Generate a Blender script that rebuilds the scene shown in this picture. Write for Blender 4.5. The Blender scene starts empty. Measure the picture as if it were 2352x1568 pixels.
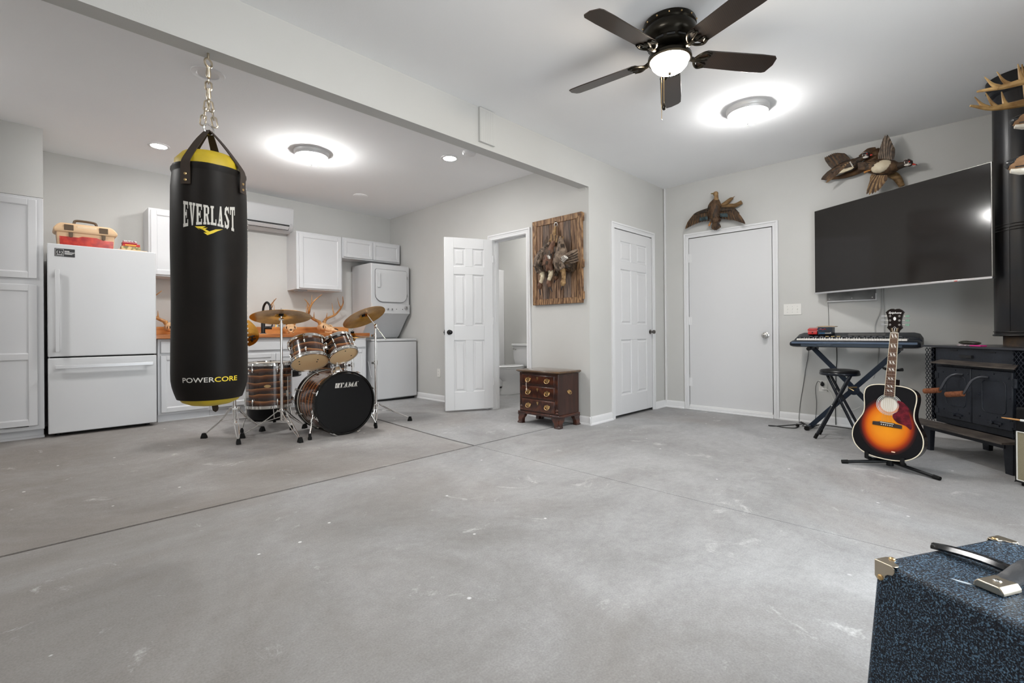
import bpy, bmesh, math, random
from mathutils import Vector, Matrix

random.seed(7)
scene = bpy.context.scene
COL = scene.collection
PI = math.pi
V = Vector

# ---------------------------------------------------------------- camera
CAM_H = 0.9625
YAW, PITCH, ROLL = PI / 4 - 0.011126, 0.000882, -0.007716
FW = V((math.cos(YAW) * math.cos(PITCH), math.sin(YAW) * math.cos(PITCH), math.sin(PITCH)))
_r = V((math.sin(YAW), -math.cos(YAW), 0.0))
_u = _r.cross(FW)
RT = _r * math.cos(ROLL) + _u * math.sin(ROLL)
UP = _u * math.cos(ROLL) - _r * math.sin(ROLL)
cam_data = bpy.data.cameras.new('camera')
cam_data.sensor_width = 36.0
cam_data.lens = 36.0 * 1088.927 / 2352.0
cam_data.shift_y = -23.9 / 2352.0
cam_data.clip_start = 0.05
cam = bpy.data.objects.new('camera', cam_data)
COL.objects.link(cam)
cam.matrix_world = Matrix(((RT.x, UP.x, -FW.x, 0), (RT.y, UP.y, -FW.y, 0), (RT.z, UP.z, -FW.z, CAM_H), (0, 0, 0, 1)))
scene.camera = cam

# ---------------------------------------------------------------- daylight, exposure
world = bpy.data.worlds.new('overcast_sky')
scene.world = world
world.use_nodes = True
wb = world.node_tree.nodes['Background']
wb.inputs['Color'].default_value = (0.88, 0.95, 1.0, 1)
wb.inputs['Strength'].default_value = 2.9
DOME_E = 54.0       # emission of the ceiling lamp glass
FAN_E = 44.0
LED_E = 110.0
KITCHEN_E = 80.0
vs = scene.view_settings
vs.view_transform = 'Standard'
vs.look = 'None'
vs.gamma = 1.0
vs.use_curve_mapping = False
vs.exposure = 1.14
cy = scene.cycles
try:
    cy.use_denoising = True
    cy.denoiser = 'OPENIMAGEDENOISE'
    cy.max_bounces = 10
    cy.diffuse_bounces = 6
    cy.glossy_bounces = 4
    cy.sample_clamp_indirect = 6.0
    cy.caustics_reflective = False
    cy.caustics_refractive = False
except Exception:
    pass

# ---------------------------------------------------------------- materials
MATS = {}


def new_mat(name):
    m = bpy.data.materials.new(name)
    m.use_nodes = True
    nt = m.node_tree
    return m, nt, nt.nodes['Principled BSDF'], nt.links


def rgb(c):
    return (c[0], c[1], c[2], 1.0)


def mat(name, col, rough=0.5, metal=0.0, col2=None, nscale=8.0, nlo=0.35, nhi=0.65, bump=0.0, bscale=60.0,
        stretch=None, coat=0.0, emit=0.0, ecol=None, detail=4.0, spec=None, coord='Object', rand=0.0, trans=0.0, alpha=None):
    if name in MATS:
        return MATS[name]
    m, nt, b, L = new_mat(name)
    N = nt.nodes
    b.inputs['Base Color'].default_value = rgb(col)
    b.inputs['Roughness'].default_value = rough
    b.inputs['Metallic'].default_value = metal
    if coat:
        b.inputs['Coat Weight'].default_value = coat
        b.inputs['Coat Roughness'].default_value = 0.08
    if spec is not None:
        b.inputs['Specular IOR Level'].default_value = spec
    if trans:
        b.inputs['Transmission Weight'].default_value = trans
    if alpha is not None:
        b.inputs['Alpha'].default_value = alpha
    if emit:
        b.inputs['Emission Color'].default_value = rgb(ecol or col)
        b.inputs['Emission Strength'].default_value = emit
    vec = None
    if col2 is not None or bump:
        tc = N.new('ShaderNodeTexCoord')
        vec = tc.outputs[coord]
        if stretch:
            mp = N.new('ShaderNodeMapping')
            mp.inputs['Scale'].default_value = stretch
            L.new(vec, mp.inputs['Vector'])
            vec = mp.outputs['Vector']
        if rand:
            oi = N.new('ShaderNodeObjectInfo')
            ad = N.new('ShaderNodeVectorMath')
            ad.operation = 'ADD'
            ml = N.new('ShaderNodeMath')
            ml.operation = 'MULTIPLY'
            ml.inputs[1].default_value = rand
            L.new(oi.outputs['Random'], ml.inputs[0])
            L.new(vec, ad.inputs[0])
            L.new(ml.outputs[0], ad.inputs[1])
            vec = ad.outputs[0]
    if col2 is not None:
        nz = N.new('ShaderNodeTexNoise')
        nz.inputs['Scale'].default_value = nscale
        nz.inputs['Detail'].default_value = detail
        L.new(vec, nz.inputs['Vector'])
        rp = N.new('ShaderNodeValToRGB')
        rp.color_ramp.elements[0].position = nlo
        rp.color_ramp.elements[0].color = rgb(col)
        rp.color_ramp.elements[1].position = nhi
        rp.color_ramp.elements[1].color = rgb(col2)
        L.new(nz.outputs['Fac'], rp.inputs['Fac'])
        L.new(rp.outputs['Color'], b.inputs['Base Color'])
    if bump:
        bz = N.new('ShaderNodeTexNoise')
        bz.inputs['Scale'].default_value = bscale
        bz.inputs['Detail'].default_value = 3.0
        L.new(vec, bz.inputs['Vector'])
        bp = N.new('ShaderNodeBump')
        bp.inputs['Strength'].default_value = bump
        bp.inputs['Distance'].default_value = 0.01
        L.new(bz.outputs['Fac'], bp.inputs['Height'])
        L.new(bp.outputs['Normal'], b.inputs['Normal'])
    MATS[name] = m
    return m


WALL = mat('wall_paint', (0.575, 0.573, 0.555), 0.75, col2=(0.605, 0.603, 0.587), nscale=1.3, bump=0.05, bscale=120)
CEIL = mat('ceiling_paint', (0.92, 0.925, 0.94), 0.9, col2=(0.94, 0.945, 0.955), nscale=1.1, bump=0.05, bscale=90)
TRIM = mat('trim_gloss_white', (0.78, 0.782, 0.792), 0.32, bump=0.02, bscale=30)
DOORM = mat('door_white', (0.70, 0.702, 0.712), 0.38, bump=0.015, bscale=40)
CAB = mat('cabinet_white', (0.665, 0.672, 0.69), 0.3)
APPL = mat('appliance_white', (0.60, 0.607, 0.62), 0.28)
CHROME = mat('chrome', (0.80, 0.79, 0.77), 0.12, 1.0)
NICKEL = mat('brushed_nickel', (0.62, 0.61, 0.59), 0.3, 1.0)
BLACK = mat('black_plastic', (0.007, 0.007, 0.008), 0.38, spec=0.25)
RUBBER = mat('black_rubber', (0.006, 0.006, 0.006), 0.7, spec=0.2)
GOLD = mat('antique_brass', (0.72, 0.50, 0.24), 0.28, 1.0)
GREYM = mat('grey_satin', (0.46, 0.46, 0.47), 0.4, 0.6)
SHADOWGAP = mat('dark_gap', (0.02, 0.02, 0.02), 0.9)
BONE = mat('bone', (0.62, 0.36, 0.18), 0.6, col2=(0.80, 0.56, 0.33), nscale=30, bump=0.25, bscale=60)
ANTLER = mat('antler', (0.30, 0.125, 0.035), 0.5, col2=(0.64, 0.34, 0.12), nscale=16, bump=0.2, bscale=70)


def concrete(name='concrete_floor', tint=(1.0, 1.0, 1.0)):
    m, nt, b, L = new_mat(name)
    N = nt.nodes
    tc = N.new('ShaderNodeTexCoord')
    geo = N.new('ShaderNodeNewGeometry')
    def noise(scale, det=5.0, rough=0.6, vec=None, dist=0.0):
        n = N.new('ShaderNodeTexNoise')
        n.inputs['Scale'].default_value = scale
        n.inputs['Detail'].default_value = det
        n.inputs['Roughness'].default_value = rough
        n.inputs['Distortion'].default_value = dist
        L.new(vec or geo.outputs['Position'], n.inputs['Vector'])
        return n
    def ramp(src, stops):
        r = N.new('ShaderNodeValToRGB')
        e = r.color_ramp.elements
        e[0].position, e[0].color = stops[0][0], rgb(stops[0][1])
        e[1].position, e[1].color = stops[-1][0], rgb(stops[-1][1])
        for p, c in stops[1:-1]:
            x = e.new(p)
            x.color = rgb(c)
        L.new(src, r.inputs['Fac'])
        return r.outputs['Color']
    def mix(fac, a, bb, mode='MIX'):
        x = N.new('ShaderNodeMix')
        x.data_type = 'RGBA'
        x.blend_type = mode
        if isinstance(fac, float):
            x.inputs['Factor'].default_value = fac
        else:
            L.new(fac, x.inputs['Factor'])
        for s, val in (('A', a), ('B', bb)):
            sock = [i for i in x.inputs if i.name == s and i.type == 'RGBA'][0]
            if isinstance(val, tuple):
                sock.default_value = rgb(val)
            else:
                L.new(val, sock)
        return [o for o in x.outputs if o.type == 'RGBA'][0]
    big = ramp(noise(0.8, 9, 0.72, dist=0.5).outputs['Fac'], [(0.28, (0.235, 0.232, 0.23)), (0.5, (0.345, 0.346, 0.351)), (0.75, (0.46, 0.464, 0.472))])
    # broom finish: long soft streaks along x
    mp = N.new('ShaderNodeMapping')
    mp.inputs['Scale'].default_value = (1.0, 4.0, 1.0)
    L.new(geo.outputs['Position'], mp.inputs['Vector'])
    st = ramp(noise(2.2, 6, 0.7, mp.outputs['Vector']).outputs['Fac'], [(0.32, (0.95, 0.95, 0.95)), (0.68, (1.05, 1.05, 1.05))])
    c = mix(1.0, big, st, 'MULTIPLY')
    fine = ramp(noise(28, 8, 0.75).outputs['Fac'], [(0.25, (0.84, 0.84, 0.84)), (0.75, (1.13, 1.13, 1.13))])
    c = mix(1.0, c, fine, 'MULTIPLY')
    # brownish stains
    bs = ramp(noise(0.9, 3, 0.5, dist=0.6).outputs['Color'], [(0.52, (0, 0, 0)), (0.72, (0.55, 0.55, 0.55))])
    c = mix(bs, c, (0.30, 0.27, 0.245))
    # brown dirt in noisy patches, plus painted dimming where less light reaches the left
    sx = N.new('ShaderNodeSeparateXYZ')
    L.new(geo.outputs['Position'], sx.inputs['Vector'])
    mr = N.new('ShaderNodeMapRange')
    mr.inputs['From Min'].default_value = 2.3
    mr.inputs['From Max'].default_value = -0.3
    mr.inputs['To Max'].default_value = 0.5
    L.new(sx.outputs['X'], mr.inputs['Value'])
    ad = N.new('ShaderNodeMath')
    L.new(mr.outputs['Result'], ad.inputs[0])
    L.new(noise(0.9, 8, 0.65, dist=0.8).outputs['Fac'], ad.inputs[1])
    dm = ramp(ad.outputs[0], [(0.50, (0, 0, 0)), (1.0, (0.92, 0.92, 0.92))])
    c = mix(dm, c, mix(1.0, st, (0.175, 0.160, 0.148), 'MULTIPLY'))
    # pale scuffs and paint spots
    n1 = noise(3.2, 9, 0.75, dist=1.0)
    sc = ramp(n1.outputs['Fac'], [(0.60, (0, 0, 0)), (0.70, (0.7, 0.7, 0.7))])
    c = mix(sc, c, (0.58, 0.58, 0.58))
    vo = N.new('ShaderNodeTexVoronoi')
    vo.inputs['Scale'].default_value = 7.5
    vo.inputs['Randomness'].default_value = 1.0
    L.new(geo.outputs['Position'], vo.inputs['Vector'])
    sp = ramp(vo.outputs['Distance'], [(0.0, (1, 1, 1)), (0.05, (0.9, 0.9, 0.9)), (0.07, (0, 0, 0))])
    vmask = ramp(vo.outputs['Color'], [(0.66, (0, 0, 0)), (0.70, (1, 1, 1))])
    c = mix(mix(1.0, sp, vmask, 'MULTIPLY'), c, (0.72, 0.72, 0.73))
    dk = ramp(noise(9.0, 10, 0.85, dist=0.3).outputs['Fac'], [(0.70, (0, 0, 0)), (0.76, (0.7, 0.7, 0.7))])
    c = mix(dk, c, (0.12, 0.12, 0.12))
    gr = ramp(noise(150, 3, 0.6).outputs['Fac'], [(0.3, (0.86, 0.86, 0.86)), (0.7, (1.14, 1.14, 1.14))])
    c = mix(1.0, c, gr, 'MULTIPLY')
    c = mix(1.0, c, tint, 'MULTIPLY')
    L.new(c, b.inputs['Base Color'])
    rr = ramp(n1.outputs['Fac'], [(0.3, (0.5, 0.5, 0.5)), (0.7, (0.72, 0.72, 0.72))])
    L.new(rr, b.inputs['Roughness'])
    bp = N.new('ShaderNodeBump')
    bp.inputs['Strength'].default_value = 0.12
    bp.inputs['Distance'].default_value = 0.01
    L.new(noise(60, 6, 0.7).outputs['Fac'], bp.inputs['Height'])
    L.new(bp.outputs['Normal'], b.inputs['Normal'])
    return m


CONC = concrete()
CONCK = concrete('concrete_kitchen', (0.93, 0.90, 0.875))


def banded(name, cols, scale, axis='Z', distort=2.0, dscale=1.5, rough=0.25, coat=0.0, stretch=(1, 1, 1), detail=3.0, rand=0.0, bump=0.0, metal=0.0):
    """wood grain or stripes: a wave texture through a colour ramp"""
    m, nt, b, L = new_mat(name)
    N = nt.nodes
    tc = N.new('ShaderNodeTexCoord')
    mp = N.new('ShaderNodeMapping')
    mp.inputs['Scale'].default_value = stretch
    vec = tc.outputs['Object']
    if rand:
        oi = N.new('ShaderNodeObjectInfo')
        ml = N.new('ShaderNodeMath')
        ml.operation = 'MULTIPLY'
        ml.inputs[1].default_value = rand
        ad = N.new('ShaderNodeVectorMath')
        L.new(oi.outputs['Random'], ml.inputs[0])
        L.new(vec, ad.inputs[0])
        L.new(ml.outputs[0], ad.inputs[1])
        vec = ad.outputs[0]
    L.new(vec, mp.inputs['Vector'])
    w = N.new('ShaderNodeTexWave')
    w.wave_type = 'BANDS'
    w.bands_direction = axis
    w.wave_profile = 'SAW' if name.startswith('tiger') else 'SIN'
    w.inputs['Scale'].default_value = scale
    w.inputs['Distortion'].default_value = distort
    w.inputs['Detail'].default_value = detail
    w.inputs['Detail Scale'].default_value = dscale
    L.new(mp.outputs['Vector'], w.inputs['Vector'])
    r = N.new('ShaderNodeValToRGB')
    e = r.color_ramp.elements
    e[0].position, e[0].color = cols[0][0], rgb(cols[0][1])
    e[1].position, e[1].color = cols[-1][0], rgb(cols[-1][1])
    for p, c in cols[1:-1]:
        x = e.new(p)
        x.color = rgb(c)
    L.new(w.outputs['Fac'], r.inputs['Fac'])
    L.new(r.outputs['Color'], b.inputs['Base Color'])
    b.inputs['Roughness'].default_value = rough
    b.inputs['Metallic'].default_value = metal
    if coat:
        b.inputs['Coat Weight'].default_value = coat
        b.inputs['Coat Roughness'].default_value = 0.05
    if bump:
        bp = N.new('ShaderNodeBump')
        bp.inputs['Strength'].default_value = bump
        bp.inputs['Distance'].default_value = 0.004
        L.new(w.outputs['Fac'], bp.inputs['Height'])
        L.new(bp.outputs['Normal'], b.inputs['Normal'])
    MATS[name] = m
    return m


# ---------------------------------------------------------------- mesh helpers
def frame(o, z, x=None):
    """matrix with origin o, local z along z, local x near x"""
    z = V(z).normalized()
    x = V(x) if x is not None else (V((1, 0, 0)) if abs(z.x) < 0.9 else V((0, 1, 0)))
    x = (x - z * x.dot(z)).normalized()
    y = z.cross(x)
    return Matrix(((x.x, y.x, z.x, o[0]), (x.y, y.y, z.y, o[1]), (x.z, y.z, z.z, o[2]), (0, 0, 0, 1)))


def TR(x, y, z, rz=0.0):
    return Matrix.Translation((x, y, z)) @ Matrix.Rotation(rz, 4, 'Z')


class MB:
    def __init__(self, M=None):
        self.v, self.f, self.mi = [], [], []
        self.M = M or Matrix.Identity(4)
        self.cur = 0

    def add(self, vs_, fs, M=None):
        o = len(self.v)
        T = self.M @ M if M is not None else self.M
        self.v += [T @ V(p) for p in vs_]
        self.f += [[i + o for i in f] for f in fs]
        self.mi += [self.cur] * len(fs)
        return self

    def box(self, x0, x1, y0, y1, z0, z1, M=None):
        p = [(x, y, z) for z in (z0, z1) for y in (y0, y1) for x in (x0, x1)]
        return self.add(p, [(0, 2, 3, 1), (4, 5, 7, 6), (0, 1, 5, 4), (2, 6, 7, 3), (0, 4, 6, 2), (1, 3, 7, 5)], M)

    def cbox(self, c, s, M=None):
        return self.box(c[0] - s[0] / 2, c[0] + s[0] / 2, c[1] - s[1] / 2, c[1] + s[1] / 2, c[2] - s[2] / 2, c[2] + s[2] / 2, M)

    def bar(self, p0, p1, w, h, up=(0, 0, 1)):
        """rectangular bar from p0 to p1"""
        p0, p1 = V(p0), V(p1)
        d = p1 - p0
        Mx = frame(p0, d, up)
        return self.box(-h / 2, h / 2, -w / 2, w / 2, 0, d.length, Mx)

    def loft(self, rings, cap=True, closed=False, M=None):
        n = len(rings[0])
        vs_, fs = [], []
        for r in rings:
            vs_ += [tuple(p) for p in r]
        m = len(rings)
        for i in range(m if closed else m - 1):
            a, b2 = i * n, ((i + 1) % m) * n
            for j in range(n):
                k = (j + 1) % n
                fs.append((a + j, a + k, b2 + k, b2 + j))
        if cap and not closed:
            fs.append(tuple(range(n))[::-1])
            fs.append(tuple(range((m - 1) * n, m * n)))
        return self.add(vs_, fs, M)

    def cyl(self, p0, p1, r0, r1=None, n=16, cap=True):
        p0, p1 = V(p0), V(p1)
        r1 = r0 if r1 is None else r1
        F = frame(p0, p1 - p0)
        h = (p1 - p0).length
        rings = [[(r * math.cos(2 * PI * i / n), r * math.sin(2 * PI * i / n), z) for i in range(n)] for r, z in ((r0, 0), (r1, h))]
        return self.loft(rings, cap, M=F)

    def lathe(self, prof, n=32, M=None, closed=False):
        rings = [[(max(r, 1e-5) * math.cos(2 * PI * i / n), max(r, 1e-5) * math.sin(2 * PI * i / n), z) for i in range(n)] for r, z in prof]
        return self.loft(rings, not closed, closed, M)

    def tube(self, pts, r, n=8, closed=False, cap=True, flat=1.0):
        pts = [V(p) for p in pts]
        m = len(pts)
        rs = r if isinstance(r, (list, tuple)) else [r] * m
        rings = []
        t0 = (pts[1] - pts[0]).normalized()
        x = t0.orthogonal().normalized()
        for i in range(m):
            if closed:
                t = (pts[(i + 1) % m] - pts[i - 1])
            else:
                t = pts[min(i + 1, m - 1)] - pts[max(i - 1, 0)]
            t.normalize()
            x = x - t * x.dot(t)
            if x.length < 1e-5:
                x = t.orthogonal()
            x.normalize()
            y = t.cross(x)
            rings.append([pts[i] + x * (rs[i] * math.cos(2 * PI * j / n)) + y * (rs[i] * flat * math.sin(2 * PI * j / n)) for j in range(n)])
        return self.loft(rings, cap, closed)

    def prism(self, poly, z0, z1, M=None):
        n = len(poly)
        vs_ = [(p[0], p[1], z0) for p in poly] + [(p[0], p[1], z1) for p in poly]
        fs = [tuple(range(n))[::-1], tuple(range(n, 2 * n))]
        fs += [(i, (i + 1) % n, n + (i + 1) % n, n + i) for i in range(n)]
        return self.add(vs_, fs, M)

    def ell(self, c, r, nu=16, nv=10, M=None):
        prof = [(math.sin(PI * i / nv), -math.cos(PI * i / nv)) for i in range(nv + 1)]
        T = Matrix.Translation(c) @ (M if M is not None else Matrix.Identity(4)) @ Matrix.Diagonal((r[0], r[1], r[2], 1))
        return self.lathe(prof, nu, T)

    def surf(self, fn, nu, nv):
        vs_ = [fn(i / nu, j / nv) for j in range(nv + 1) for i in range(nu + 1)]
        fs = [(j * (nu + 1) + i, j * (nu + 1) + i + 1, (j + 1) * (nu + 1) + i + 1, (j + 1) * (nu + 1) + i) for j in range(nv) for i in range(nu)]
        return self.add(vs_, fs)

    def torus(self, c, R, r, n=24, k=8, M=None):
        F = Matrix.Translation(c) @ (M if M is not None else Matrix.Identity(4))
        pts = [F @ V((R * math.cos(2 * PI * i / n), R * math.sin(2 * PI * i / n), 0)) for i in range(n)]
        return self.tube(pts, r, k, closed=True)

    def mesh(self, name, smooth=40, inv=None, recalc=True):
        me = bpy.data.meshes.new(name)
        vs_ = self.v if inv is None else [inv @ p for p in self.v]
        me.from_pydata([tuple(p) for p in vs_], [], self.f)
        if any(self.mi):
            me.polygons.foreach_set('material_index', self.mi)
        bm = bmesh.new()
        bm.from_mesh(me)
        bmesh.ops.remove_doubles(bm, verts=bm.verts, dist=2e-5)
        if recalc:
            bmesh.ops.recalc_face_normals(bm, faces=bm.faces)
        bm.to_mesh(me)
        bm.free()
        if smooth:
            me.polygons.foreach_set('use_smooth', [True] * len(me.polygons))
            me.set_sharp_from_angle(angle=math.radians(smooth))
        me.update()
        return me


TM = {}          # matrix of every thing (objects' own matrices lag until the depsgraph runs)


def obj(name, data, mats=None, parent=None, loc=None, M=None):
    o = bpy.data.objects.new(name, data)
    COL.objects.link(o)
    if mats is not None and data is not None and not len(data.materials):
        for m in (mats if isinstance(mats, (list, tuple)) else [mats]):
            data.materials.append(m)
    if parent is not None:
        o.parent = parent
    if M is not None:
        o.matrix_local = M
    elif loc is not None:
        o.location = loc
    return o


def part(name, mb, mats, parent, world=False, smooth=40, bevel=0.0, seg=2, label=None, kind=None):
    inv = TM[parent.name].inverted() if world else None
    me = mb.mesh(name, smooth, inv)
    o = obj(name, me, mats, parent)
    TM[o.name] = TM[parent.name]
    if bevel:
        add_bevel(o, bevel, seg)
    if label:
        o['label'] = label
    if kind:
        o['kind'] = kind
    return o


def add_bevel(o, w, seg=2):
    b = o.modifiers.new('bevel', 'BEVEL')
    b.width = w
    b.segments = seg
    b.limit_method = 'ANGLE'
    b.angle_limit = math.radians(35)
    b.use_clamp_overlap = True


def tag(o, label, cat, group=None):
    o['label'] = label
    o['category'] = cat
    if group:
        o['group'] = group
    return o


def thing(name, label, cat, M=None, group=None):
    o = bpy.data.objects.new(name, None)
    o.empty_display_size = 0.1
    COL.objects.link(o)
    M = M if M is not None else Matrix.Identity(4)
    o.matrix_world = M
    TM[o.name] = M.copy()
    return tag(o, label, cat, group)


def single(name, mb, mats, label, cat, M=None, group=None, smooth=40, bevel=0.0, seg=2):
    """a thing that is one mesh, built in its own frame"""
    o = obj(name, mb.mesh(name, smooth), mats)
    if M is not None:
        o.matrix_world = M
    TM[o.name] = M.copy() if M is not None else Matrix.Identity(4)
    if bevel:
        add_bevel(o, bevel, seg)
    return tag(o, label, cat, group)


def struct(name, mb, mats, smooth=30, bevel=0.0):
    o = obj(name, mb.mesh(name, smooth), mats)
    o['kind'] = 'structure'
    TM[o.name] = Matrix.Identity(4)
    if bevel:
        add_bevel(o, bevel)
    return o


def sm(t):
    t = min(1.0, max(0.0, t))
    return t * t * (3 - 2 * t)


def gz(x, y):
    """the slab rises a little towards the kitchen end"""
    return 0.055 * sm((y - 3.2) / 2.4) * sm((4.0 - x) / 2.0)


def spline(pts, n=8, closed=False):
    """Catmull-Rom through pts"""
    P = [V(p) for p in pts]
    m = len(P)
    out = []
    rng = range(m if closed else m - 1)
    for i in rng:
        p1, p2 = P[i], P[(i + 1) % m]
        p0 = P[i - 1] if (closed or i > 0) else p1 * 2 - p2
        p3 = P[(i + 2) % m] if (closed or i + 2 < m) else p2 * 2 - p1
        for k in range(n):
            t = k / n
            out.append(0.5 * ((2 * p1) + (p2 - p0) * t + (2 * p0 - 5 * p1 + 4 * p2 - p3) * t * t + (3 * p1 - p0 - 3 * p2 + p3) * t ** 3))
    if not closed:
        out.append(P[-1].copy())
    return out


def lerp_list(vals, n):
    """resample a list of numbers linearly to n entries"""
    out = []
    m = len(vals)
    for i in range(n):
        t = i * (m - 1) / (n - 1)
        k = min(int(t), m - 2)
        out.append(vals[k] + (vals[k + 1] - vals[k]) * (t - k))
    return out


def text_mb(body, size=1.0, M=None, fn=None, shear=0.0, offset=0.0, xs=1.0, depth=0.0004, align='CENTER', res=3):
    """lettering as thin geometry (font outlines built into Blender), mapped by matrix M or function fn(x, y, z)"""
    cu = bpy.data.curves.new('lettering', 'FONT')
    cu.body = body
    cu.size = size
    cu.shear = shear
    cu.offset = offset
    cu.align_x = align
    cu.extrude = 0.0
    cu.resolution_u = res
    o = bpy.data.objects.new('lettering', cu)
    COL.objects.link(o)
    dg = bpy.context.evaluated_depsgraph_get()
    me = bpy.data.meshes.new_from_object(o.evaluated_get(dg))
    mb = MB()
    vs_ = [(v.co.x * xs, v.co.y, 0.0) for v in me.vertices]
    fs = [tuple(p.vertices) for p in me.polygons]
    bpy.data.objects.remove(o)
    bpy.data.curves.remove(cu)
    bpy.data.meshes.remove(me)
    if fn:
        vs_ = [tuple(fn(x, y, depth)) for x, y, z in vs_]
    else:
        vs_ = [tuple((M or Matrix.Identity(4)) @ V((x, y, depth))) for x, y, z in vs_]
    mb.add(vs_, fs)
    return mb
# ================================================================ the room
YK, XB, YC, XT, ZC, ZB, YBB = 6.61, 4.017, 2.818, 5.647, 2.75, 2.435, 2.93
XL, YR, XBB = -3.6, -0.85, 5.75       # garage-door side, right wall, far wall of the bathroom
YJ, XJ = 3.038, 2.641                 # control joints

# ---- floor: base under four concrete slabs, the joints left open
b = MB()
b.surf(lambda u, v: (XL - 0.1 + u * (6.0 - XL + 0.1), YR - 0.1 + v * (6.8 - YR), gz(XL - 0.1 + u * (6.1 - XL), YR - 0.1 + v * (6.8 - YR)) - 0.013), 40, 40)
floor = struct('floor', b, mat('joint_dirt', (0.13, 0.095, 0.06), 0.95, col2=(0.05, 0.038, 0.027), nscale=12))


def slab(x0, x1, y0, y1, cm=None):
    nx, ny = max(2, int((x1 - x0) / 0.22)), max(2, int((y1 - y0) / 0.22))
    mb = MB()
    top = lambda u, v: (x0 + u * (x1 - x0), y0 + v * (y1 - y0))
    mb.surf(lambda u, v: (*top(u, v), gz(*top(u, v))), nx, ny)
    for e in (lambda u: (u, 0), lambda u: (u, 1), lambda u: (0, u), lambda u: (1, u)):
        mb.surf(lambda u, v: (*top(*e(u)), gz(*top(*e(u))) - 0.03 * v), 20, 1)
    me = mb.mesh('slab', 0, recalc=False)
    o = obj('slab', me, cm or CONC, floor)
    return o


g1, g2 = 0.011, 0.0022
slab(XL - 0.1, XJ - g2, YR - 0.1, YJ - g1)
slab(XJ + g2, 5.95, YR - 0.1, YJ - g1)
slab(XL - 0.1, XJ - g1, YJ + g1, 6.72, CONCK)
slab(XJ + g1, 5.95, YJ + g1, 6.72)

# ---- ceilings and beam
b = MB()
b.box(XL - 0.1, XT + 0.12, YR - 0.1, YC + 0.02, ZC, ZC + 0.1)
struct('ceiling', b, CEIL)
b = MB()
kz = lambda x: ZC + 0.04 * sm((4.0 - x) / 4.0)
b.surf(lambda u, v: (XL - 0.1 + u * (XBB + 0.1 - XL), YBB - 0.02 + v * (YK + 0.12 - YBB), kz(XL - 0.1 + u * (XBB + 0.1 - XL))), 30, 2)
b.box(XL - 0.1, XBB, YBB - 0.02, YK + 0.1, ZC + 0.06, ZC + 0.1)
struct('ceiling_kitchen', b, CEIL)
b = MB()
b.box(XL - 0.1, XB, YC, YBB, ZB, ZC + 0.06)
b.add([(XB - 0.02, YC + 0.03, ZB), (XB, YC + 0.03, ZB), (XB - 0.02, YBB, ZB), (XB, YBB, ZB), (XB, YC + 0.03, ZB - 0.03), (XB, YBB, ZB - 0.03)],
      [(0, 2, 5, 4), (0, 4, 1), (2, 3, 5)])
beam = struct('ceiling_beam', b, WALL, bevel=0.004)

# ---- walls
b = MB()                      # wall with the bathroom door
b.box(XB, XB + 0.112, YC, 3.672, 0, ZC + 0.05)
b.box(XB, XB + 0.112, 4.275, YK + 0.1, 0, ZC + 0.05)
b.box(XB, XB + 0.112, 3.672, 4.275, 2.092, ZC + 0.05)
struct('wall_bathroom', b, WALL)
b = MB()                      # wall with the closet door
b.box(XB + 0.112, 4.475, YC, YBB, 0, ZC + 0.05)
b.box(5.315, XT + 0.11, YC, YBB, 0, ZC + 0.05)
b.box(4.475, 5.315, YC, YBB, 2.092, ZC + 0.05)
struct('wall_closet', b, WALL)
b = MB()                      # right-hand wall with the plain door
b.box(XT, XT + 0.112, 2.505, YC, 0, ZC)
b.box(XT, XT + 0.112, YR - 0.1, 1.56, 0, ZC)
b.box(XT, XT + 0.112, 1.56, 2.505, 2.085, ZC)
b.box(XT + 0.07, XT + 0.112, 1.5, 2.55, 0, 2.1)
struct('wall_right', b, WALL)
b = MB()                      # wall behind the camera; its unseen open doorway is added for daylight
b.box(XL - 0.1, 1.1, YR - 0.1, YR, 0, ZC)
b.box(3.0, XT + 0.112, YR - 0.1, YR, 0, ZC)
b.box(1.1, 3.0, YR - 0.1, YR, 2.3, ZC)
struct('wall_near', b, WALL)
b = MB()
b.box(XL - 0.1, XBB + 0.1, YK, YK + 0.1, 0, ZC + 0.06)
struct('wall_back', b, WALL)
b = MB()                      # left wall with a closed sectional garage door
b.box(XL - 0.1, XL, YR - 0.1, YK + 0.1, 0, ZC + 0.06)
struct('wall_left', b, WALL)
d4 = bpy.data.objects.new('door_4', None)
COL.objects.link(d4)
d4['kind'] = 'structure'
TM[d4.name] = Matrix.Identity(4)
for k in range(4):
    b = MB()
    b.box(XL, XL + 0.045, -0.2, 2.6, 0.01 + 0.54 * k, 0.545 + 0.54 * k)
    for j in range(4):
        b.box(XL + 0.045, XL + 0.055, -0.1 + 0.69 * j, 0.5 + 0.69 * j, 0.10 + 0.54 * k, 0.45 + 0.54 * k)
    part('section', b, DOORM, d4, bevel=0.004)
b = MB()                      # bathroom far wall and closet partition
b.box(XBB, XBB + 0.1, YBB, YK + 0.1, 0, ZC + 0.05)
struct('wall_bathroom_far', b, WALL)
b = MB()
b.box(XB + 0.112, XBB, 3.55, 3.62, 0, ZC)
struct('wall_closet_partition', b, WALL)
b = MB()
b.box(-9.0, 9.0, -14.0, YR - 0.1, -0.14, -0.012)
struct('added_driveway', b, mat('added_driveway_concrete', (0.60, 0.59, 0.57), 0.9, col2=(0.68, 0.67, 0.65), nscale=2))  # unseen ground outside, added pale so that daylight bounces in
b = MB()                      # dropped soffit over the pantry
b.box(-0.62, 0.104, 5.9, YK, 2.175, ZC + 0.045)
struct('wall_soffit', b, WALL)
b = MB()
b.box(-0.72, -0.62, 5.2, YK, 0.0, ZC + 0.045)
struct('wall_pantry_side', b, WALL)


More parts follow.
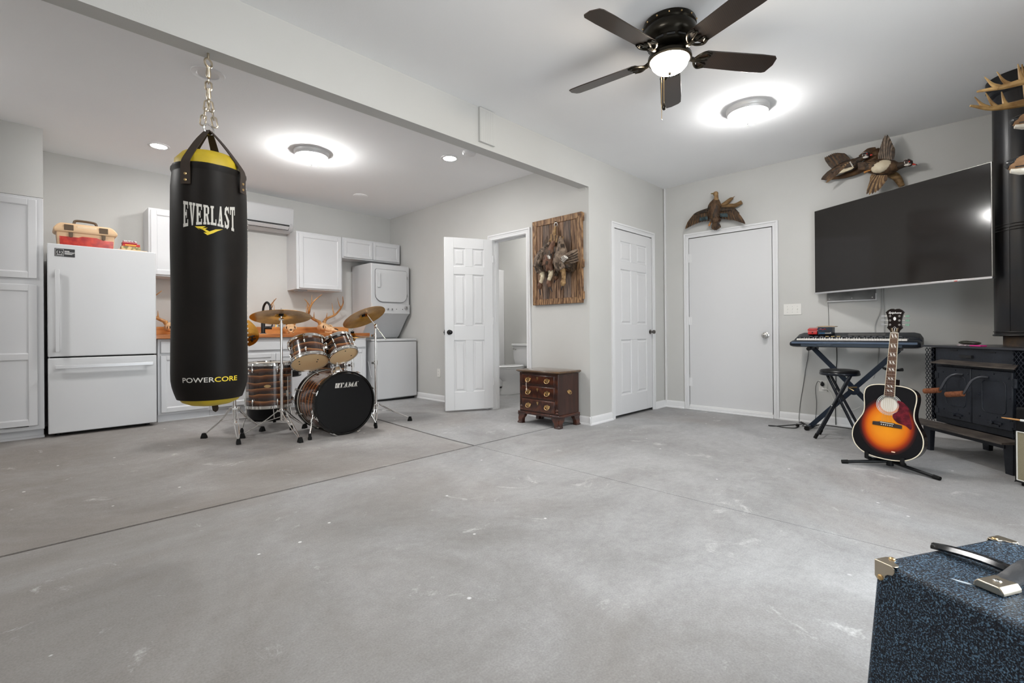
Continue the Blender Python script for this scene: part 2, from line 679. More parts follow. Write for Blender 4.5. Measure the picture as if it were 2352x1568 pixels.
# ---- trim
def casing(n, axis, plane, out, a0, a1, ztop, w=0.062):
    """three boards round a doorway: a0<a1 along the wall, out = direction into the room"""
    mb = MB()
    def bx(p0, p1, z0, z1, d0, d1):
        q0, q1 = sorted((plane + out * d0, plane + out * d1))
        if axis == 'y':
            mb.box(q0, q1, p0, p1, z0, z1)
        else:
            mb.box(p0, p1, q0, q1, z0, z1)
    for s, e in ((a0 - w, a0), (a1, a1 + w)):
        bx(s, e, 0.0, ztop + w, 0, 0.011)
    bx(a0, a1, ztop, ztop + w, 0, 0.011)
    # raised outer and middle bead
    bx(a0 - w, a0 - w + 0.018, 0, ztop + w, 0.011, 0.019)
    bx(a1 + w - 0.018, a1 + w, 0, ztop + w, 0.011, 0.019)
    bx(a0 - w + 0.018, a1 + w - 0.018, ztop + w - 0.018, ztop + w, 0.011, 0.019)
    bx(a0 - w + 0.026, a0 - w + 0.036, 0, ztop + w - 0.026, 0.011, 0.0145)
    bx(a1 + w - 0.036, a1 + w - 0.026, 0, ztop + w - 0.026, 0.011, 0.0145)
    bx(a0 - w + 0.036, a1 + w - 0.036, ztop + w - 0.036, ztop + w - 0.026, 0.011, 0.0145)
    return struct('trim_%d' % n, mb, TRIM, bevel=0.0025)


casing(1, 'y', XB, -1, 3.684, 4.262, 2.086)
casing(2, 'x', YC, -1, 4.478, 5.312, 2.088)
casing(3, 'y', XT, -1, 1.566, 2.498, 2.08, 0.056)
b = MB()                      # jambs of the bathroom door with stop
b.box(XB, XB + 0.112, 3.672, 3.684, 0, 2.092)
b.box(XB, XB + 0.112, 4.262, 4.275, 0, 2.092)
b.box(XB, XB + 0.112, 3.684, 4.262, 2.08, 2.092)
b.box(XB + 0.05, XB + 0.085, 3.684, 3.695, 0, 2.08)
b.box(XB + 0.05, XB + 0.085, 4.251, 4.262, 0, 2.08)
b.box(XB + 0.05, XB + 0.085, 3.684, 4.262, 2.069, 2.08)
struct('trim_4', b, TRIM)
b = MB()                      # closet jambs and back sheet, coloured dark for the shade behind the door
b.box(4.475, 4.48, YC, YBB, 0, 2.092)
b.box(5.31, 5.315, YC, YBB, 0, 2.092)
b.box(4.475, 5.315, YBB - 0.02, YBB, 0, 2.092)
struct('trim_5', b, mat('closet_dark', (0.05, 0.05, 0.05), 0.9))
b = MB()                      # white sill under the plain door
b.box(XT - 0.016, XT + 0.07, 1.566, 2.498, 0, 0.04)
b.box(XT - 0.03, XT, 1.566, 2.498, 0, 0.012)
struct('trim_6', b, TRIM, bevel=0.003)
b = MB()                      # corner bead where closet wall meets the right wall
b.box(XT - 0.018, XT, YC - 0.03, YC - 0.012, 0, ZC)
struct('trim_7', b, TRIM)
b = MB()                      # metal strike on the bathroom jamb
b.box(XB + 0.012, XB + 0.035, 3.684, 3.6855, 0.93, 1.0)
struct('trim_8', b, mat('strike_bronze', (0.03, 0.028, 0.025), 0.4, 0.8))


def baseboard(n, axis, plane, out, a0, a1, h=0.085, z=None):
    mb = MB()
    sec = [(0, 0), (0.024, 0), (0.022, 0.012), (0.014, 0.02), (0.013, h - 0.02), (0.008, h - 0.006), (0.004, h), (0, h)]
    rings = []
    k = 6
    for i in range(k + 1):
        a = a0 + (a1 - a0) * i / k
        base = gz(*((plane, a) if axis == 'y' else (a, plane)))
        rings.append([((plane + out * d, a, base + zz) if axis == 'y' else (a, plane + out * d, base + zz)) for d, zz in sec])
    mb.loft(rings)
    return struct('baseboard_' + n, mb, TRIM)


baseboard('bathroom', 'y', XB, -1, 4.325, 6.55)
baseboard('pillar', 'y', XB, -1, YC - 0.02, 3.62)
baseboard('closet', 'x', YC, -1, XB - 0.02, 4.414)
baseboard('corner', 'x', YC, -1, 5.375, XT)
baseboard('door', 'y', XT, -1, 2.556, YC)
baseboard('right', 'y', XT, -1, YR, 1.508)
baseboard('near', 'x', YR, 1, 3.0, XT)
baseboard('back', 'x', YK, -1, 3.9, XB)


# ---- doors
def panel_door(name, w, h, t, M, hinge_mat, knob_side=1):
    """six-panel door: local x along the door from the hinge, y through it, z up"""
    d = bpy.data.objects.new(name, None)
    COL.objects.link(d)
    d.matrix_world = M
    d['kind'] = 'structure'
    TM[d.name] = M
    st = 0.185 * w if w < 0.7 else 0.15 * w
    mu = 0.155 * w
    pw = (w - 2 * st - mu) / 2
    rows = [(0.105, 0.405), (0.49, 0.788), (0.835, 0.94)]
    rows = [(a * h, c * h) for a, c in rows]
    f = MB()
    f.box(0, st, -t / 2, t / 2, 0, h)
    f.box(w - st, w, -t / 2, t / 2, 0, h)
    for z0, z1 in rows:
        f.box(st + pw, st + pw + mu, -t / 2, t / 2, z0, z1)
    for z0, z1 in ((0, rows[0][0]), (rows[0][1], rows[1][0]), (rows[1][1], rows[2][0]), (rows[2][1], h)):
        f.box(st, w - st, -t / 2, t / 2, z0, z1)
    f.box(st, w - st, -t / 2 + 0.010, t / 2 - 0.010, rows[0][0] - 0.01, rows[2][1] + 0.01)
    part('frame', f, DOORM, d, bevel=0.003)
    for z0, z1 in rows:
        for x0 in (st, st + pw + mu):
            p = MB()
            m1, m2 = 0.012, 0.034
            for s in (-1, 1):
                def ring(m_, dd):
                    return [(x0 + m_, s * (t / 2 - dd), z0 + m_), (x0 + pw - m_, s * (t / 2 - dd), z0 + m_), (x0 + pw - m_, s * (t / 2 - dd), z1 - m_), (x0 + m_, s * (t / 2 - dd), z1 - m_)]
                p.loft([ring(0.0, 0.006), ring(m1, 0.013), ring(m2, 0.0025)], cap=False)
                p.add(ring(m2, 0.0025), [(0, 1, 2, 3)])
            part('panel', p, DOORM, d, smooth=0)
    for z in (0.28, 1.03, 1.79):
        hg = MB()
        hg.cyl((-0.004, t / 2 + 0.004, z), (-0.004, t / 2 + 0.004, z + 0.085), 0.006)
        hg.box(-0.003, 0.0, -0.02, t / 2, z, z + 0.085)
        part('hinge', hg, hinge_mat, d)
    return d


def door_knob(parent, x, z, t, mt, sides=(1, -1), r=0.026):
    for s in sides:
        k = MB(frame((x, s * t / 2, z), (0, s, 0)))
        k.lathe([(0, 0), (r * 1.15, 0), (r * 1.15, 0.004), (r * 0.8, 0.009), (0.011, 0.012), (0.011, 0.03), (r * 0.72, 0.036), (r, 0.048), (r * 0.93, 0.06), (r * 0.5, 0.066), (0, 0.067)], 24)
        part('knob', k, mt, parent)


KNOBB = mat('knob_oil_bronze', (0.012, 0.012, 0.013), 0.3, 0.6)
hx, hy = 4.022, 4.268
ang = math.atan2(4.522 - hy, 3.474 - hx)
d1 = panel_door('door_1', 0.603, 2.068, 0.035, TR(hx, hy, 0.024, ang), DOORM)
door_knob(d1, 0.548, 0.935, 0.035, KNOBB)
lt = MB()
lt.box(0.602, 0.606, -0.012, 0.012, 0.905, 0.965)
lt.box(0.604, 0.614, -0.006, 0.006, 0.925, 0.945)
part('latch', lt, KNOBB, d1)

d2 = panel_door('door_2', 0.824, 2.05, 0.035, TR(4.483, YC + 0.012, 0.03), TRIM)
# hinge leaves sit on the room side
door_knob(d2, 0.78, 0.915, 0.035, mat('knob_dark_nickel', (0.18, 0.17, 0.16), 0.25, 1.0), (-1,), 0.024)

d3 = bpy.data.objects.new('door_3', None)
COL.objects.link(d3)
d3.matrix_world = TR(XT + 0.012, 2.492, 0.045, -PI / 2)
d3['kind'] = 'structure'
TM[d3.name] = TR(XT + 0.012, 2.492, 0.045, -PI / 2)
sl = MB()
sl.box(0, 0.918, -0.018, 0.022, 0, 2.027)
part('door_leaf', sl, DOORM, d3, bevel=0.002)
sw = MB()
sw.box(0.0, 0.918, -0.026, -0.014, -0.006, 0.014)
part('sweep', sw, mat('sweep_white', (0.9, 0.9, 0.9), 0.3), d3)
for z in (0.24, 0.98, 1.74):
    hg = MB()
    hg.cyl((-0.004, -0.022, z), (-0.004, -0.022, z + 0.1), 0.006)
    hg.box(-0.002, 0.03, -0.0195, -0.018, z, z + 0.1)
    part('hinge', hg, TRIM, d3)
door_knob(d3, 0.853, 0.855, 0.036, mat('knob_nickel', (0.55, 0.54, 0.52), 0.22, 1.0), (-1,), 0.03)

# ---- small fixtures fixed to the structure
def plate(name, label, M, w, h, mt, extra=None):
    """wall plate: local z out of the wall"""
    t = thing(name, label, 'switch' if 'switch' in name else 'outlet', M)
    p = MB()
    p.box(-w / 2, w / 2, -h / 2, h / 2, 0, 0.006)
    part('cover_plate', p, mt, t, bevel=0.002)
    return t


PLATE = mat('plate_ivory', (0.80, 0.79, 0.76), 0.35)
t = plate('light_switch', 'white triple switch plate on the wall between plain door and television', frame((XT, 1.380, 1.173), (-1, 0, 0), (0, -1, 0)), 0.165, 0.115, PLATE)
for x in (-0.046, 0, 0.046):
    k = MB()
    k.box(x - 0.005, x + 0.005, -0.012, 0.012, 0.006, 0.0075)
    k.box(x - 0.004, x + 0.004, -0.002, 0.008, 0.0075, 0.016)
    part('toggle', k, PLATE, t)
    for s in (-0.03, 0.03):
        k = MB()
        k.cyl((x, s, 0.006), (x, s, 0.0072), 0.003, n=10)
        part('screw', k, GREYM, t)


def outlet(label, M):
    t = plate('wall_outlet', label, M, 0.072, 0.115, PLATE)
    for s in (-0.02, 0.02):
        k = MB()
        k.prism([(0.017 * math.cos(a), 0.014 * math.sin(a) + s) for a in [i * PI / 8 for i in range(16)]], 0.006, 0.008)
        part('socket', k, PLATE, t)
        for q in (-0.006, 0.006):
            k = MB()
            k.box(q - 0.0012, q + 0.0012, s - 0.004, s + 0.005, 0.008, 0.0083)
            part('slot', k, SHADOWGAP, t)
    return t


outlet('white wall outlet low on the wall left of the open bathroom door', frame((XB, 5.36, 0.393), (-1, 0, 0), (0, -1, 0)))
outlet('white wall outlet with two plugs behind the round folding stool', frame((XT, 1.112, 0.385), (-1, 0, 0), (0, -1, 0)))

# painted board screwed to the beam
b = MB()
b.box(0, 0.165, -0.022, 0, 0, 0.272)
for i in range(7):
    b.box(0.012 + i * 0.021, 0.020 + i * 0.021, -0.0232, -0.022, 0.004, 0.268)
single('wood_block', b, WALL, 'painted rough wood block fixed to the side of the ceiling beam', 'board', TR(2.515, YC, 2.474), bevel=0.002)
# ================================================================ kitchen
def shaker(parent, name, x0, x1, z0, z1, yf, th=0.019, st=0.048, mids=(), mt=None):
    """cabinet door or drawer front on plane yf (front faces -y); frame, recessed panel with its bead"""
    mt = mt or CAB
    f = MB()
    f.box(x0, x0 + st, yf, yf + th, z0, z1)
    f.box(x1 - st, x1, yf, yf + th, z0, z1)
    zz = [z0] + list(mids) + [z1]
    f.box(x0 + st, x1 - st, yf, yf + th, z0, z0 + st)
    f.box(x0 + st, x1 - st, yf, yf + th, z1 - st, z1)
    for m_ in mids:
        f.box(x0 + st, x1 - st, yf, yf + th, m_ - st / 2, m_ + st / 2)
    d = part(name, f, mt, parent, bevel=0.004)
    p = MB()
    ed = [z0 + st] + [q for m_ in mids for q in (m_ - st / 2, m_ + st / 2)] + [z1 - st]
    for a, c in zip(ed[0::2], ed[1::2]):
        r = lambda m_, dd: [(x0 + st - 0.002 + m_, yf + dd, a - 0.002 + m_), (x1 - st + 0.002 - m_, yf + dd, a - 0.002 + m_), (x1 - st + 0.002 - m_, yf + dd, c + 0.002 - m_), (x0 + st - 0.002 + m_, yf + dd, c + 0.002 - m_)]
        p.loft([r(0, 0.003), r(0.010, 0.009)], cap=False)
        p.add(r(0.010, 0.009), [(0, 1, 2, 3)])
    q = obj('door_panel', p.mesh('door_panel', 0), mt, d)
    TM[q.name] = TM[parent.name]
    return d


# ---- pantry
t = thing('pantry_cabinet', 'tall white pantry cabinet with two stacked doors left of the refrigerator', 'cabinet', TR(0, 0, 0.0))
b = MB()
b.box(-0.617, 0.104, 5.9, YK - 0.003, 0.135, 2.172)
part('body', b, CAB, t, bevel=0.002)
b = MB()
b.box(-0.617, 0.10, 5.955, YK - 0.003, 0.05, 0.135)
b.box(-0.617, 0.104, 5.935, 5.955, 0.05, 0.075)
part('toe_kick', b, CAB, t)
shaker(t, 'cabinet_door', -0.56, 0.062, 1.458, 2.148, 5.881, st=0.055)
shaker(t, 'cabinet_door', -0.56, 0.062, 0.172, 1.402, 5.881, st=0.055, mids=(0.775,))

# ---- refrigerator
t = thing('refrigerator', 'white bottom-freezer refrigerator with flat bar handles and a black sticker', 'refrigerator', TR(0, 0, 0.055))
z = 0.055
b = MB()
b.box(0.135, 0.892, 5.925, 6.56, 0.04, 1.70)
part('body', b, mat('fridge_side', (0.66, 0.665, 0.67), 0.35), t, bevel=0.008)
b = MB()
b.box(0.126, 0.902, 5.85, 5.92, 0.713, 1.722)
up = part('fridge_door', b, APPL, t, bevel=0.008, seg=3)
b = MB()
b.box(0.126, 0.902, 5.85, 5.92, 0.03, 0.701)
lo = part('freezer_drawer', b, APPL, t, bevel=0.008, seg=3)
b = MB()
b.box(0.14, 0.888, 5.90, 5.93, 0.69, 0.72)
part('gasket', b, SHADOWGAP, t)
HND = mat('fridge_handle', (0.60, 0.60, 0.61), 0.35, 0.5)
b = MB()
b.box(0.172, 0.202, 5.795, 5.812, 0.755, 1.487)
b.box(0.175, 0.199, 5.812, 5.85, 0.775, 0.80)
b.box(0.175, 0.199, 5.812, 5.85, 1.44, 1.465)
h = obj('handle', b.mesh('handle'), HND, up)
add_bevel(h, 0.002)
b = MB()
b.box(0.17, 0.868, 5.795, 5.812, 0.607, 0.637)
b.box(0.19, 0.215, 5.812, 5.85, 0.61, 0.634)
b.box(0.825, 0.85, 5.812, 5.85, 0.61, 0.634)
h = obj('handle', b.mesh('handle'), HND, lo)
add_bevel(h, 0.002)
b = MB()
b.box(0.173, 0.306, 5.8482, 5.85, 1.610, 1.682)
st_ = obj('sticker', b.mesh('sticker'), mat('sticker_black', (0.02, 0.02, 0.022), 0.4), up)
PRINTW = mat('print_white', (0.78, 0.78, 0.76), 0.5)
fl = lambda x, y, z_: Matrix.Translation((x, y, z_)) @ Matrix.Rotation(PI / 2, 4, 'X')
b = text_mb('2', 0.026, fl(0.206, 5.8478, 1.640))
b.box(0.238, 0.27, 5.8476, 5.848, 1.657, 1.663)
for zz, w in ((1.648, 0.07), (1.640, 0.06), (1.632, 0.05)):
    b.box(0.238, 0.238 + w, 5.8476, 5.848, zz, zz + 0.0035)
b.box(0.187, 0.225, 5.8476, 5.848, 1.624, 1.628)
for s in (-1, 1):
    b.tube([(0.206 + s * (0.012 + 0.006 * math.sin(PI * i / 6)), 5.8477, 1.634 + i * 0.0042) for i in range(7)], 0.0016, 5)
for z0, z1, x0, x1 in ((1.615, 1.6165, 0.178, 0.232), (1.675, 1.6765, 0.178, 0.232), (1.615, 1.6765, 0.178, 0.1795), (1.615, 1.6765, 0.2305, 0.232)):
    b.box(x0, x1, 5.8476, 5.848, z0, z1)
obj('sticker_print', b.mesh('sticker_print', 0), PRINTW, st_)
for zz in (0.99, 1.40):
    b = MB()
    b.cyl((0.865, 5.849, zz - 0.09 + 0.05), (0.865, 5.8475, zz - 0.09 + 0.05), 0.004, n=10)
    obj('screw_cap', b.mesh('screw_cap'), APPL, up)
for x in (0.19, 0.84):
    b = MB()
    b.cyl((x, 5.97, -0.002), (x, 5.97, 0.045), 0.02, n=12)
    part('foot', b, BLACK, t)

# ---- tackle box on the refrigerator (fridge top is at 1.777)
ZT = 1.777
t = thing('tackle_box', 'tan tackle box with red front and brown carry handle on the refrigerator', 'tackle box', TR(0.395, 6.09, ZT - 0.02))
TAN = mat('tackle_tan', (0.66, 0.45, 0.27), 0.45)
BRN = mat('tackle_brown', (0.10, 0.062, 0.034), 0.45)
REDP = mat('tackle_red', (0.30, 0.008, 0.006), 0.2, col2=(0.55, 0.035, 0.015), nscale=22, coat=0.4)
b = MB()
b.loft([[(-0.195, -0.10, 0), (0.195, -0.10, 0), (0.195, 0.10, 0), (-0.195, 0.10, 0)], [(-0.205, -0.108, 0.16), (0.205, -0.108, 0.16), (0.205, 0.108, 0.16), (-0.205, 0.108, 0.16)]])
part('body', b, TAN, t, bevel=0.008)
b = MB()
poly = [(-0.180, 0.008), (0.190, 0.008), (0.196, 0.105), (0.110, 0.108), (0.072, 0.124), (-0.030, 0.124), (-0.056, 0.112), (-0.186, 0.112)]
b.prism(poly, 0.104, 0.114, Matrix.Rotation(PI / 2, 4, 'X'))
fr = part('front_window', b, REDP, t, bevel=0.003)
b = MB()
for k, (x, zz, r) in enumerate([(-0.13, 0.02, .012), (-0.105, 0.02, .012), (-0.08, 0.02, .012), (-0.055, 0.02, .012), (-0.03, 0.02, .012)]):
    b.torus((x, -0.1145, zz), r, 0.003, 14, 5, Matrix.Rotation(PI / 2, 4, 'X'))
obj('lure', b.mesh('lure'), mat('lure_orange', (0.85, 0.13, 0.03), 0.35), fr)
b = MB()
sp = [(0.055 * math.cos(a) * (1 + 0.18 * (i % 2)), 0.03 * math.sin(a) * (1 + 0.25 * (i % 2))) for i, a in enumerate([j * PI / 9 for j in range(18)])]
b.prism(sp, 0.114, 0.1155, Matrix.Translation((0.0, 0, 0.066)) @ Matrix.Rotation(PI / 2, 4, 'X') @ Matrix.Scale(0.55, 4))
obj('emblem', b.mesh('emblem', 0), mat('emblem_cream', (0.75, 0.66, 0.5), 0.5), fr)
b = MB()
b.loft([[(x, y, zz) for x, y in ((-w, -d), (w, -d), (w, d), (-w, d))] for w, d, zz in ((0.212, 0.112, 0.15), (0.226, 0.122, 0.165), (0.226, 0.122, 0.185), (0.20, 0.112, 0.222), (0.175, 0.10, 0.24))])
part('lid', b, TAN, t, bevel=0.008)
b = MB()
b.box(-0.068, 0.07, -0.118, -0.09, 0.185, 0.218)
part('lid_label', b, mat('tackle_cream', (0.75, 0.58, 0.40), 0.5), t, bevel=0.004)
for x in (-0.122, 0.122):
    b = MB()
    b.box(x - 0.032, x + 0.032, -0.1255, -0.095, 0.17, 0.222)
    part('clasp', b, BRN, t, bevel=0.003)
for x in (-0.108, 0.122):
    b = MB()
    b.prism([(x - 0.015, 0.152), (x + 0.015, 0.152), (x + 0.013, 0.115), (x, 0.105), (x - 0.013, 0.115)], 0.108, 0.121, Matrix.Rotation(PI / 2, 4, 'X'))
    part('latch', b, BRN, t, bevel=0.002)
b = MB()
b.tube(spline([(-0.082, 0, 0.225), (-0.08, 0, 0.262), (-0.06, 0, 0.285), (0.055, 0, 0.283), (0.078, 0, 0.262), (0.08, 0, 0.225)], 5), 0.011, 8)
part('handle', b, BRN, t)

# ---- small boxes on the refrigerator
b = MB()
b.box(-0.115, 0.115, -0.07, 0.07, 0, 0.018)
single('flat_tray', b, mat('tray_tan', (0.72, 0.50, 0.32), 0.5), 'flat tan tray under the little boxes on the refrigerator', 'tray', TR(0.735, 6.03, ZT + 0.002), bevel=0.003)
b = MB()
b.box(-0.075, 0.075, -0.05, 0.05, 0, 0.036)
single('patterned_box', b, mat('box_camo', (0.55, 0.42, 0.22), 0.5, col2=(0.16, 0.16, 0.06), nscale=32, nlo=.45, nhi=.58), 'tan patterned cardboard box below the red box on the refrigerator', 'box', TR(0.725, 6.03, ZT + 0.021), bevel=0.002)
t = thing('red_box', 'thin red box with yellow lettering stacked above the refrigerator', 'box', TR(0.727, 6.03, ZT + 0.0575))
b = MB()
b.box(-0.068, 0.068, -0.045, 0.045, 0, 0.024)
part('body', b, mat('box_red', (0.45, 0.02, 0.01), 0.4), t, bevel=0.0015)
b = MB()
for i in range(9):
    b.box(-0.047 + i * 0.0095, -0.0395 + i * 0.0095, -0.0458, -0.045, 0.0075, 0.0165)
part('yellow_print', b, mat('print_yellow', (0.85, 0.62, 0.05), 0.5), t)
t = thing('lure_pack', 'red and white packet of striped lures on top of the red box', 'lures', TR(0.716, 6.03, ZT + 0.082))
b = MB()
b.loft([[(x, y, zz) for x, y in ((-w, -d), (w, -d), (w, d), (-w, d))] for w, d, zz in ((0.052, 0.035, 0), (0.06, 0.04, 0.01), (0.055, 0.036, 0.018))])
part('packet', b, mat('packet_red', (0.32, 0.015, 0.03), 0.4), t)
for i in range(5):
    b = MB()
    b.ell((-0.042 + i * 0.021, -0.01, 0.026), (0.008, 0.022, 0.010), 10, 6, Matrix.Rotation(0.5, 4, 'Z'))
    part('lure', b, mat('lure_white', (0.85, 0.83, 0.83), 0.3, col2=(0.16, 0.02, 0.06), nscale=90, nlo=.5, nhi=.56), t)

# ---- wall cabinets
def wall_cab(label, x0, x1, z0, z1, doors, yf=6.29):
    t = thing('wall_cabinet', label, 'cabinet', TR((x0 + x1) / 2, (yf + YK) / 2, z0))
    T0 = TM[t.name]
    b = MB()
    b.box(x0, x1, yf, YK - 0.001, z0, z1)
    part('body', b, CAB, t, world=True, bevel=0.003)
    n = len(doors)
    inv = T0.inverted()
    for a, c in doors:
        # doors are built in world coordinates, then moved into the cabinet's frame
        d = shaker(t, 'cabinet_door', a, c, z0 + 0.018, z1 - 0.022, yf - 0.02, st=0.042 if z1 - z0 < 0.4 else 0.05)
        d.data.transform(inv)
        for ch in d.children:
            ch.data.transform(inv)
    return t


wall_cab('white wall cabinet right beside the refrigerator, mostly behind the punching bag', 0.907, 1.52, 1.588, 2.315, [(0.925, 1.21), (1.215, 1.502)])
c2 = wall_cab('square white wall cabinet hanging beside the stacked laundry machine', 2.445, 3.062, 1.535, 2.29, [(2.475, 3.045)])
wall_cab('low double-door white wall cabinet above the stacked laundry machine', 3.066, 3.99, 2.005, 2.295, [(3.085, 3.525), (3.53, 3.97)])
b = MB()
b.box(2.47, 2.60, 6.33, 6.45, 1.515, 1.535)
b.box(2.49, 2.56, 6.35, 6.43, 1.505, 1.515)
single('cabinet_light', b, mat('puck_grey', (0.35, 0.35, 0.36), 0.4), 'grey light box under the square wall cabinet', 'light', bevel=0.002)

# ---- split air conditioner
t = thing('air_conditioner', 'white split air conditioner on the kitchen wall beside the punching bag', 'air conditioner', TR(2.03, 6.5, 2.285))
b = MB()
sec = [(0.11, 0.0), (0.02, -0.005), (-0.06, 0.03), (-0.10, 0.09), (-0.105, 0.30), (-0.09, 0.318), (0.11, 0.318)]
b.loft([[(x, y, z_) for y, z_ in sec] for x in (-0.43, 0.43)])
part('body', b, APPL, t, bevel=0.01)
b = MB()
b.loft([[(x, y, z_) for y, z_ in ((-0.068, 0.022), (-0.107, 0.083), (-0.100, 0.088), (-0.055, 0.03))] for x in (-0.40, 0.37)])
part('air_outlet', b, SHADOWGAP, t)
for k in range(2):
    b = MB()
    o = 0.018 * k
    b.loft([[(x, y, z_) for y, z_ in ((-0.085 + o, 0.025 + o), (-0.12 + o, 0.060 + o * .8), (-0.117 + o, 0.064 + o * .8), (-0.082 + o, 0.029 + o))] for x in (-0.39, 0.36)])
    part('louver', b, APPL, t)
b = MB()
b.box(0.385, 0.405, -0.1065, -0.10, 0.09, 0.105)
part('badge', b, GREYM, t)

# ---- base cabinets, one unit after another, toe kick on the raised slab
def base_cab(label, x0, x1, fronts, toe=True):
    t = thing('base_cabinet', label, 'cabinet', TR((x0 + x1) / 2, 6.3, 0.045))
    T0 = TM[t.name]
    inv = T0.inverted()
    b = MB()
    b.box(x0, x1, 6.02, YK - 0.001, 0.125, 0.912)
    part('body', b, CAB, t, world=True, bevel=0.002)
    b = MB()
    b.box(x0, x1, 6.05, 6.10, 0.03, 0.126)
    b.box(x0, x1, 6.028, 6.05, 0.03, 0.062)
    part('toe_kick', b, CAB, t, world=True)
    for nm, a, c, z0, z1 in fronts:
        if nm == 'drawer_front':
            m_ = MB()
            m_.box(a, c, 6.0, 6.02, z0, z1)
            part(nm, m_, CAB, t, world=True, bevel=0.005)
        else:
            d = shaker(t, nm, a, c, z0, z1, 6.0)
            d.data.transform(inv)
            for ch in d.children:
                ch.data.transform(inv)
    return t


base_cab('white base cabinet beside the refrigerator, lower left of the counter', 0.937, 1.40, [('drawer_front', 0.96, 1.385, 0.765, 0.89), ('cabinet_door', 0.96, 1.385, 0.15, 0.74)])
base_cab('white sink cabinet with two doors behind the floor tom', 1.402, 2.705, [('drawer_front', 1.44, 2.675, 0.765, 0.89), ('cabinet_door', 1.44, 2.08, 0.15, 0.725), ('cabinet_door', 2.086, 2.675, 0.15, 0.725)])
base_cab('white base cabinet between the sink cabinet and the washer, behind the tom drums', 2.707, 3.27, [('drawer_front', 2.73, 3.25, 0.765, 0.89), ('cabinet_door', 2.73, 3.25, 0.15, 0.74)])

BUTCH = banded('butcher_block', [(0.0, (0.34, 0.105, 0.022)), (0.45, (0.54, 0.20, 0.05)), (1.0, (0.70, 0.32, 0.10))], 3.0, 'Y', 5.0, 1.2, 0.35, 0.3, (0.35, 6, 3))
t = thing('countertop', 'long wooden butcher-block countertop over the white base cabinets', 'countertop', TR(2.1, 6.28, 0.914))
b = MB()
b.box(0.915, 3.30, 5.965, YK - 0.001, 0.914, 0.958)
part('slab', b, BUTCH, t, world=True, bevel=0.004)
b = MB()
b.box(0.915, 3.30, 6.585, YK - 0.001, 0.958, 1.047)
part('backsplash', b, BUTCH, t, world=True, bevel=0.003)
for s, e in ((1.55, 2.02),):
    b = MB()
    b.box(s, e, 6.08, 6.10, 0.9575, 0.9605)
    b.box(s, e, 6.44, 6.46, 0.9575, 0.9605)
    b.box(s, s + 0.02, 6.08, 6.46, 0.9575, 0.9605)
    b.box(e - 0.02, e, 6.08, 6.46, 0.9575, 0.9605)
    part('sink_rim', b, NICKEL, t, world=True)

# ---- faucet
t = thing('kitchen_faucet', 'matte black pull-down kitchen faucet on the wooden counter', 'faucet', TR(2.05, 6.33, 0.958))
FB = mat('faucet_black', (0.010, 0.010, 0.011), 0.42, 0.3)
b = MB()
b.lathe([(0, 0), (0.034, 0), (0.034, 0.008), (0.024, 0.014), (0.024, 0.13), (0.018, 0.15), (0.014, 0.155), (0, 0.155)], 20)
part('base', b, FB, t)
b = MB()
b.tube(spline([(0, 0, 0.14), (0, 0, 0.27), (0.004, -0.02, 0.345), (0.02, -0.075, 0.388), (0.037, -0.125, 0.35), (0.042, -0.14, 0.29)], 6), 0.0135, 10)
part('spout', b, FB, t)
b = MB()
b.cyl((0.042, -0.14, 0.30), (0.043, -0.143, 0.20), 0.017, 0.02)
part('spray_head', b, FB, t)
b = MB()
b.cyl((0.0, 0, 0.075), (0.095, -0.02, 0.075), 0.019, 0.019)
b.tube(spline([(0.088, -0.02, 0.08), (0.10, -0.02, 0.12), (0.078, -0.02, 0.19)], 5), [0.012, .011, .01, .009, .008, .007, .007, .006, .006, .006, .006], 8)
part('lever', b, FB, t)


# ---- deer skulls
def antler(mb, base, pts, tines, r0, mirror=1):
    """main beam through pts, tines = (index along beam, tip offset, radius)"""
    P = spline([base + V((mirror * p[0], p[1], p[2])) for p in pts], 6)
    n = len(P)
    mb.tube(P, [r0 * (1 - 0.82 * (i / (n - 1)) ** 1.3) for i in range(n)], 8)
    for idx, tip, r in tines:
        s = P[min(n - 1, idx)]
        e = s + V((mirror * tip[0], tip[1], tip[2]))
        mid = (s + e) / 2 + V((mirror * tip[0] * 0.12, 0.0, -0.12 * abs(tip[2])))
        Q = spline([s, mid, e], 5)
        mb.tube(Q, [r * (1 - 0.85 * i / (len(Q) - 1)) for i in range(len(Q))], 7)


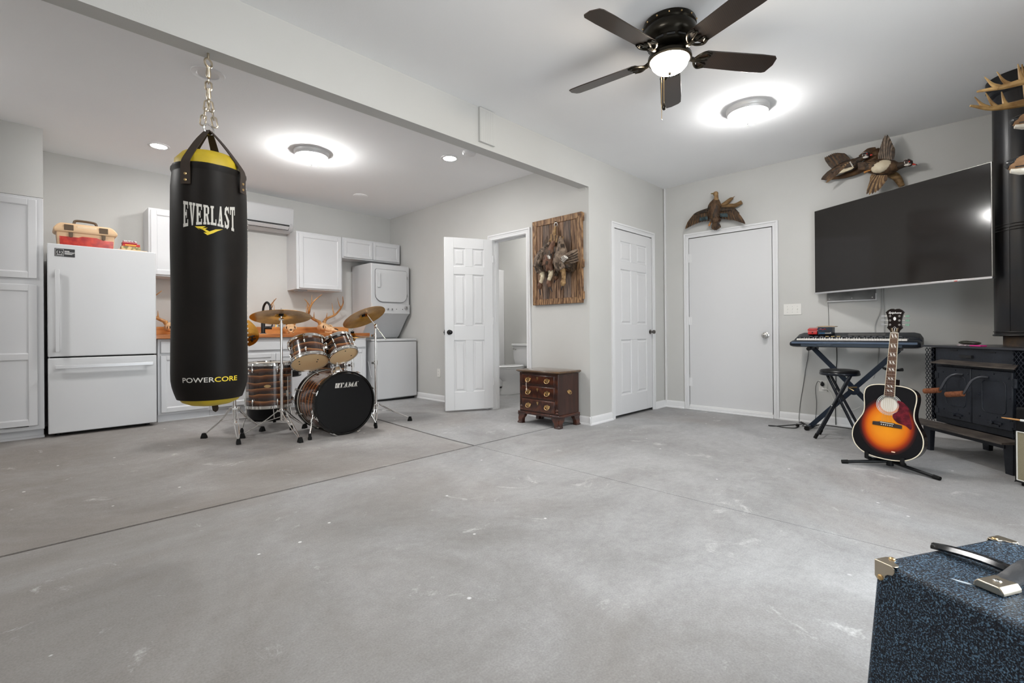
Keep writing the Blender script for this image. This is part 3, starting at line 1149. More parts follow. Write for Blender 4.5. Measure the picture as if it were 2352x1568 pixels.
def deer_skull(label, loc, rz, scale, spread=1.0, lean=0.0):
    M = TR(*loc, rz) @ Matrix.Scale(scale, 4)
    t = thing('deer_skull', label, 'skull', M, 'deer skulls with antlers on the kitchen counter')
    b = MB()
    # local: nose to -y, z up
    secs = [(-0.20, 0.016, 0.008, 0.016), (-0.185, 0.024, 0.014, 0.020), (-0.15, 0.026, 0.022, 0.027), (-0.10, 0.031, 0.032, 0.037), (-0.065, 0.046, 0.040, 0.048), (-0.035, 0.062, 0.045, 0.058), (0.0, 0.060, 0.050, 0.068), (0.03, 0.052, 0.052, 0.072), (0.06, 0.044, 0.044, 0.066), (0.085, 0.024, 0.026, 0.058)]
    b.loft([[(wx * math.cos(a), y, zc + hz * math.sin(a)) for a in [2 * PI * i / 14 for i in range(14)]] for y, wx, hz, zc in secs])
    part('cranium', b, BONE, t)
    for s in (-1, 1):
        b = MB()
        b.torus((s * 0.052, -0.042, 0.066), 0.024, 0.0075, 16, 6, Matrix.Rotation(s * 0.55, 4, 'Z') @ Matrix.Rotation(PI / 2, 4, 'Y'))
        part('eye_rim', b, BONE, t)
        b = MB()
        b.ell((s * 0.050, -0.042, 0.066), (0.014, 0.021, 0.021), 12, 8)
        part('eye_socket', b, mat('socket_dark', (0.07, 0.035, 0.02), 0.9), t)
    b = MB()
    b.ell((0, -0.172, 0.038), (0.017, 0.030, 0.010), 12, 6, Matrix.Rotation(0.35, 4, 'X'))
    part('nose_cavity', b, mat('socket_dark', (0.07, 0.035, 0.02), 0.9), t)
    b = MB()
    for s in (-1, 1):
        b.tube([(s * 0.018, -0.13, 0.004), (s * 0.026, -0.09, 0.002), (s * 0.034, -0.04, 0.008)], 0.008, 6)
    part('teeth', b, BONE, t)
    for s in (-1, 1):
        b = MB()
        b.tube([(s * 0.034, 0.03, 0.10), (s * 0.045, 0.035, 0.135)], [0.019, 0.023], 10)
        antler(b, V((s * 0.043, 0.035, 0.128)), [(0, 0, 0), (0.075 * spread, 0.03, 0.045), (0.165 * spread, -0.015, 0.10), (0.185 * spread, -0.10, 0.215), (0.12 * spread, -0.16, 0.31)],
               [(4, (0.012, -0.012, 0.085), 0.011), (11, (-0.008, 0.03, 0.15), 0.011), (16, (-0.04, 0.02, 0.13), 0.009)], 0.018, s)
        part('antler', b, ANTLER, t)
    return t


deer_skull('deer skull facing left of the pair on the counter behind the cymbal', (2.40, 6.38, 0.967), -0.35, 1.0)
deer_skull('deer skull with widest antlers on the counter above the tom drums', (2.835, 6.36, 0.966), 0.45, 1.15, 1.15)
deer_skull('deer skull half hidden between refrigerator and punching bag', (1.12, 6.38, 0.966), 0.35, 1.05)

# ---- stacked washer and dryer
t = thing('laundry_tower', 'white stacked washer and dryer in the kitchen corner', 'washer dryer', TR(3.66, 6.2, gz(3.66, 5.9)))
b = MB()
b.box(3.345, 3.982, 5.875, 6.57, 0.035, 0.835)
part('washer_body', b, APPL, t, world=True, bevel=0.006)
b = MB()
b.box(3.343, 3.984, 5.855, 5.876, 0.045, 0.83)
part('washer_front', b, APPL, t, world=True, bevel=0.006)
b = MB()
b.box(3.341, 3.986, 5.852, 6.57, 0.838, 0.872)
part('washer_lid', b, APPL, t, world=True, bevel=0.012, seg=3)
b = MB()
b.box(3.36, 3.97, 5.90, 6.5, 0.0, 0.036)
part('plinth', b, SHADOWGAP, t, world=True)
b = MB()        # side profile of the dryer with its slanted throat, extruded along x
side = [(6.57, 0.872), (6.36, 0.872), (6.31, 0.90), (6.06, 1.20), (6.02, 1.225), (6.012, 1.92), (6.03, 1.938), (6.57, 1.938)]
b.loft([[(x, y, z_) for y, z_ in side] for x in (3.352, 3.972)])
part('dryer_body', b, APPL, t, world=True, bevel=0.008)
b = MB()
b.box(3.355, 3.969, 6.000, 6.014, 1.232, 1.372)
part('control_panel', b, APPL, t, world=True, bevel=0.004)
b = MB()
r = 0.06
def rr(x0, x1, z0, z1, rs, n=5):
    out = []
    for (cx, cz, a0), r_ in zip(((x1, z1, 0), (x0, z1, 90), (x0, z0, 180), (x1, z0, 270)), rs):
        sx, sz = (-1 if cx == x1 else 1), (-1 if cz == z1 else 1)
        for i in range(n + 1):
            a = math.radians(a0 + 90 * i / n)
            out.append((cx + sx * r_ + r_ * math.cos(a), cz + sz * r_ + r_ * math.sin(a)))
    return out
FY = lambda y: Matrix(((1, 0, 0, 0), (0, 0, -1, y), (0, 1, 0, 0), (0, 0, 0, 1)))
b.prism(rr(3.408, 3.928, 1.392, 1.862, (.03, .03, .11, .11)), 0.0, 0.003, FY(6.0115))
part('door_gap', b, mat('gap_grey', (0.20, 0.20, 0.21), 0.6), t, world=True)
b = MB()
b.prism(rr(3.414, 3.922, 1.398, 1.856, (.028, .028, .105, .105)), 0.0, 0.017, FY(6.012))
dd = part('dryer_door', b, APPL, t, world=True, bevel=0.005)
b = MB()
b.prism(rr(3.435, 3.475, 1.60, 1.80, (.012, .018, .012, .018)), 0.0, 0.02, FY(5.996))
obj('handle', b.mesh('handle', 40, TM[t.name].inverted()), APPL, dd)
for z_ in (1.50, 1.76):
    b = MB()
    b.box(3.924, 3.93, 5.995, 6.012, z_ - 0.02, z_ + 0.02)
    part('hinge', b, GREYM, t, world=True)
for x, r_ in ((3.60, 0.016), (3.665, 0.016), (3.905, 0.032)):
    b = MB(frame((x, 6.0, 1.295 if r_ < .02 else 1.318), (0, -1, 0)))
    b.lathe([(0, 0), (r_, 0), (r_, 0.004), (r_ * .8, 0.006), (r_ * .7, 0.022), (0, 0.022)], 20)
    kb = part('dial', b, mat('dial_grey', (0.55, 0.55, 0.56), 0.3, 0.6), t, world=True)
    b = MB(frame((x, 6.0, 1.295 if r_ < .02 else 1.318), (0, -1, 0)))
    b.box(-0.003, 0.003, -r_ * .7, r_ * .7, 0.022, 0.026)
    obj('pointer', b.mesh('pointer', 0, TM[t.name].inverted()), BLACK, kb)
for x in (3.745, 3.845):
    b = MB(frame((x, 6.0, 1.298), (0, -1, 0)))
    b.lathe([(0, 0), (0.006, 0), (0.005, 0.004), (0, 0.004)], 12)
    part('indicator', b, BLACK, t, world=True)
# pressed ribs in the side panels
b = MB()
for z_, y0, y1 in ((0.20, 5.95, 6.5), (0.62, 5.95, 6.5), (1.50, 6.1, 6.5)):
    b.box(3.3435 if z_ < 1 else 3.3505, 3.346 if z_ < 1 else 3.353, y0, y1, z_, z_ + 0.006)
b.tube([(3.344, 6.42, 0.34), (3.344, 6.34, 0.34), (3.344, 6.26, 0.56), (3.344, 6.10, 0.56), (3.344, 6.02, 0.34), (3.344, 5.95, 0.34)], 0.004, 6)
part('side_rib', b, APPL, t, world=True)
b = MB()
b.cyl((3.95, 5.93, 0.0), (3.95, 5.93, 0.04), 0.018, n=12)
part('foot', b, mat('foot_brass', (0.3, 0.2, 0.1), 0.5, 0.5), t, world=True)

# ---- bathroom: toilet and shower panel
POR = mat('porcelain', (0.86, 0.86, 0.87), 0.12, coat=0.3)
t = thing('toilet', 'white toilet with closed lid seen through the bathroom doorway', 'toilet', TR(5.3, 5.18, 0))
def oval(cx, rx, ry, z_, n=24, sq=1.0):
    return [(cx + rx * math.cos(2 * PI * i / n) * (1.12 if math.cos(2 * PI * i / n) < 0 else 0.9), ry * math.sin(2 * PI * i / n), z_) for i in range(n)]
b = MB()
b.loft([oval(0.02, .25, .115, 0), oval(0.02, .25, .11, .03), oval(0.03, .22, .095, .10), oval(0.02, .20, .10, .20), oval(-0.03, .25, .155, .30), oval(-0.055, .275, .178, .375), oval(-0.055, .275, .178, .395)])
part('bowl', b, POR, t)
b = MB()
b.loft([oval(-0.055, .28, .182, .397), oval(-0.055, .285, .186, .405), oval(-0.055, .28, .182, .414)])
part('seat', b, POR, t)
b = MB()
b.loft([oval(-0.055, .28, .182, .419), oval(-0.055, .285, .186, .428), oval(-0.055, .26, .165, .44)])
part('lid', b, POR, t)
b = MB()
b.loft([[(x, y, z_) for x, y in ((x0, -w), (0.44, -w), (0.44, w), (x0, w))] for x0, w, z_ in ((0.26, .19, .40), (0.24, .215, .52), (0.23, .225, .725))])
part('tank', b, POR, t, bevel=0.015, seg=3)
b = MB()
b.box(0.215, 0.445, -0.235, 0.235, .727, .765)
part('tank_lid', b, POR, t, bevel=0.01, seg=3)
b = MB()
b.cyl((0.232, 0.19, 0.68), (0.215, 0.19, 0.68), 0.012, n=12)
b.tube([(0.215, 0.19, 0.68), (0.213, 0.15, 0.675), (0.214, 0.12, 0.668)], [0.007, .006, .008], 8)
part('flush_lever', b, CHROME, t)
t = thing('shower_panel', 'white shower surround edge on the far bathroom wall', 'shower', TR(5.66, 6.15, 0.1))
b = MB()
b.box(5.60, XBB - 0.003, 5.80, 6.55, 0.02, 2.02)
part('surround', b, POR, t, world=True, bevel=0.01)
b = MB()
b.box(5.585, 5.60, 5.80, 5.86, 0.02, 2.02)
b.box(5.585, 5.60, 5.86, 6.55, 1.96, 2.02)
part('flange', b, POR, t, world=True, bevel=0.004)
# ================================================================ punching bag
BX, BY = 0.672, 2.874
BR = 0.171
t = thing('punching_bag', 'black heavy punching bag with yellow ends hanging from the beam', 'punching bag', TR(BX, BY, 0.585))
VINYL = mat('bag_vinyl', (0.0075, 0.0065, 0.0058), 0.45, col2=(0.012, 0.0095, 0.008), nscale=5, bump=0.12, bscale=9, spec=0.16)
YEL = mat('bag_yellow', (0.62, 0.44, 0.015), 0.5, col2=(0.48, 0.35, 0.02), nscale=8)
H = 1.225          # top rim above the base
def bagr(z_, a):
    r_ = BR * (1 + 0.012 * math.sin(3 * a + z_ * 2) + 0.01 * math.sin(9 * z_))
    if z_ < 0.16:
        r_ *= 0.80 + 0.20 * math.sin(PI / 2 * max(0.0, (z_ - 0.02) / 0.14))
    if z_ > H - 0.10:
        r_ *= 1 - 0.05 * ((z_ - H + 0.10) / 0.10)
    if z_ > H - 0.03:
        r_ *= 1.02 + 0.035 * abs(math.sin(4 * a))
    return r_
b = MB()
n = 48
b.loft([[(bagr(z_, 2 * PI * i / n) * math.cos(2 * PI * i / n), bagr(z_, 2 * PI * i / n) * math.sin(2 * PI * i / n), z_) for i in range(n)]
        for z_ in [0.045, 0.06, 0.08, 0.11, 0.14, 0.18] + [0.22 + 0.05 * k for k in range(18)] + [H - 0.10, H - 0.06, H - 0.035, H - 0.03, H - 0.012, H]], cap=False)
part('cover', b, VINYL, t)
b = MB()
b.lathe([(0.0, 0.004), (0.05, 0.005), (0.09, 0.012), (0.125, 0.028), (0.1415, 0.05), (0.13, 0.06), (0, 0.06)], 48)
part('bottom_panel', b, YEL, t)
b = MB()
b.lathe([(0.150, H - 0.05), (0.155, H - 0.005), (0.150, H + 0.040), (0.12, H + 0.078), (0.06, H + 0.098), (0, H + 0.102)], 48)
part('top_panel', b, YEL, t)
b = MB()
b.tube(spline([(0.012, -0.01, 0.012), (0.016, -0.016, -0.02), (0.02, -0.02, -0.012), (0.016, -0.012, 0.012)], 4), 0.006, 6, flat=2.2)
part('pull_loop', b, mat('strap_brown', (0.030, 0.018, 0.011), 0.55), t)
# straps from the rim up to the ring
STRAP = mat('strap_brown', (0.030, 0.018, 0.011), 0.55)
ring = V((0.0, 0.0, 2.04 - 0.585))
CD = V((-BX, -BY, 0)).normalized()            # towards the camera
RV = V((0, 0, 1)).cross(CD)                   # towards the right of the picture
def az(deg):                                   # 0 = facing camera, + = to the right
    a = math.radians(deg)
    return CD * math.cos(a) + RV * math.sin(a)
for k, deg in enumerate((-33, 56, 160, -135)):
    d_ = az(deg)
    s_ = V((0, 0, 1)).cross(d_)
    rim = d_ * (BR + 0.008)
    path = [rim + V((0, 0, H - 0.115)), rim + V((0, 0, H - 0.06)), rim * 1.0 + V((0, 0, H - 0.01)), d_ * (BR * 0.93) + V((0, 0, H + 0.03)), d_ * (BR * 0.5) + V((0, 0, H + 0.13)), d_ * 0.03 + V((0, 0, ring.z - 0.035)), d_ * 0.008 + V((0, 0, ring.z - 0.012))]
    P = spline(path, 4)
    w = lerp_list([0.023, 0.023, 0.022, 0.021, 0.02, 0.016, 0.012], len(P))
    b = MB()
    for sgn in (0,):
        rings_ = []
        for i, p in enumerate(P):
            tg = (P[min(i + 1, len(P) - 1)] - P[max(i - 1, 0)]).normalized()
            nn = tg.cross(s_).normalized()
            rings_.append([p - s_ * w[i] - nn * 0.002, p + s_ * w[i] - nn * 0.002, p + s_ * w[i] + nn * 0.002, p - s_ * w[i] + nn * 0.002])
        b.loft(rings_)
    sp_ = part('strap', b, STRAP, t, smooth=50)
    b = MB()
    for zz in (H - 0.095, H - 0.065):
        p = d_ * (BR + 0.0095) + V((0, 0, zz))
        b.cyl(p, p + d_ * 0.004, 0.0075, 0.005, n=12)
    q = obj('rivet', b.mesh('rivet'), GOLD, sp_)
# stitching up the side seam
b = MB()
d_ = az(92)
for i in range(42):
    zz = 0.16 + i * 0.0245
    p = d_ * (bagr(zz, 0) + 0.001)
    b.cbox((p.x, p.y, zz), (0.004, 0.004, 0.008))
part('stitching', b, mat('thread_white', (0.7, 0.66, 0.6), 0.7), t, kind='stuff')
# prints follow the cylinder
def wrap(cz, rad, deg0=0.0, arch=0.0, half=1.0):
    def fn(x, y, dep):
        k = 1.0 + arch * (abs(x) / half) ** 1.5
        zz = cz + y * k
        a = math.radians(deg0) + x / rad
        d_ = CD * math.cos(a) + RV * math.sin(a)
        q = d_ * (bagr(zz, math.atan2(d_.y, d_.x)) + 0.0016)
        return (q.x, q.y, zz)
    return fn
PRW = mat('print_cream', (0.62, 0.60, 0.55), 0.5)
PRY = mat('print_gold', (0.80, 0.60, 0.03), 0.5)
def letter(ch):
    """slab-serif capitals as polygons on a 1 x 1 body (x 0..1, y 0..1)"""
    R = lambda x0, x1, y0, y1: [(x0, y0), (x1, y0), (x1, y1), (x0, y1)]
    s = 0.30
    L_ = {
        'E': [R(.08, .40, 0, 1), R(.0, .9, 0, .13), R(.0, .9, .87, 1), R(.40, .66, .44, .57), R(.78, .92, 0, .28), R(.78, .92, .72, 1), R(.58, .7, .34, .67)],
        'V': [[(.04, 1), (.36, 1), (.56, .0), (.40, 0)], [(.66, 1), (.90, 1), (.62, 0), (.44, 0)], R(-.04, .46, .88, 1), R(.56, 1.0, .88, 1)],
        'R': [R(.08, .38, 0, 1), R(.0, .46, 0, .12), R(.0, .74, .88, 1), R(.38, .74, .44, .56), [(.66, .50), (.9, .58), (.92, .9), (.66, .98), (.62, .9), (.64, .56)], [(.46, .46), (.72, .48), (.96, 0), (.66, 0)], R(.6, 1.02, 0, .12)],
        'L': [R(.10, .42, 0, 1), R(.0, .54, .88, 1), R(.0, .92, 0, .13), R(.78, .92, 0, .32)],
        'A': [[(.10, 0), (.28, 0), (.54, 1), (.42, 1)], [(.54, 0), (.86, 0), (.66, 1), (.40, 1)], R(.24, .66, .27, .38), R(-.04, .40, 0, .12), R(.46, 1.0, 0, .12)],
        'S': [[(.06, .62), (.36, .60), (.40, .80), (.62, .86), (.80, .70), (.90, .70), (.90, 1), (.80, 1), (.74, .95), (.44, 1.02), (.14, .92)],
              [(.06, .72), (.30, .76), (.92, .38), (.88, .20), (.62, .24)],
              [(.94, .40), (.64, .42), (.60, .20), (.38, .14), (.18, .32), (.08, .32), (.08, 0), (.18, 0), (.24, .05), (.54, -.02), (.86, .10)]],
        'T': [R(.34, .66, 0, 1), R(.0, 1, .87, 1), R(-.02, .14, .66, 1), R(.86, 1.02, .66, 1), R(.22, .78, 0, .12)],
        'M': [R(.06, .28, 0, 1), R(.72, .98, 0, 1), [(.06, 1), (.32, 1), (.56, .1), (.44, .1)], [(.72, 1), (.98, 1), (.56, .1), (.46, .1)], R(-.04, .36, 0, .12), R(.64, 1.06, 0, .12), R(-.04, .2, .88, 1), R(.8, 1.06, .88, 1)],
    }
    return L_[ch]
def word_mb(word, h, cw, gap, fn, shear=0.0, widths=None):
    mb = MB()
    tot = sum((widths or {}).get(c, 1.0) * cw + gap for c in word) - gap
    x = -tot / 2
    for c in word:
        w_ = (widths or {}).get(c, 1.0) * cw
        for poly in letter(c):
            # subdivide edges so that the shape can bend
            pts = []
            for i in range(len(poly)):
                p, q = poly[i], poly[(i + 1) % len(poly)]
                for s_ in range(3):
                    pts.append((p[0] + (q[0] - p[0]) * s_ / 3, p[1] + (q[1] - p[1]) * s_ / 3))
            vs_ = [fn(x + px * w_ + shear * (py - 0.5) * h, (py - 0.5) * h, 0) for px, py in pts]
            mb.add([tuple(p) for p in vs_], [tuple(range(len(vs_)))])
        x += w_ + gap
    return mb
cz = 1.549 - 0.585
b = word_mb('EVERLAST', 0.094, 0.026, 0.0035, wrap(cz, BR, 1.0, 0.38, 0.118))
part('brand_print', b, PRW, t, smooth=0)
b = MB()
f_ = wrap(cz - 0.082, BR, -1.0)
for poly in ([(-0.062, 0.024), (-0.012, 0.028), (-0.03, 0.016), (0.002, 0.002), (0.004, -0.014), (-0.006, -0.02)],
             [(-0.03, 0.016), (-0.004, 0.021), (-0.016, 0.012), (0.002, 0.002), (-0.008, -0.004)],
             [(-0.006, -0.02), (0.0, 0.0), (0.03, 0.016), (0.066, 0.022), (0.04, 0.008), (0.02, -0.006)]):
    vs_ = [f_(x * 0.92, y * 0.9, 0) for x, y in poly]
    b.add([tuple(p) for p in vs_], [tuple(range(len(vs_)))])
part('brand_emblem', b, PRY, t, smooth=0)
cz2 = 0.724 - 0.585
f2 = wrap(cz2, BR, 2.0)
b = text_mb('POWER', 0.034, fn=lambda x, y, d: f2(x - 0.0625, y, 0), xs=1.22, offset=0.0004)
part('model_print', b, PRW, t, smooth=0)
b = text_mb('CORE', 0.034, fn=lambda x, y, d: f2(x + 0.064, y, 0), xs=1.22, offset=0.0006)
part('model_print', b, PRY, t, smooth=0)
# hook, snap links and chain
b = MB()
b.torus(V((0, 0, ring.z - 0.004)), 0.026, 0.005, 20, 8, frame((0, 0, 0), CD * 0.8 + RV * 0.5))
part('steel_ring', b, CHROME, t)
CHAIN = mat('chain_zinc', (0.62, 0.54, 0.42), 0.28, 1.0)
def link(p, d, ax, L_=0.042, w=0.012, r_=0.004):
    """one oval chain link centred on p, long axis d, ax its plane's other axis"""
    d, ax = V(d).normalized(), V(ax)
    ax = (ax - d * ax.dot(d)).normalized()
    pts = []
    for i in range(16):
        a = 2 * PI * i / 16
        pts.append(V(p) + ax * (w * math.cos(a)) + d * ((L_ / 2 - w) * (1 if math.sin(a) > 0 else -1) + w * math.sin(a)))
    m_ = MB()
    m_.tube(pts, r_, 6, closed=True)
    return m_
ztop = ZB - 0.585
b = MB()
b.cyl((0, 0, ztop), (0, 0, ztop - 0.03), 0.006, n=10)
b.torus(V((0, 0, ztop - 0.05)), 0.021, 0.0055, 18, 8, frame((0, 0, 0), CD * 0.7 + RV * 0.6))
part('eye_hook', b, CHAIN, t)
zc = ztop - 0.08
for k in range(2):
    b = MB()
    b.lathe([(0, 0), (0.009, 0.002), (0.013, 0.02), (0.010, 0.045), (0.012, 0.055), (0, 0.058)], 12, Matrix.Translation((0, 0, zc - 0.05 - 0.112 * k)))
    b.torus(V((0, 0, zc - 0.064 - 0.112 * k)), 0.014, 0.004, 16, 6, frame((0, 0, 0), RV))
    part('snap_hook', b, CHAIN, t)
    if k == 0:
        m_ = link((0, 0, zc - 0.092), (0, 0, 1), RV, 0.05, 0.014, 0.0045)
        part('chain_link', m_, CHAIN, t)
for s in (-1, 1):
    for k in range(3):
        z_ = ring.z + 0.118 - 0.040 * k
        off = RV * s * (0.004 + 0.0095 * (k + 0.5) * (1 if k < 2 else 0.9))
        m_ = link(off + V((0, 0, z_)), V((0, 0, 1)) - RV * s * 0.15, RV if k % 2 == 0 else CD, 0.056)
        part('chain_link', m_, CHAIN, t)

# ================================================================ drum kit
TIGER = banded('tiger_ebony', [(0.0, (0.010, 0.005, 0.004)), (0.35, (0.035, 0.012, 0.006)), (0.62, (0.085, 0.028, 0.011)), (0.8, (0.16, 0.06, 0.022)), (0.90, (0.40, 0.17, 0.06)), (1.0, (0.03, 0.012, 0.007))], 5.2, 'Z', 3.2, 1.6, 0.22, 0.8, (0.5, 0.5, 1.0), 2.0)
TIGERB = banded('tiger_ebony_bass', [(0.0, (0.012, 0.006, 0.004)), (0.35, (0.05, 0.016, 0.007)), (0.6, (0.11, 0.035, 0.012)), (0.8, (0.22, 0.075, 0.024)), (0.9, (0.60, 0.24, 0.08)), (1.0, (0.04, 0.014, 0.007))], 5.0, 'Z', 3.0, 1.6, 0.22, 0.8, (0.5, 0.5, 1.0), 2.0)
HEADM = mat('drum_head_amber', (0.98, 0.66, 0.34), 0.4, col2=(1.0, 0.72, 0.40), nscale=3)
HEADW = mat('drum_head_clear', (0.50, 0.45, 0.38), 0.3)
HEADB = mat('drum_head_black', (0.005, 0.005, 0.0055), 0.3, spec=0.25)
HOOPB = mat('hoop_black', (0.005, 0.005, 0.005), 0.2, spec=0.3)


def lug(parent, R, z_, a, ln=0.05, up=1):
    """tension lug on a drum shell; a = angle, up = side its rod goes to"""
    d_ = V((math.cos(a), math.sin(a), 0))
    s_ = V((-math.sin(a), math.cos(a), 0))
    m_ = MB(frame(d_ * R + V((0, 0, z_)), d_, s_))
    m_.ell((0, 0, 0.008), (0.009, ln / 2, 0.010), 10, 8)
    return part('lug', m_, CHROME, parent)


def drum(name, label, M, R, h, wrap_m, top_m, bot_m, nl=6, a0=0.0, hoop_m=CHROME, dots=True):
    """shell along local z from 0 to h"""
    t = thing(name, label, 'drum', M)
    b = MB()
    b.lathe([(R, 0.012), (R, h - 0.012), (R - 0.006, h - 0.008), (R - 0.006, 0.008)], 48, closed=True)
    part('shell', b, wrap_m, t)
    for z0, z1, sg, hm, nm in ((h - 0.004, h + 0.002, 1, top_m, 'batter_head'), (-0.002, 0.004, -1, bot_m, 'resonant_head')):
        b = MB()
        b.lathe([(0, z0), (R + 0.004, z0), (R + 0.004, z1), (0, z1)], 48)
        hd = part(nm, b, hm, t)
        if sg < 0 and dots:
            k = MB()
            for da in (-0.55, -0.95, 0.55 + PI / 1.2, 0.95 + PI / 1.2):
                k.cyl((0.6 * R * math.cos(da), 0.6 * R * math.sin(da), -0.0022), (0.6 * R * math.cos(da), 0.6 * R * math.sin(da), -0.0035), 0.0065, n=10)
    for zc_, sg in ((h, 1), (0.0, -1)):
        b = MB()
        zz = lambda q: zc_ + sg * q
        b.lathe([(R + 0.003, zz(-0.016)), (R + 0.016, zz(-0.016)), (R + 0.016, zz(-0.012)), (R + 0.007, zz(-0.010)), (R + 0.007, zz(0.010)), (R + 0.012, zz(0.014)), (R + 0.004, zz(0.015)), (R + 0.003, zz(0.010))], 48, closed=True)
        part('hoop', b, hoop_m, t)
    for k in range(nl):
        a = a0 + 2 * PI * k / nl
        d_ = V((math.cos(a), math.sin(a), 0))
        for zl, ze in ((h - 0.055 if h > 0.16 else h * .7, h), (0.055 if h > 0.16 else h * .3, 0.0)):
            lg = lug(t, R, zl, a)
            m_ = MB()
            m_.cyl(d_ * (R + 0.011) + V((0, 0, zl)), d_ * (R + 0.011) + V((0, 0, ze + (0.006 if ze else -0.006))), 0.003, n=8)
            m_.cyl(d_ * (R + 0.011) + V((0, 0, ze - 0.004)), d_ * (R + 0.011) + V((0, 0, ze + 0.004)), 0.007, n=8)
            obj('tension_rod', m_.mesh('tension_rod'), CHROME, lg)
    return t


def dots_on(parent, R, angs, rr_=0.6, z_=-0.0022):
    for a, q in angs:
        k = MB()
        k.cyl((q * R * math.cos(a), q * R * math.sin(a), z_), (q * R * math.cos(a), q * R * math.sin(a), z_ - 0.0014), 0.0065, n=12)
        part('damper_dot', k, RUBBER, parent)


# ---- bass drum, axis along the room's y, front towards the camera
KX, KY, KZ, KR = 2.062, 4.175, 0.314, 0.279
Mk = frame((KX, KY, KZ), (0, 1, 0), (1, 0, 0))       # local z runs from the front head back; local y points down
t = thing('bass_drum', 'large bass drum with black front head and striped dark wood shell', 'drum', Mk)
b = MB()
b.lathe([(KR - 0.004, 0.02), (KR - 0.004, 0.43), (KR - 0.012, 0.43), (KR - 0.012, 0.02)], 64, closed=True)
part('shell', b, TIGERB, t)
for zz, nm in ((0.012, 'front_head'), (0.44, 'batter_head')):
    b = MB()
    b.lathe([(0, zz - 0.002), (KR - 0.006, zz - 0.002), (KR - 0.006, zz + 0.002), (0, zz + 0.002)], 64)
    hd = part(nm, b, HEADB if zz < .1 else HEADW, t)
    if nm == 'front_head':
        fh = hd
for z0, z1, mt_ in ((0.0, 0.045, HOOPB), (0.405, 0.45, HOOPB)):
    b = MB()
    b.lathe([(KR - 0.002, z0), (KR + 0.014, z0), (KR + 0.014, z1), (KR - 0.002, z1)], 64, closed=True)
    part('hoop', b, mt_, t, bevel=0.002)
b = MB()
b.lathe([(KR, 0.398), (KR + 0.008, 0.398), (KR + 0.008, 0.405), (KR, 0.405)], 64, closed=True)
part('hoop_ring', b, mat('hoop_inlay', (0.62, 0.58, 0.52), 0.3), t)
# lettering on the head: local x right, local y down
Lf = lambda x, y, d: (x, -y - 0.165, 0.0085)
b = word_mb('TAMA', 0.047, 0.041, 0.003, lambda x, y, d: Lf(x + 0.032, y, d), shear=0.22, widths={'M': 1.2})
b.add([Lf(x, y, 0) for x, y in ((-0.100, -0.022), (-0.082, -0.022), (-0.086, 0.0), (-0.074, 0.022), (-0.094, 0.022))], [(0, 1, 2, 3, 4)])
b.add([Lf(x, y, 0) for x, y in ((-0.080, -0.022), (-0.062, -0.022), (-0.056, 0.022), (-0.070, 0.022), (-0.081, 0.0))], [(0, 1, 2, 3, 4)])
b.add([Lf(0.126 + 0.004 * math.cos(a), 0.022 + 0.004 * math.sin(a), 0) for a in [i * PI / 5 for i in range(10)]], [tuple(range(10))])
obj('logo', b.mesh('logo', 0), mat('logo_silver', (0.62, 0.60, 0.56), 0.35), fh)
for k in range(8):
    a = 2 * PI * (k + 0.5) / 8
    d_ = V((math.cos(a), math.sin(a), 0))
    for zl, ze in ((0.085, 0.0), (0.365, 0.45)):
        lg = lug(t, KR - 0.004, zl, a, 0.05)
        m_ = MB()
        m_.cyl(d_ * (KR + 0.02) + V((0, 0, zl)), d_ * (KR + 0.02) + V((0, 0, ze)), 0.0032, n=8)
        sg = -1 if ze < .2 else 1
        m_.cyl(d_ * (KR + 0.02) + V((0, 0, ze)), d_ * (KR + 0.02) + V((0, 0, ze + sg * 0.018)), 0.006, n=8)
        s_ = V((-math.sin(a), math.cos(a), 0))
        m_.tube([d_ * (KR + 0.02) - s_ * 0.022 + V((0, 0, ze + sg * 0.016)), d_ * (KR + 0.02) + s_ * 0.022 + V((0, 0, ze + sg * 0.016))], 0.0035, 6)
        m_.bar(d_ * (KR + 0.014) + V((0, 0, ze + sg * 0.002)), d_ * (KR + 0.026) + V((0, 0, ze + sg * 0.002)), 0.02, 0.008)
        obj('claw_rod', m_.mesh('claw_rod'), CHROME, lg)
for sx, foot in ((-1, (1.737, 4.20, 0.022)), (1, (2.40, 4.235, 0.020))):
    f_ = V(foot)
    top_ = V((KX + sx * KR * 0.93, KY + 0.10, KZ - 0.07))
    b = MB()
    b.cyl(f_ + V((0, 0, 0.05)), top_, 0.0065, n=10)
    b.cyl(f_ + V((0, 0, 0.05)) + (top_ - f_) * 0.42, f_ + V((0, 0, 0.05)) + (top_ - f_) * 0.55, 0.0115, n=12)
    b.ell(top_, (0.02, 0.03, 0.032), 12, 8)
    sp_ = part('spur', b, CHROME, t, world=True)
    b = MB()
    b.lathe([(0, 0), (0.016, 0), (0.017, 0.02), (0.012, 0.03), (0.013, 0.05), (0.009, 0.056), (0, 0.056)], 14, Matrix.Translation(f_))
    obj('rubber_foot', b.mesh('rubber_foot', 40, Mk.inverted()), RUBBER, sp_)

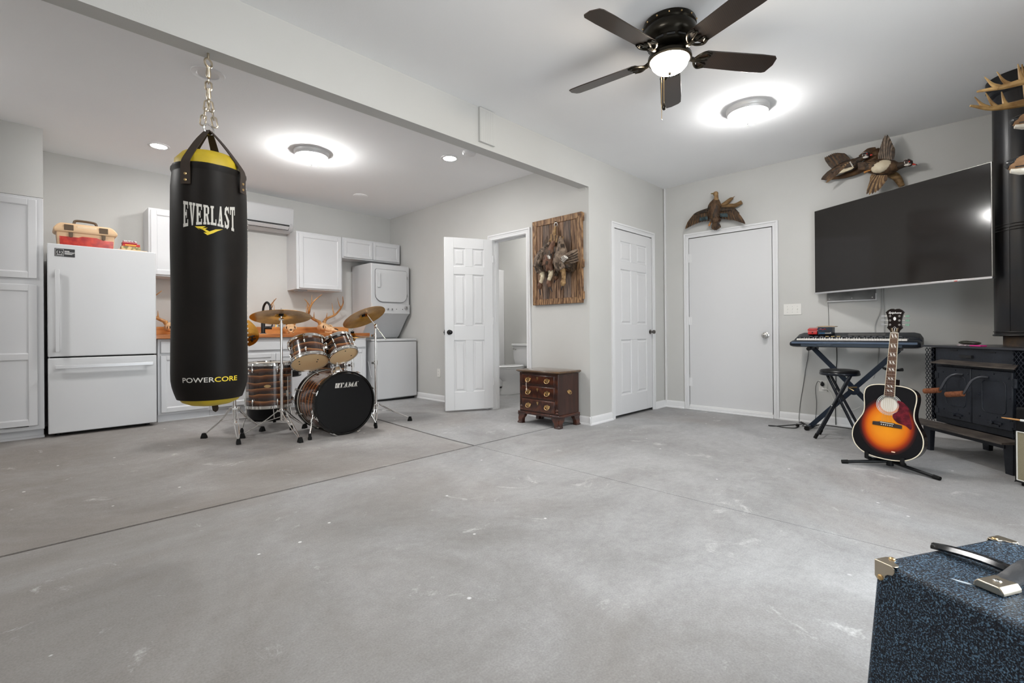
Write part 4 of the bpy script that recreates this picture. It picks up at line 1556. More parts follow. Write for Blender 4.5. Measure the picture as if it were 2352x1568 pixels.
# ---- tom holder on the bass drum
t = thing('tom_holder', 'chrome double tom holder rising from the bass drum', 'stand', TR(KX + 0.02, KY + 0.225, 0.585))
b = MB()
b.lathe([(0, 0), (0.055, 0), (0.05, 0.018), (0.034, 0.045), (0.02, 0.055), (0, 0.055)], 24)
part('base', b, CHROME, t)
b = MB()
b.cyl((0, 0, 0.04), (0, 0, 0.21), 0.0125, n=16)
part('post', b, NICKEL, t)
b = MB()
b.lathe([(0, 0), (0.026, 0), (0.028, 0.012), (0.028, 0.03), (0.024, 0.04), (0, 0.04)], 20, Matrix.Translation((0, 0, 0.19)))
b.cyl((-0.085, 0, 0.21), (0.10, 0, 0.215), 0.014, n=14)
b.ell((-0.08, 0, 0.21), (0.028, 0.028, 0.028), 14, 8)
b.ell((0.09, 0, 0.215), (0.028, 0.028, 0.028), 14, 8)
part('clamp', b, CHROME, t)
b = MB()
b.tube([(-0.08, 0, 0.21), (-0.06, 0.02, 0.30), (-0.075, 0.05, 0.345)], 0.010, 10)
b.tube([(0.09, 0, 0.215), (0.075, 0.015, 0.30), (0.09, 0.05, 0.345)], 0.010, 10)
part('l_rod', b, CHROME, t)

# ---- rack toms: bottom heads towards the camera
def tilt_frame(c, away, roll):
    """drum axis tilted away from the camera by `away`, rolled in the picture by `roll` (right side up)"""
    c = V(c)
    v = V((c.x, c.y, 0)).normalized()
    rt = v.cross(V((0, 0, 1)))
    n1 = V((0, 0, 1)) * math.cos(roll) - rt * math.sin(roll)
    n_ = n1 * math.cos(away) + v * math.sin(away)
    return frame(c, n_, rt)


Mt = tilt_frame((1.814, 4.372, 0.700), math.radians(31), math.radians(9))
t1 = drum('rack_tom', 'larger striped rack tom with amber bottom head, left of the pair', Mt, 0.155, 0.195, TIGER, HEADW, HEADM, 6, 0.35)
dots_on(t1, 0.155, [(math.radians(200), .62), (math.radians(170), .58), (math.radians(-20), .46), (math.radians(15), .40)])
Mt = tilt_frame((2.096, 4.29, 0.752), math.radians(30), math.radians(22))
t2 = drum('rack_tom', 'smaller striped rack tom tilted to the right above the bass drum', Mt, 0.128, 0.165, TIGER, HEADW, HEADM, 6, 0.1)
dots_on(t2, 0.128, [(math.radians(-75), .55), (math.radians(35), .72)])
for q in (t1, t2):
    b = MB()
    b.box(-0.02, 0.02, -0.012, 0.012, -0.03, 0.03, Matrix.Translation((0.147 if q is t1 else -0.122, -0.09 if q is t1 else -0.07, 0.09)) @ Matrix.Rotation(-0.6 if q is t1 else 0.6, 4, 'Z'))
    part('mount_bracket', b, CHROME, q, bevel=0.004)

# ---- floor tom
FX, FYt = 1.648, 4.925
Mt = TR(FX, FYt, 0.268)
t = drum('floor_tom', 'striped floor tom on three chrome legs between punching bag and bass drum', Mt, 0.203, 0.405, TIGER, HEADW, HEADW, 6, 0.52, dots=False)
b = MB()
b.prism([(0.03 * math.cos(a), 0.014 * math.sin(a)) for a in [i * PI / 8 for i in range(16)]], 0, 0.003, frame(V((-math.sin(0), 0, 0)) + V((FX * 0, 0, 0)) + V((-0.08, -0.188, 0.20)), V((-0.08, -0.188, 0)).normalized(), (1, -0.4, 0)))
part('badge', b, GOLD, t)
for a in (math.radians(190), math.radians(-64), math.radians(62)):
    d_ = V((math.cos(a), math.sin(a), 0))
    top_ = d_ * 0.222 + V((0, 0, 0.18))
    gx = FX + d_.x * 0.27
    gy = FYt + d_.y * 0.27
    fz = gz(gx, gy) - 0.268
    b = MB()
    b.tube([top_ + V((0, 0, 0.10)), d_ * 0.222 + V((0, 0, -0.08)), d_ * 0.252 + V((0, 0, -0.16)), d_ * 0.26 + V((0, 0, fz + 0.03))], 0.0055, 8)
    lg = part('leg', b, CHROME, t)
    b = MB()
    b.box(-0.016, 0.016, -0.02, 0.014, -0.028, 0.028, frame(d_ * 0.205 + V((0, 0, 0.12)), (0, 0, 1), d_))
    obj('leg_bracket', b.mesh('leg_bracket'), CHROME, lg)
    b = MB()
    b.lathe([(0, 0), (0.015, 0), (0.016, 0.02), (0.009, 0.042), (0, 0.042)], 12, Matrix.Translation(d_ * 0.262 + V((0, 0, fz))))
    obj('rubber_foot', b.mesh('rubber_foot'), RUBBER, lg)

# ---- snare behind the bass drum
Mt = tilt_frame((2.215, 4.87, 0.535), math.radians(4), 0.0)
t = drum('snare_drum', 'striped snare drum behind the bass drum under the rack toms', Mt, 0.178, 0.125, TIGER, HEADW, HEADW, 8, 0.2, dots=False)
b = MB()
b.box(-0.014, 0.014, -0.01, 0.02, -0.03, 0.03, Matrix.Translation((0.09, -0.158, 0.06)))
part('strainer', b, CHROME, t, bevel=0.003)


# ---- stands
def tripod(parent, c, hub_z, feet, spread_z, r_=0.009, M=None):
    """three double-rod legs with rubber feet; world coordinates"""
    c = V(c)
    for f_ in feet:
        f_ = V(f_)
        hub = V((c.x, c.y, hub_z))
        d_ = V((f_.x - c.x, f_.y - c.y, 0)).normalized()
        s_ = V((0, 0, 1)).cross(d_)
        b = MB()
        end = f_ + V((0, 0, 0.035)) - d_ * 0.012
        for q in (-1, 1):
            b.tube(spline([hub + d_ * 0.03 + s_ * q * 0.017, hub * .5 + end * .5 + s_ * q * 0.016, end + (hub - end) * 0.12 + s_ * q * 0.009, end], 4), 0.0048, 6)
        mid = hub * .5 + end * .5
        b.bar(mid - s_ * 0.018, mid + s_ * 0.018, 0.006, 0.012)
        # brace to the lower collar
        low = V((c.x, c.y, spread_z))
        b.bar(low + d_ * 0.015, mid, 0.016, 0.005)
        lg = part('leg', b, CHROME, parent, world=True)
        b = MB()
        b.loft([[f_ + d_ * x + s_ * y + V((0, 0, z_)) for x, y in ((-l, -w), (l * .8, -w), (l * .8, w), (-l, w))] for l, w, z_ in ((0.026, 0.017, 0), (0.022, 0.017, 0.018), (0.012, 0.012, 0.045))])
        obj('rubber_foot', b.mesh('rubber_foot', 40, TM[parent.name].inverted()), RUBBER, lg)
    b = MB()
    b.lathe([(0.012, 0), (0.02, 0), (0.02, 0.03), (0.012, 0.03)], 16, Matrix.Translation((c.x, c.y, hub_z - 0.012)))
    for f_ in feet:
        d_ = V((f_[0] - c.x, f_[1] - c.y, 0)).normalized()
        b.bar(V((c.x, c.y, hub_z)) + d_ * 0.012, V((c.x, c.y, hub_z)) + d_ * 0.04, 0.04, 0.014)
    part('hub', b, CHROME, parent, world=True)


def pole(parent, c, z0, z1, r0, joints=()):
    b = MB()
    b.cyl((c[0], c[1], z0), (c[0], c[1], z1), r0, n=14)
    part('tube', b, CHROME, parent, world=True)
    for z_ in joints:
        b = MB()
        b.cyl((c[0], c[1], z_ - 0.022), (c[0], c[1], z_ + 0.022), r0 + 0.006, n=14)
        b.cyl((c[0], c[1], z_), (c[0] - 0.04, c[1] - 0.012, z_), 0.006, n=8)
        b.box(c[0] - 0.05, c[0] - 0.036, c[1] - 0.024, c[1], z_ - 0.012, z_ + 0.012)
        part('height_joint', b, CHROME, parent, world=True)


CYMB = mat('cymbal_bronze', (0.46, 0.22, 0.035), 0.25, 1.0, col2=(0.62, 0.32, 0.06), nscale=14, bump=0.10, bscale=55)


def cymbal(name, label, M, R, mark=False):
    t = thing(name, label, 'cymbal', M)
    b = MB()
    pr = [(0.006, 0.036), (R * 0.10, 0.034), (R * 0.17, 0.022), (R * 0.21, 0.010), (R * 0.24, 0.006), (R * 0.6, 0.0), (R, -0.012)]
    b.lathe([(r_, z_ + 0.0012) for r_, z_ in pr] + [(r_, z_ - 0.0012) for r_, z_ in pr[::-1]], 64, closed=True)
    part('plate', b, CYMB, t, smooth=60)
    b = MB()
    b.lathe([(0, 0.034), (0.019, 0.034), (0.019, 0.052), (0, 0.052)], 16)
    b.lathe([(0, 0.004), (0.02, 0.004), (0.02, 0.033), (0, 0.033)], 16)
    part('felt', b, RUBBER, t)
    b = MB()
    b.cyl((0, 0, -0.02), (0, 0, 0.075), 0.004, n=8)
    b.cyl((0, 0, 0.055), (0, 0, 0.068), 0.010, n=6)
    part('wing_nut', b, CHROME, t)
    return t


# stand in front of the floor tom, carrying the big cymbal
C2 = (1.612, 4.505)
t = thing('cymbal_stand', 'straight chrome cymbal stand in front of the floor tom', 'stand', TR(C2[0], C2[1], 0.03))
tripod(t, (C2[0], C2[1], 0), 0.262, [(1.326, 4.653, gz(1.33, 4.65)), (1.642, 4.168, gz(1.64, 4.17)), (1.886, 4.678, gz(1.89, 4.68))], 0.205)
pole(t, C2, 0.17, 0.67, 0.013, (0.66,))
pole(t, C2, 0.67, 1.09, 0.0105, (1.03,))
b = MB()
b.cyl((C2[0], C2[1], 1.07), (C2[0] + 0.0, C2[1], 1.115), 0.008, n=10)
b.cyl((C2[0] - 0.016, C2[1] - 0.01, 1.09), (C2[0] + 0.016, C2[1] + 0.01, 1.09), 0.012, n=12)
part('tilter', b, CHROME, t, world=True)
cymbal('ride_cymbal', 'largest bronze cymbal, level, on the stand beside the punching bag', tilt_frame((C2[0], C2[1], 1.118), math.radians(13.5), math.radians(0.5)), 0.254)

# boom stand at the right
C3 = (2.605, 4.592)
t = thing('cymbal_stand', 'boom cymbal stand right of the bass drum in front of the washer', 'stand', TR(C3[0], C3[1], 0.02))
tripod(t, (C3[0], C3[1], 0), 0.20, [(2.863, 4.337, gz(2.86, 4.34)), (2.452, 4.335, gz(2.45, 4.34)), (2.66, 4.92, gz(2.66, 4.92))], 0.14)
pole(t, C3, 0.10, 0.65, 0.013, (0.64,))
pole(t, C3, 0.65, 0.96, 0.0105, (0.93,))
bt, bb = V((2.545, 4.652, 1.155)), V((2.683, 4.512, 0.885))
b = MB()
b.cyl(bb, bt, 0.0055, n=10)
b.ell((C3[0] + 0.004, C3[1] - 0.004, 1.03), (0.02, 0.02, 0.026), 12, 8)
b.cyl((C3[0], C3[1], 0.95), (C3[0] + 0.003, C3[1] - 0.003, 1.03), 0.009, n=10)
part('boom_arm', b, CHROME, t, world=True)
cymbal('crash_cymbal', 'bronze cymbal tilted steeply on the boom stand in front of the dryer', tilt_frame((2.52, 4.678, 1.135), math.radians(19), math.radians(23)), 0.232)

# stand behind the bag
C1 = (1.285, 4.715)
t = thing('cymbal_stand', 'chrome cymbal stand with tripod below the punching bag', 'stand', TR(C1[0], C1[1], 0.03))
tripod(t, (C1[0], C1[1], 0), 0.30, [(1.084, 4.873, gz(1.08, 4.87)), (1.242, 4.451, gz(1.24, 4.45)), (1.546, 4.812, gz(1.55, 4.81))], 0.20)
pole(t, C1, 0.18, 0.60, 0.013, (0.58,))
pole(t, C1, 0.60, 0.97, 0.0105, (0.94,))
ck = thing('splash_cymbal', '', 'cymbal') if False else cymbal('splash_cymbal', 'bronze cymbal turned to the camera, half hidden behind the punching bag', tilt_frame((C1[0] + 0.02, C1[1] + 0.02, 1.005), math.radians(-42), math.radians(-28)), 0.203)
b = MB()
for x0, y0, x1, y1 in ((0.12, -0.10, 0.17, -0.06), (0.10, -0.075, 0.16, -0.03), (0.14, -0.11, 0.135, -0.02)):
    b.bar((x0, y0, 0.0022), (x1, y1, -0.0035), 0.010, 0.002)
part('ink_logo', b, BLACK, ck)

# hi-hat behind the smaller tom
HX, HY = 2.415, 4.735
t = thing('hi_hat_stand', 'thin chrome hi-hat stand behind the bass drum', 'stand', TR(HX, HY, 0.02))
tripod(t, (HX, HY, 0), 0.20, [(HX - 0.03, HY + 0.25, gz(HX, HY + .25)), (HX - 0.19, HY + 0.10, gz(HX - .2, HY + .1)), (HX + 0.10, HY + 0.22, gz(HX + .1, HY + .2))], 0.14)
pole(t, (HX, HY), 0.08, 0.90, 0.011, (0.62,))
pole(t, (HX, HY), 0.90, 1.00, 0.004)
cymbal('hi_hat_cymbal', 'upper bronze hi-hat cymbal just behind the smaller tom', TR(HX, HY, 0.925), 0.178)
cymbal('hi_hat_cymbal', 'lower bronze hi-hat cymbal, underside showing behind the smaller tom', frame((HX, HY, 0.905), (0.03, 0.02, -1)), 0.178)

# drum throne and black bucket behind the floor tom
t = thing('drum_throne', 'black round drum throne showing between floor tom and bass drum', 'stool', TR(2.10, 5.75, 0.05))
b = MB()
b.lathe([(0, 0.41), (0.155, 0.41), (0.17, 0.42), (0.172, 0.475), (0.155, 0.495), (0, 0.50)], 36)
seat = part('seat', b, BLACK, t)
tg = V((2.10, 5.75, 0)).normalized()
rv = tg.cross(V((0, 0, 1)))
Mx = frame(-tg * 0.173 * 0.35 + rv * 0.173 * 0.94 + V((0, 0, 0.447)), -tg * 0.35 + rv * 0.94, V((0, 0, 1)).cross(-tg * 0.35 + rv * 0.94))
b = word_mb('TAMA', 0.026, 0.022, 0.002, lambda x, y, d: Mx @ V((x - 0.01 - 0.02, y, 0.002)), shear=0.2)
obj('tag', b.mesh('tag', 0), PRINTW, seat)
b = MB()
b.cyl((0, 0, 0.10), (0, 0, 0.41), 0.016, n=14)
part('post', b, CHROME, t)
for k in range(3):
    a = 0.4 + 2 * PI * k / 3
    b = MB()
    b.tube([(0, 0, 0.24), (0.22 * math.cos(a), 0.22 * math.sin(a), 0.03), (0.235 * math.cos(a), 0.235 * math.sin(a), 0.0)], 0.009, 8)
    part('leg', b, CHROME, t)
t = thing('black_bucket', 'black rounded bucket on the floor behind the floor tom', 'bucket', TR(1.785, 5.40, gz(1.785, 5.4)))
b = MB()
b.lathe([(0, 0.0), (0.14, 0.0), (0.175, 0.015), (0.19, 0.045), (0.198, 0.22), (0.20, 0.27), (0.19, 0.27), (0.18, 0.05), (0, 0.03)], 36)
part('shell', b, mat('bucket_black', (0.004, 0.004, 0.0045), 0.3, spec=0.25), t)
b = MB()
b.torus((0, 0, 0.268), 0.197, 0.006, 36, 6)
part('rim', b, mat('bucket_black', (0.004, 0.004, 0.0045), 0.3, spec=0.25), t)
# stand under the snare
SX, SY = 2.215, 4.87
t = thing('snare_stand', 'low chrome snare stand behind the bass drum', 'stand', TR(SX, SY, 0.02))
tripod(t, (SX, SY, 0), 0.18, [(SX - 0.16, SY + 0.16, gz(SX - .16, SY + .16)), (SX + 0.03, SY + 0.24, gz(SX, SY + .24)), (SX + 0.13, SY + 0.13, gz(SX + .13, SY + .13))], 0.12)
pole(t, (SX, SY), 0.08, 0.44, 0.012, (0.35,))
for k in range(3):
    a = 0.5 + 2 * PI * k / 3
    b = MB()
    b.tube([(SX, SY, 0.44), (SX + 0.15 * math.cos(a), SY + 0.15 * math.sin(a), 0.50), (SX + 0.20 * math.cos(a), SY + 0.20 * math.sin(a), 0.515), (SX + 0.203 * math.cos(a), SY + 0.203 * math.sin(a), 0.55)], 0.006, 6)
    part('basket_arm', b, CHROME, t, world=True)
# ================================================================ nightstand by the pillar
MAHOG = banded('mahogany', [(0.0, (0.028, 0.007, 0.004)), (0.5, (0.050, 0.013, 0.006)), (1.0, (0.085, 0.023, 0.010))], 2.0, 'Z', 6.0, 1.5, 0.28, 0.5, (1, 6, 1.5), 3.0)
MAHOGS = mat('mahogany_side', (0.034, 0.013, 0.009), 0.36, col2=(0.060, 0.023, 0.015), nscale=3.0, stretch=(7, 7, 1), coat=0.25)
t = thing('nightstand', 'small mahogany three-drawer nightstand with brass pulls beside the pillar', 'nightstand', TR(3.985, 3.20, 0.0, PI))
# local: x out of the wall 0..0.36, y from -0.27 (left in photo is -y because of the half turn) to 0.27
HW, DP = 0.262, 0.335
b = MB()
b.box(0.0, DP, -HW, HW, 0.125, 0.535)
part('body', b, MAHOGS, t, bevel=0.004)
b = MB()
b.loft([[(x, y, z_) for x, y in ((-0.004, -w), (d, -w), (d + 0.012, -w * .93), (d + 0.012, w * .93), (d, w), (-0.004, w))] for w, d, z_ in ((HW + 0.012, DP + 0.008, 0.535), (HW + 0.03, DP + 0.022, 0.548), (HW + 0.03, DP + 0.022, 0.556), (HW + 0.022, DP + 0.014, 0.563))])
part('top', b, mat('mahogany_top', (0.085, 0.045, 0.022), 0.18, col2=(0.115, 0.065, 0.03), nscale=4, stretch=(6, 1, 1), coat=0.6), t, bevel=0.002)
b = MB()
b.box(-0.0, DP + 0.016, -HW - 0.016, HW + 0.016, 0.10, 0.128)
part('base_moulding', b, MAHOG, t, bevel=0.007, seg=3)
# fluted quarter columns at the front corners
for s in (-1, 1):
    b = MB()
    for k in range(3):
        b.cyl((DP + 0.001, s * (HW - 0.012 - k * 0.012), 0.20), (DP + 0.001, s * (HW - 0.012 - k * 0.012), 0.50), 0.0052, n=8)
    b.ell((DP, s * (HW - 0.022), 0.175), (0.012, 0.02, 0.016), 10, 6)
    b.ell((DP, s * (HW - 0.022), 0.145), (0.012, 0.02, 0.014), 10, 6)
    part('column', b, MAHOG, t)
def pull(parent, M, sc=1.0):
    """bat-wing brass backplate with a swan-neck bail; local z outwards"""
    m_ = MB(M)
    out = [(0, 0.026), (0.008, 0.016), (0.020, 0.018), (0.026, 0.010), (0.032, 0.014), (0.036, 0.002), (0.026, -0.004), (0.028, -0.014), (0.016, -0.012), (0.008, -0.020)]
    poly = [(x * sc, y * sc) for x, y in out] + [(-x * sc, y * sc) for x, y in out[::-1] if x > 0]
    m_.prism(poly, 0, 0.0025)
    bail = [V((x * sc, y * sc, z_)) for x, y, z_ in ((-0.026, 0.004, 0.004), (-0.030, -0.008, 0.012), (-0.020, -0.022, 0.016), (0, -0.026, 0.017), (0.020, -0.022, 0.016), (0.030, -0.008, 0.012), (0.026, 0.004, 0.004))]
    m_.tube(spline(bail, 3), 0.003, 6)
    for s in (-1, 1):
        m_.ell((s * 0.026 * sc, 0.004, 0.005), (0.005, 0.005, 0.006), 8, 6)
    o = obj('pull', m_.mesh('pull'), GOLD, parent)
    return o
for z0, z1 in ((0.415, 0.515), (0.275, 0.400), (0.140, 0.262)):
    b = MB()
    b.box(DP - 0.002, DP + 0.010, -HW + 0.042, HW - 0.042, z0, z1)
    b.box(DP - 0.002, DP + 0.014, -HW + 0.048, HW - 0.048, z0 + 0.006, z1 - 0.006)
    dr = part('drawer', b, MAHOG, t, bevel=0.003)
    zc_ = (z0 + z1) / 2 + 0.002
    for y in (-0.125, 0.13):
        pull(dr, frame((DP + 0.014, y, zc_), (1, 0, 0), (0, 1, 0)))
    m_ = MB(frame((DP + 0.014, 0.0, z1 - 0.034), (1, 0, 0), (0, 1, 0)))
    m_.prism([(0, 0.016), (0.013, 0.012), (0.010, -0.002), (0, -0.02), (-0.010, -0.002), (-0.013, 0.012)], 0, 0.0025)
    obj('escutcheon', m_.mesh('escutcheon'), GOLD, dr)
pb = part('side_pull_plate', MB().box(0.17, 0.174, HW, HW + 0.001, 0.35, 0.354), GOLD, t)
pull(pb, frame((0.165, HW, 0.352), (0, 1, 0), (-1, 0, 0)), 0.85)
# ogee bracket feet
prof = [(0.03, 0.0), (0.075, 0.0), (0.078, 0.018), (0.066, 0.04), (0.066, 0.065), (0.082, 0.085), (0.100, 0.102), (0.0, 0.102), (-0.004, 0.08), (0.016, 0.05), (0.026, 0.02)]
for sx, cx in ((1, DP + 0.016), (-1, 0.0)):
    for sy in (-1, 1):
        b = MB()
        poly = [(0.0, 0), (0.065, 0.0), (0.062, 0.02), (0.066, 0.05), (0.09, 0.075), (0.10, 0.102), (-0.004, 0.102), (0.012, 0.08), (0.006, 0.05), (0.010, 0.025), (-0.006, 0.012), (-0.006, 0.0)]
        # two brackets meeting at the corner
        M1 = Matrix(((0, 0, -sx, cx), (-sy, 0, 0, sy * (HW + 0.016)), (0, 1, 0, 0), (0, 0, 0, 1)))
        M2 = Matrix(((-sx, 0, 0, cx), (0, 0, -sy, sy * (HW + 0.016)), (0, 1, 0, 0), (0, 0, 0, 1)))
        b.prism(poly, 0, 0.045, M1)
        b.prism(poly, 0, 0.045, M2)
        part('bracket_foot', b, MAHOG, t, bevel=0.003)
b = MB()
b.tube(spline([(DP + 0.02, -0.145, 0.455), (DP + 0.022, -0.148, 0.41), (DP + 0.022, -0.144, 0.372)], 5), 0.003, 6)
b.lathe([(0, 0), (0.006, 0.004), (0.009, 0.02), (0, 0.03)], 10, Matrix.Translation((DP + 0.022, -0.144, 0.345)))
part('tassel', b, mat('tassel_cream', (0.75, 0.6, 0.5), 0.8), t)

# ================================================================ board with hanging ducks
WOODS = [banded('barnwood_%d' % k, c, 1.6, 'Y', 14.0, 1.8, 0.7, 0.0, (1, 9, 0.8), 5.0, 5.0, 0.15) for k, c in enumerate((
    [(0.0, (0.075, 0.038, 0.020)), (0.5, (0.18, 0.098, 0.052)), (1.0, (0.30, 0.18, 0.10))],
    [(0.0, (0.060, 0.044, 0.038)), (0.5, (0.13, 0.088, 0.066)), (1.0, (0.22, 0.15, 0.11))],
    [(0.0, (0.085, 0.043, 0.022)), (0.5, (0.21, 0.115, 0.064)), (1.0, (0.34, 0.21, 0.13))]))]
FRW = banded('barnwood_frame', [(0.0, (0.10, 0.046, 0.019)), (0.5, (0.22, 0.115, 0.052)), (1.0, (0.36, 0.21, 0.10))], 1.5, 'Y', 14.0, 1.8, 0.6, 0.0, (1, 7, 1.5), 5.0, 5.0, 0.12)
BY0, BY1, BZ0, BZ1 = 2.885, 3.562, 1.254, 2.190
t = thing('trophy_board', 'framed barn-wood panel hung between bathroom door and pillar', 'wall panel', TR(XB, (BY0 + BY1) / 2, BZ0))
b = MB()
b.box(XB - 0.018, XB - 0.001, BY0 + 0.02, BY1 - 0.02, BZ0 + 0.02, BZ1 - 0.02)
part('backing', b, SHADOWGAP, t, world=True)
ys = [BY0 + 0.055, 3.03, 3.13, 3.225, 3.325, 3.42, BY1 - 0.055]
for i in range(6):
    b = MB()
    b.box(XB - 0.026 - 0.002 * (i % 2), XB - 0.012, ys[i] + 0.0015, ys[i + 1] - 0.0015, BZ0 + 0.05, BZ1 - 0.05)
    part('plank', b, WOODS[i % 3], t, world=True, bevel=0.002)
w = 0.062
for (y0, y1, z0, z1, ax) in ((BY0, BY0 + w, BZ0, BZ1, 'v'), (BY1 - w, BY1, BZ0, BZ1, 'v'), (BY0, BY1, BZ1 - w, BZ1, 'h'), (BY0, BY1, BZ0, BZ0 + w, 'h')):
    b = MB()
    if ax == 'v':
        lo_, hi_ = (BZ0, BZ1)
        inn = y0 < 3.2
        a_, c_ = (y0, y1) if inn else (y1, y0)
        poly = [(a_, BZ0), (c_, BZ0 + w), (c_, BZ1 - w), (a_, BZ1)]
    else:
        if z0 > 2:
            poly = [(BY0, BZ1), (BY1, BZ1), (BY1 - w, BZ1 - w), (BY0 + w, BZ1 - w)]
        else:
            poly = [(BY0, BZ0), (BY1, BZ0), (BY1 - w, BZ0 + w), (BY0 + w, BZ0 + w)]
    Mp = Matrix(((0, 0, -1, XB - 0.004), (1, 0, 0, 0), (0, 1, 0, 0), (0, 0, 0, 1)))
    b.prism(poly, 0, 0.032, Mp)
    part('frame_board', b, FRW, t, world=True, bevel=0.003)
for z_ in (1.33, 1.66, 2.14):
    b = MB()
    b.box(XB - 0.03, XB - 0.002, BY0 - 0.012, BY0, z_ - 0.04, z_ + 0.04)
    part('edge_block', b, FRW, t, world=True, bevel=0.002)

FEA1 = mat('feather_brown', (0.045, 0.020, 0.008), 0.7, col2=(0.15, 0.082, 0.036), nscale=26, nlo=.38, nhi=.66, stretch=(1, 1, .5), bump=0.5, bscale=45)
FEA2 = mat('feather_dark', (0.016, 0.009, 0.005), 0.6, col2=(0.075, 0.043, 0.020), nscale=30, nlo=.4, nhi=.66, bump=0.5, bscale=50)
FEA3 = mat('feather_rufous', (0.11, 0.045, 0.022), 0.65, col2=(0.19, 0.10, 0.06), nscale=22, bump=0.4, bscale=45)
FEAG = mat('feather_grey', (0.11, 0.075, 0.052), 0.7, col2=(0.27, 0.20, 0.145), nscale=28, bump=0.4, bscale=45)
FEAT = mat('feather_tan', (0.19, 0.105, 0.042), 0.7, col2=(0.38, 0.24, 0.11), nscale=24, bump=0.4, bscale=45)
CREAM = mat('feather_cream', (0.62, 0.52, 0.36), 0.8, col2=(0.74, 0.66, 0.50), nscale=20, bump=0.3, bscale=40)
FEAW = mat('feather_white', (0.72, 0.68, 0.62), 0.7)
BILL = mat('bill_dark', (0.03, 0.03, 0.035), 0.4)
RED = mat('bill_red', (0.62, 0.045, 0.02), 0.4)
TEAL = mat('speculum', (0.010, 0.022, 0.026), 0.35, 0.0, col2=(0.05, 0.085, 0.095), nscale=40)

DARKER = {'feather_grey': FEA2, 'feather_tan': FEA1, 'feather_dark': FEA1, 'feather_white': FEA2, 'feather_brown': FEA2}


def body_tube(mb, pts, rad, n=12, flat=1.0):
    P = spline(pts, 5)
    mb.tube(P, lerp_list(rad, len(P)), n, flat=flat)


def feather_fan(mb, roots, tips, w0, thick=0.0025, out=V((-1, 0, 0))):
    """overlapping vanes between two edge curves; every vane is a thin bevelled blade"""
    n = len(roots)
    for i in range(n):
        mb.cur = i % 2
        r_, e_ = V(roots[i]), V(tips[i])
        d_ = e_ - r_
        L_ = d_.length
        d_.normalize()
        s_ = d_.cross(out).normalized()
        o = out * (0.0022 * i)
        w = w0 if not isinstance(w0, (list, tuple)) else w0[i]
        def row(t_, ww, lift):
            p = r_ + d_ * (L_ * t_) + o + out * lift
            return [p - s_ * ww, p + out * thick * .6, p + s_ * ww, p - out * thick]
        mb.loft([row(0, w * .5, 0), row(0.35, w, 0.004), row(0.75, w * .92, 0.002), row(0.92, w * .6, 0.0), row(1.0, w * .08, -0.002)])
    mb.cur = 0


def resample(pts, n):
    P = spline([V(p) for p in pts], 8) if len(pts) > 2 else [V(pts[0]).lerp(V(pts[1]), i / 16) for i in range(17)]
    L_ = [0]
    for a, c in zip(P, P[1:]):
        L_.append(L_[-1] + (c - a).length)
    out = []
    for i in range(n):
        s = L_[-1] * i / (n - 1)
        k = max(j for j in range(len(L_)) if L_[j] <= s + 1e-9)
        k = min(k, len(P) - 2)
        t_ = (s - L_[k]) / max(1e-9, L_[k + 1] - L_[k])
        out.append(P[k].lerp(P[k + 1], t_))
    return out


def plume(mb, pts, rad, rows, n, L_, w, out0, lift=0.004):
    """rows of short overlapping feathers laid along a body, on the side facing out0"""
    P = spline(pts, 5)
    R_ = lerp_list(rad, len(P))
    for k in range(rows):
        f_ = 0.10 + 0.74 * k / max(1, rows - 1)
        i = min(len(P) - 2, int(f_ * (len(P) - 1)))
        tg = (P[i + 1] - P[i]).normalized()
        o_ = (V(out0) - tg * V(out0).dot(tg)).normalized()
        s_ = tg.cross(o_)
        for j in range(n):
            a = math.radians(-80 + 160 * (j + 0.5 * (k % 2)) / (n - 0.5))
            rd = o_ * math.cos(a) + s_ * math.sin(a)
            r0 = P[i] + rd * (R_[i] * 0.97)
            e0 = r0 + tg * (L_ * random.uniform(0.85, 1.15)) + rd * (lift + (R_[min(i + 2, len(R_) - 1)] - R_[i]) * 0.6)
            d_ = (e0 - r0).normalized()
            q = d_.cross(rd).normalized()
            mb.cur = random.choice((0, 0, 1))
            ln = (e0 - r0).length
            row = lambda t_, ww, z_: [r0 + d_ * (ln * t_) - q * ww, r0 + d_ * (ln * t_) + rd * (0.002 + z_), r0 + d_ * (ln * t_) + q * ww, r0 + d_ * (ln * t_) - rd * 0.002]
            mb.loft([row(0, w * .6, 0), row(0.5, w, 0.002), row(0.85, w * .7, 0.001), row(1.0, w * .1, 0)])
    mb.cur = 0


def hang_duck(label, body, neck, head, bill, bm, nm, hm, rb, wing=None):
    t = thing('hanging_duck', label, 'mounted duck', TR(body[0][0], body[0][1], body[0][2]), 'ducks hung on the barn-wood board')
    b = MB()
    body_tube(b, body, rb, 14)
    plume(b, body, rb, 8, 7, 0.06, 0.014, (-1, 0, 0.1))
    part('body', b, [bm, DARKER.get(bm.name, FEA2)], t, world=True)
    b = MB()
    body_tube(b, neck, [0.030, 0.022, 0.017, 0.016], 12)
    plume(b, neck, [0.030, 0.022, 0.017, 0.016], 4, 6, 0.03, 0.008, (-1, 0, 0), 0.002)
    part('neck', b, nm, t, world=True)
    b = MB()
    h0, h1 = V(head[0]), V(head[1])
    body_tube(b, [h0 + (h0 - h1) * 0.15, h0, h0.lerp(h1, .5), h1, h1 + (h1 - h0) * 0.1], [0.010, 0.022, 0.030, 0.017, 0.010], 12)
    part('head', b, hm, t, world=True)
    b = MB()
    body_tube(b, [h1, h1.lerp(V(bill), .6), bill], [0.013, 0.010, 0.006], 10, 0.6)
    part('bill', b, BILL, t, world=True)
    if wing:
        for roots, tips, ww, wm in wing:
            b = MB()
            n_ = 9
            feather_fan(b, resample(roots, n_), resample(tips, n_), ww)
            part('wing', b, [wm, DARKER.get(wm.name, wm)], t, world=True, smooth=30)
    return t


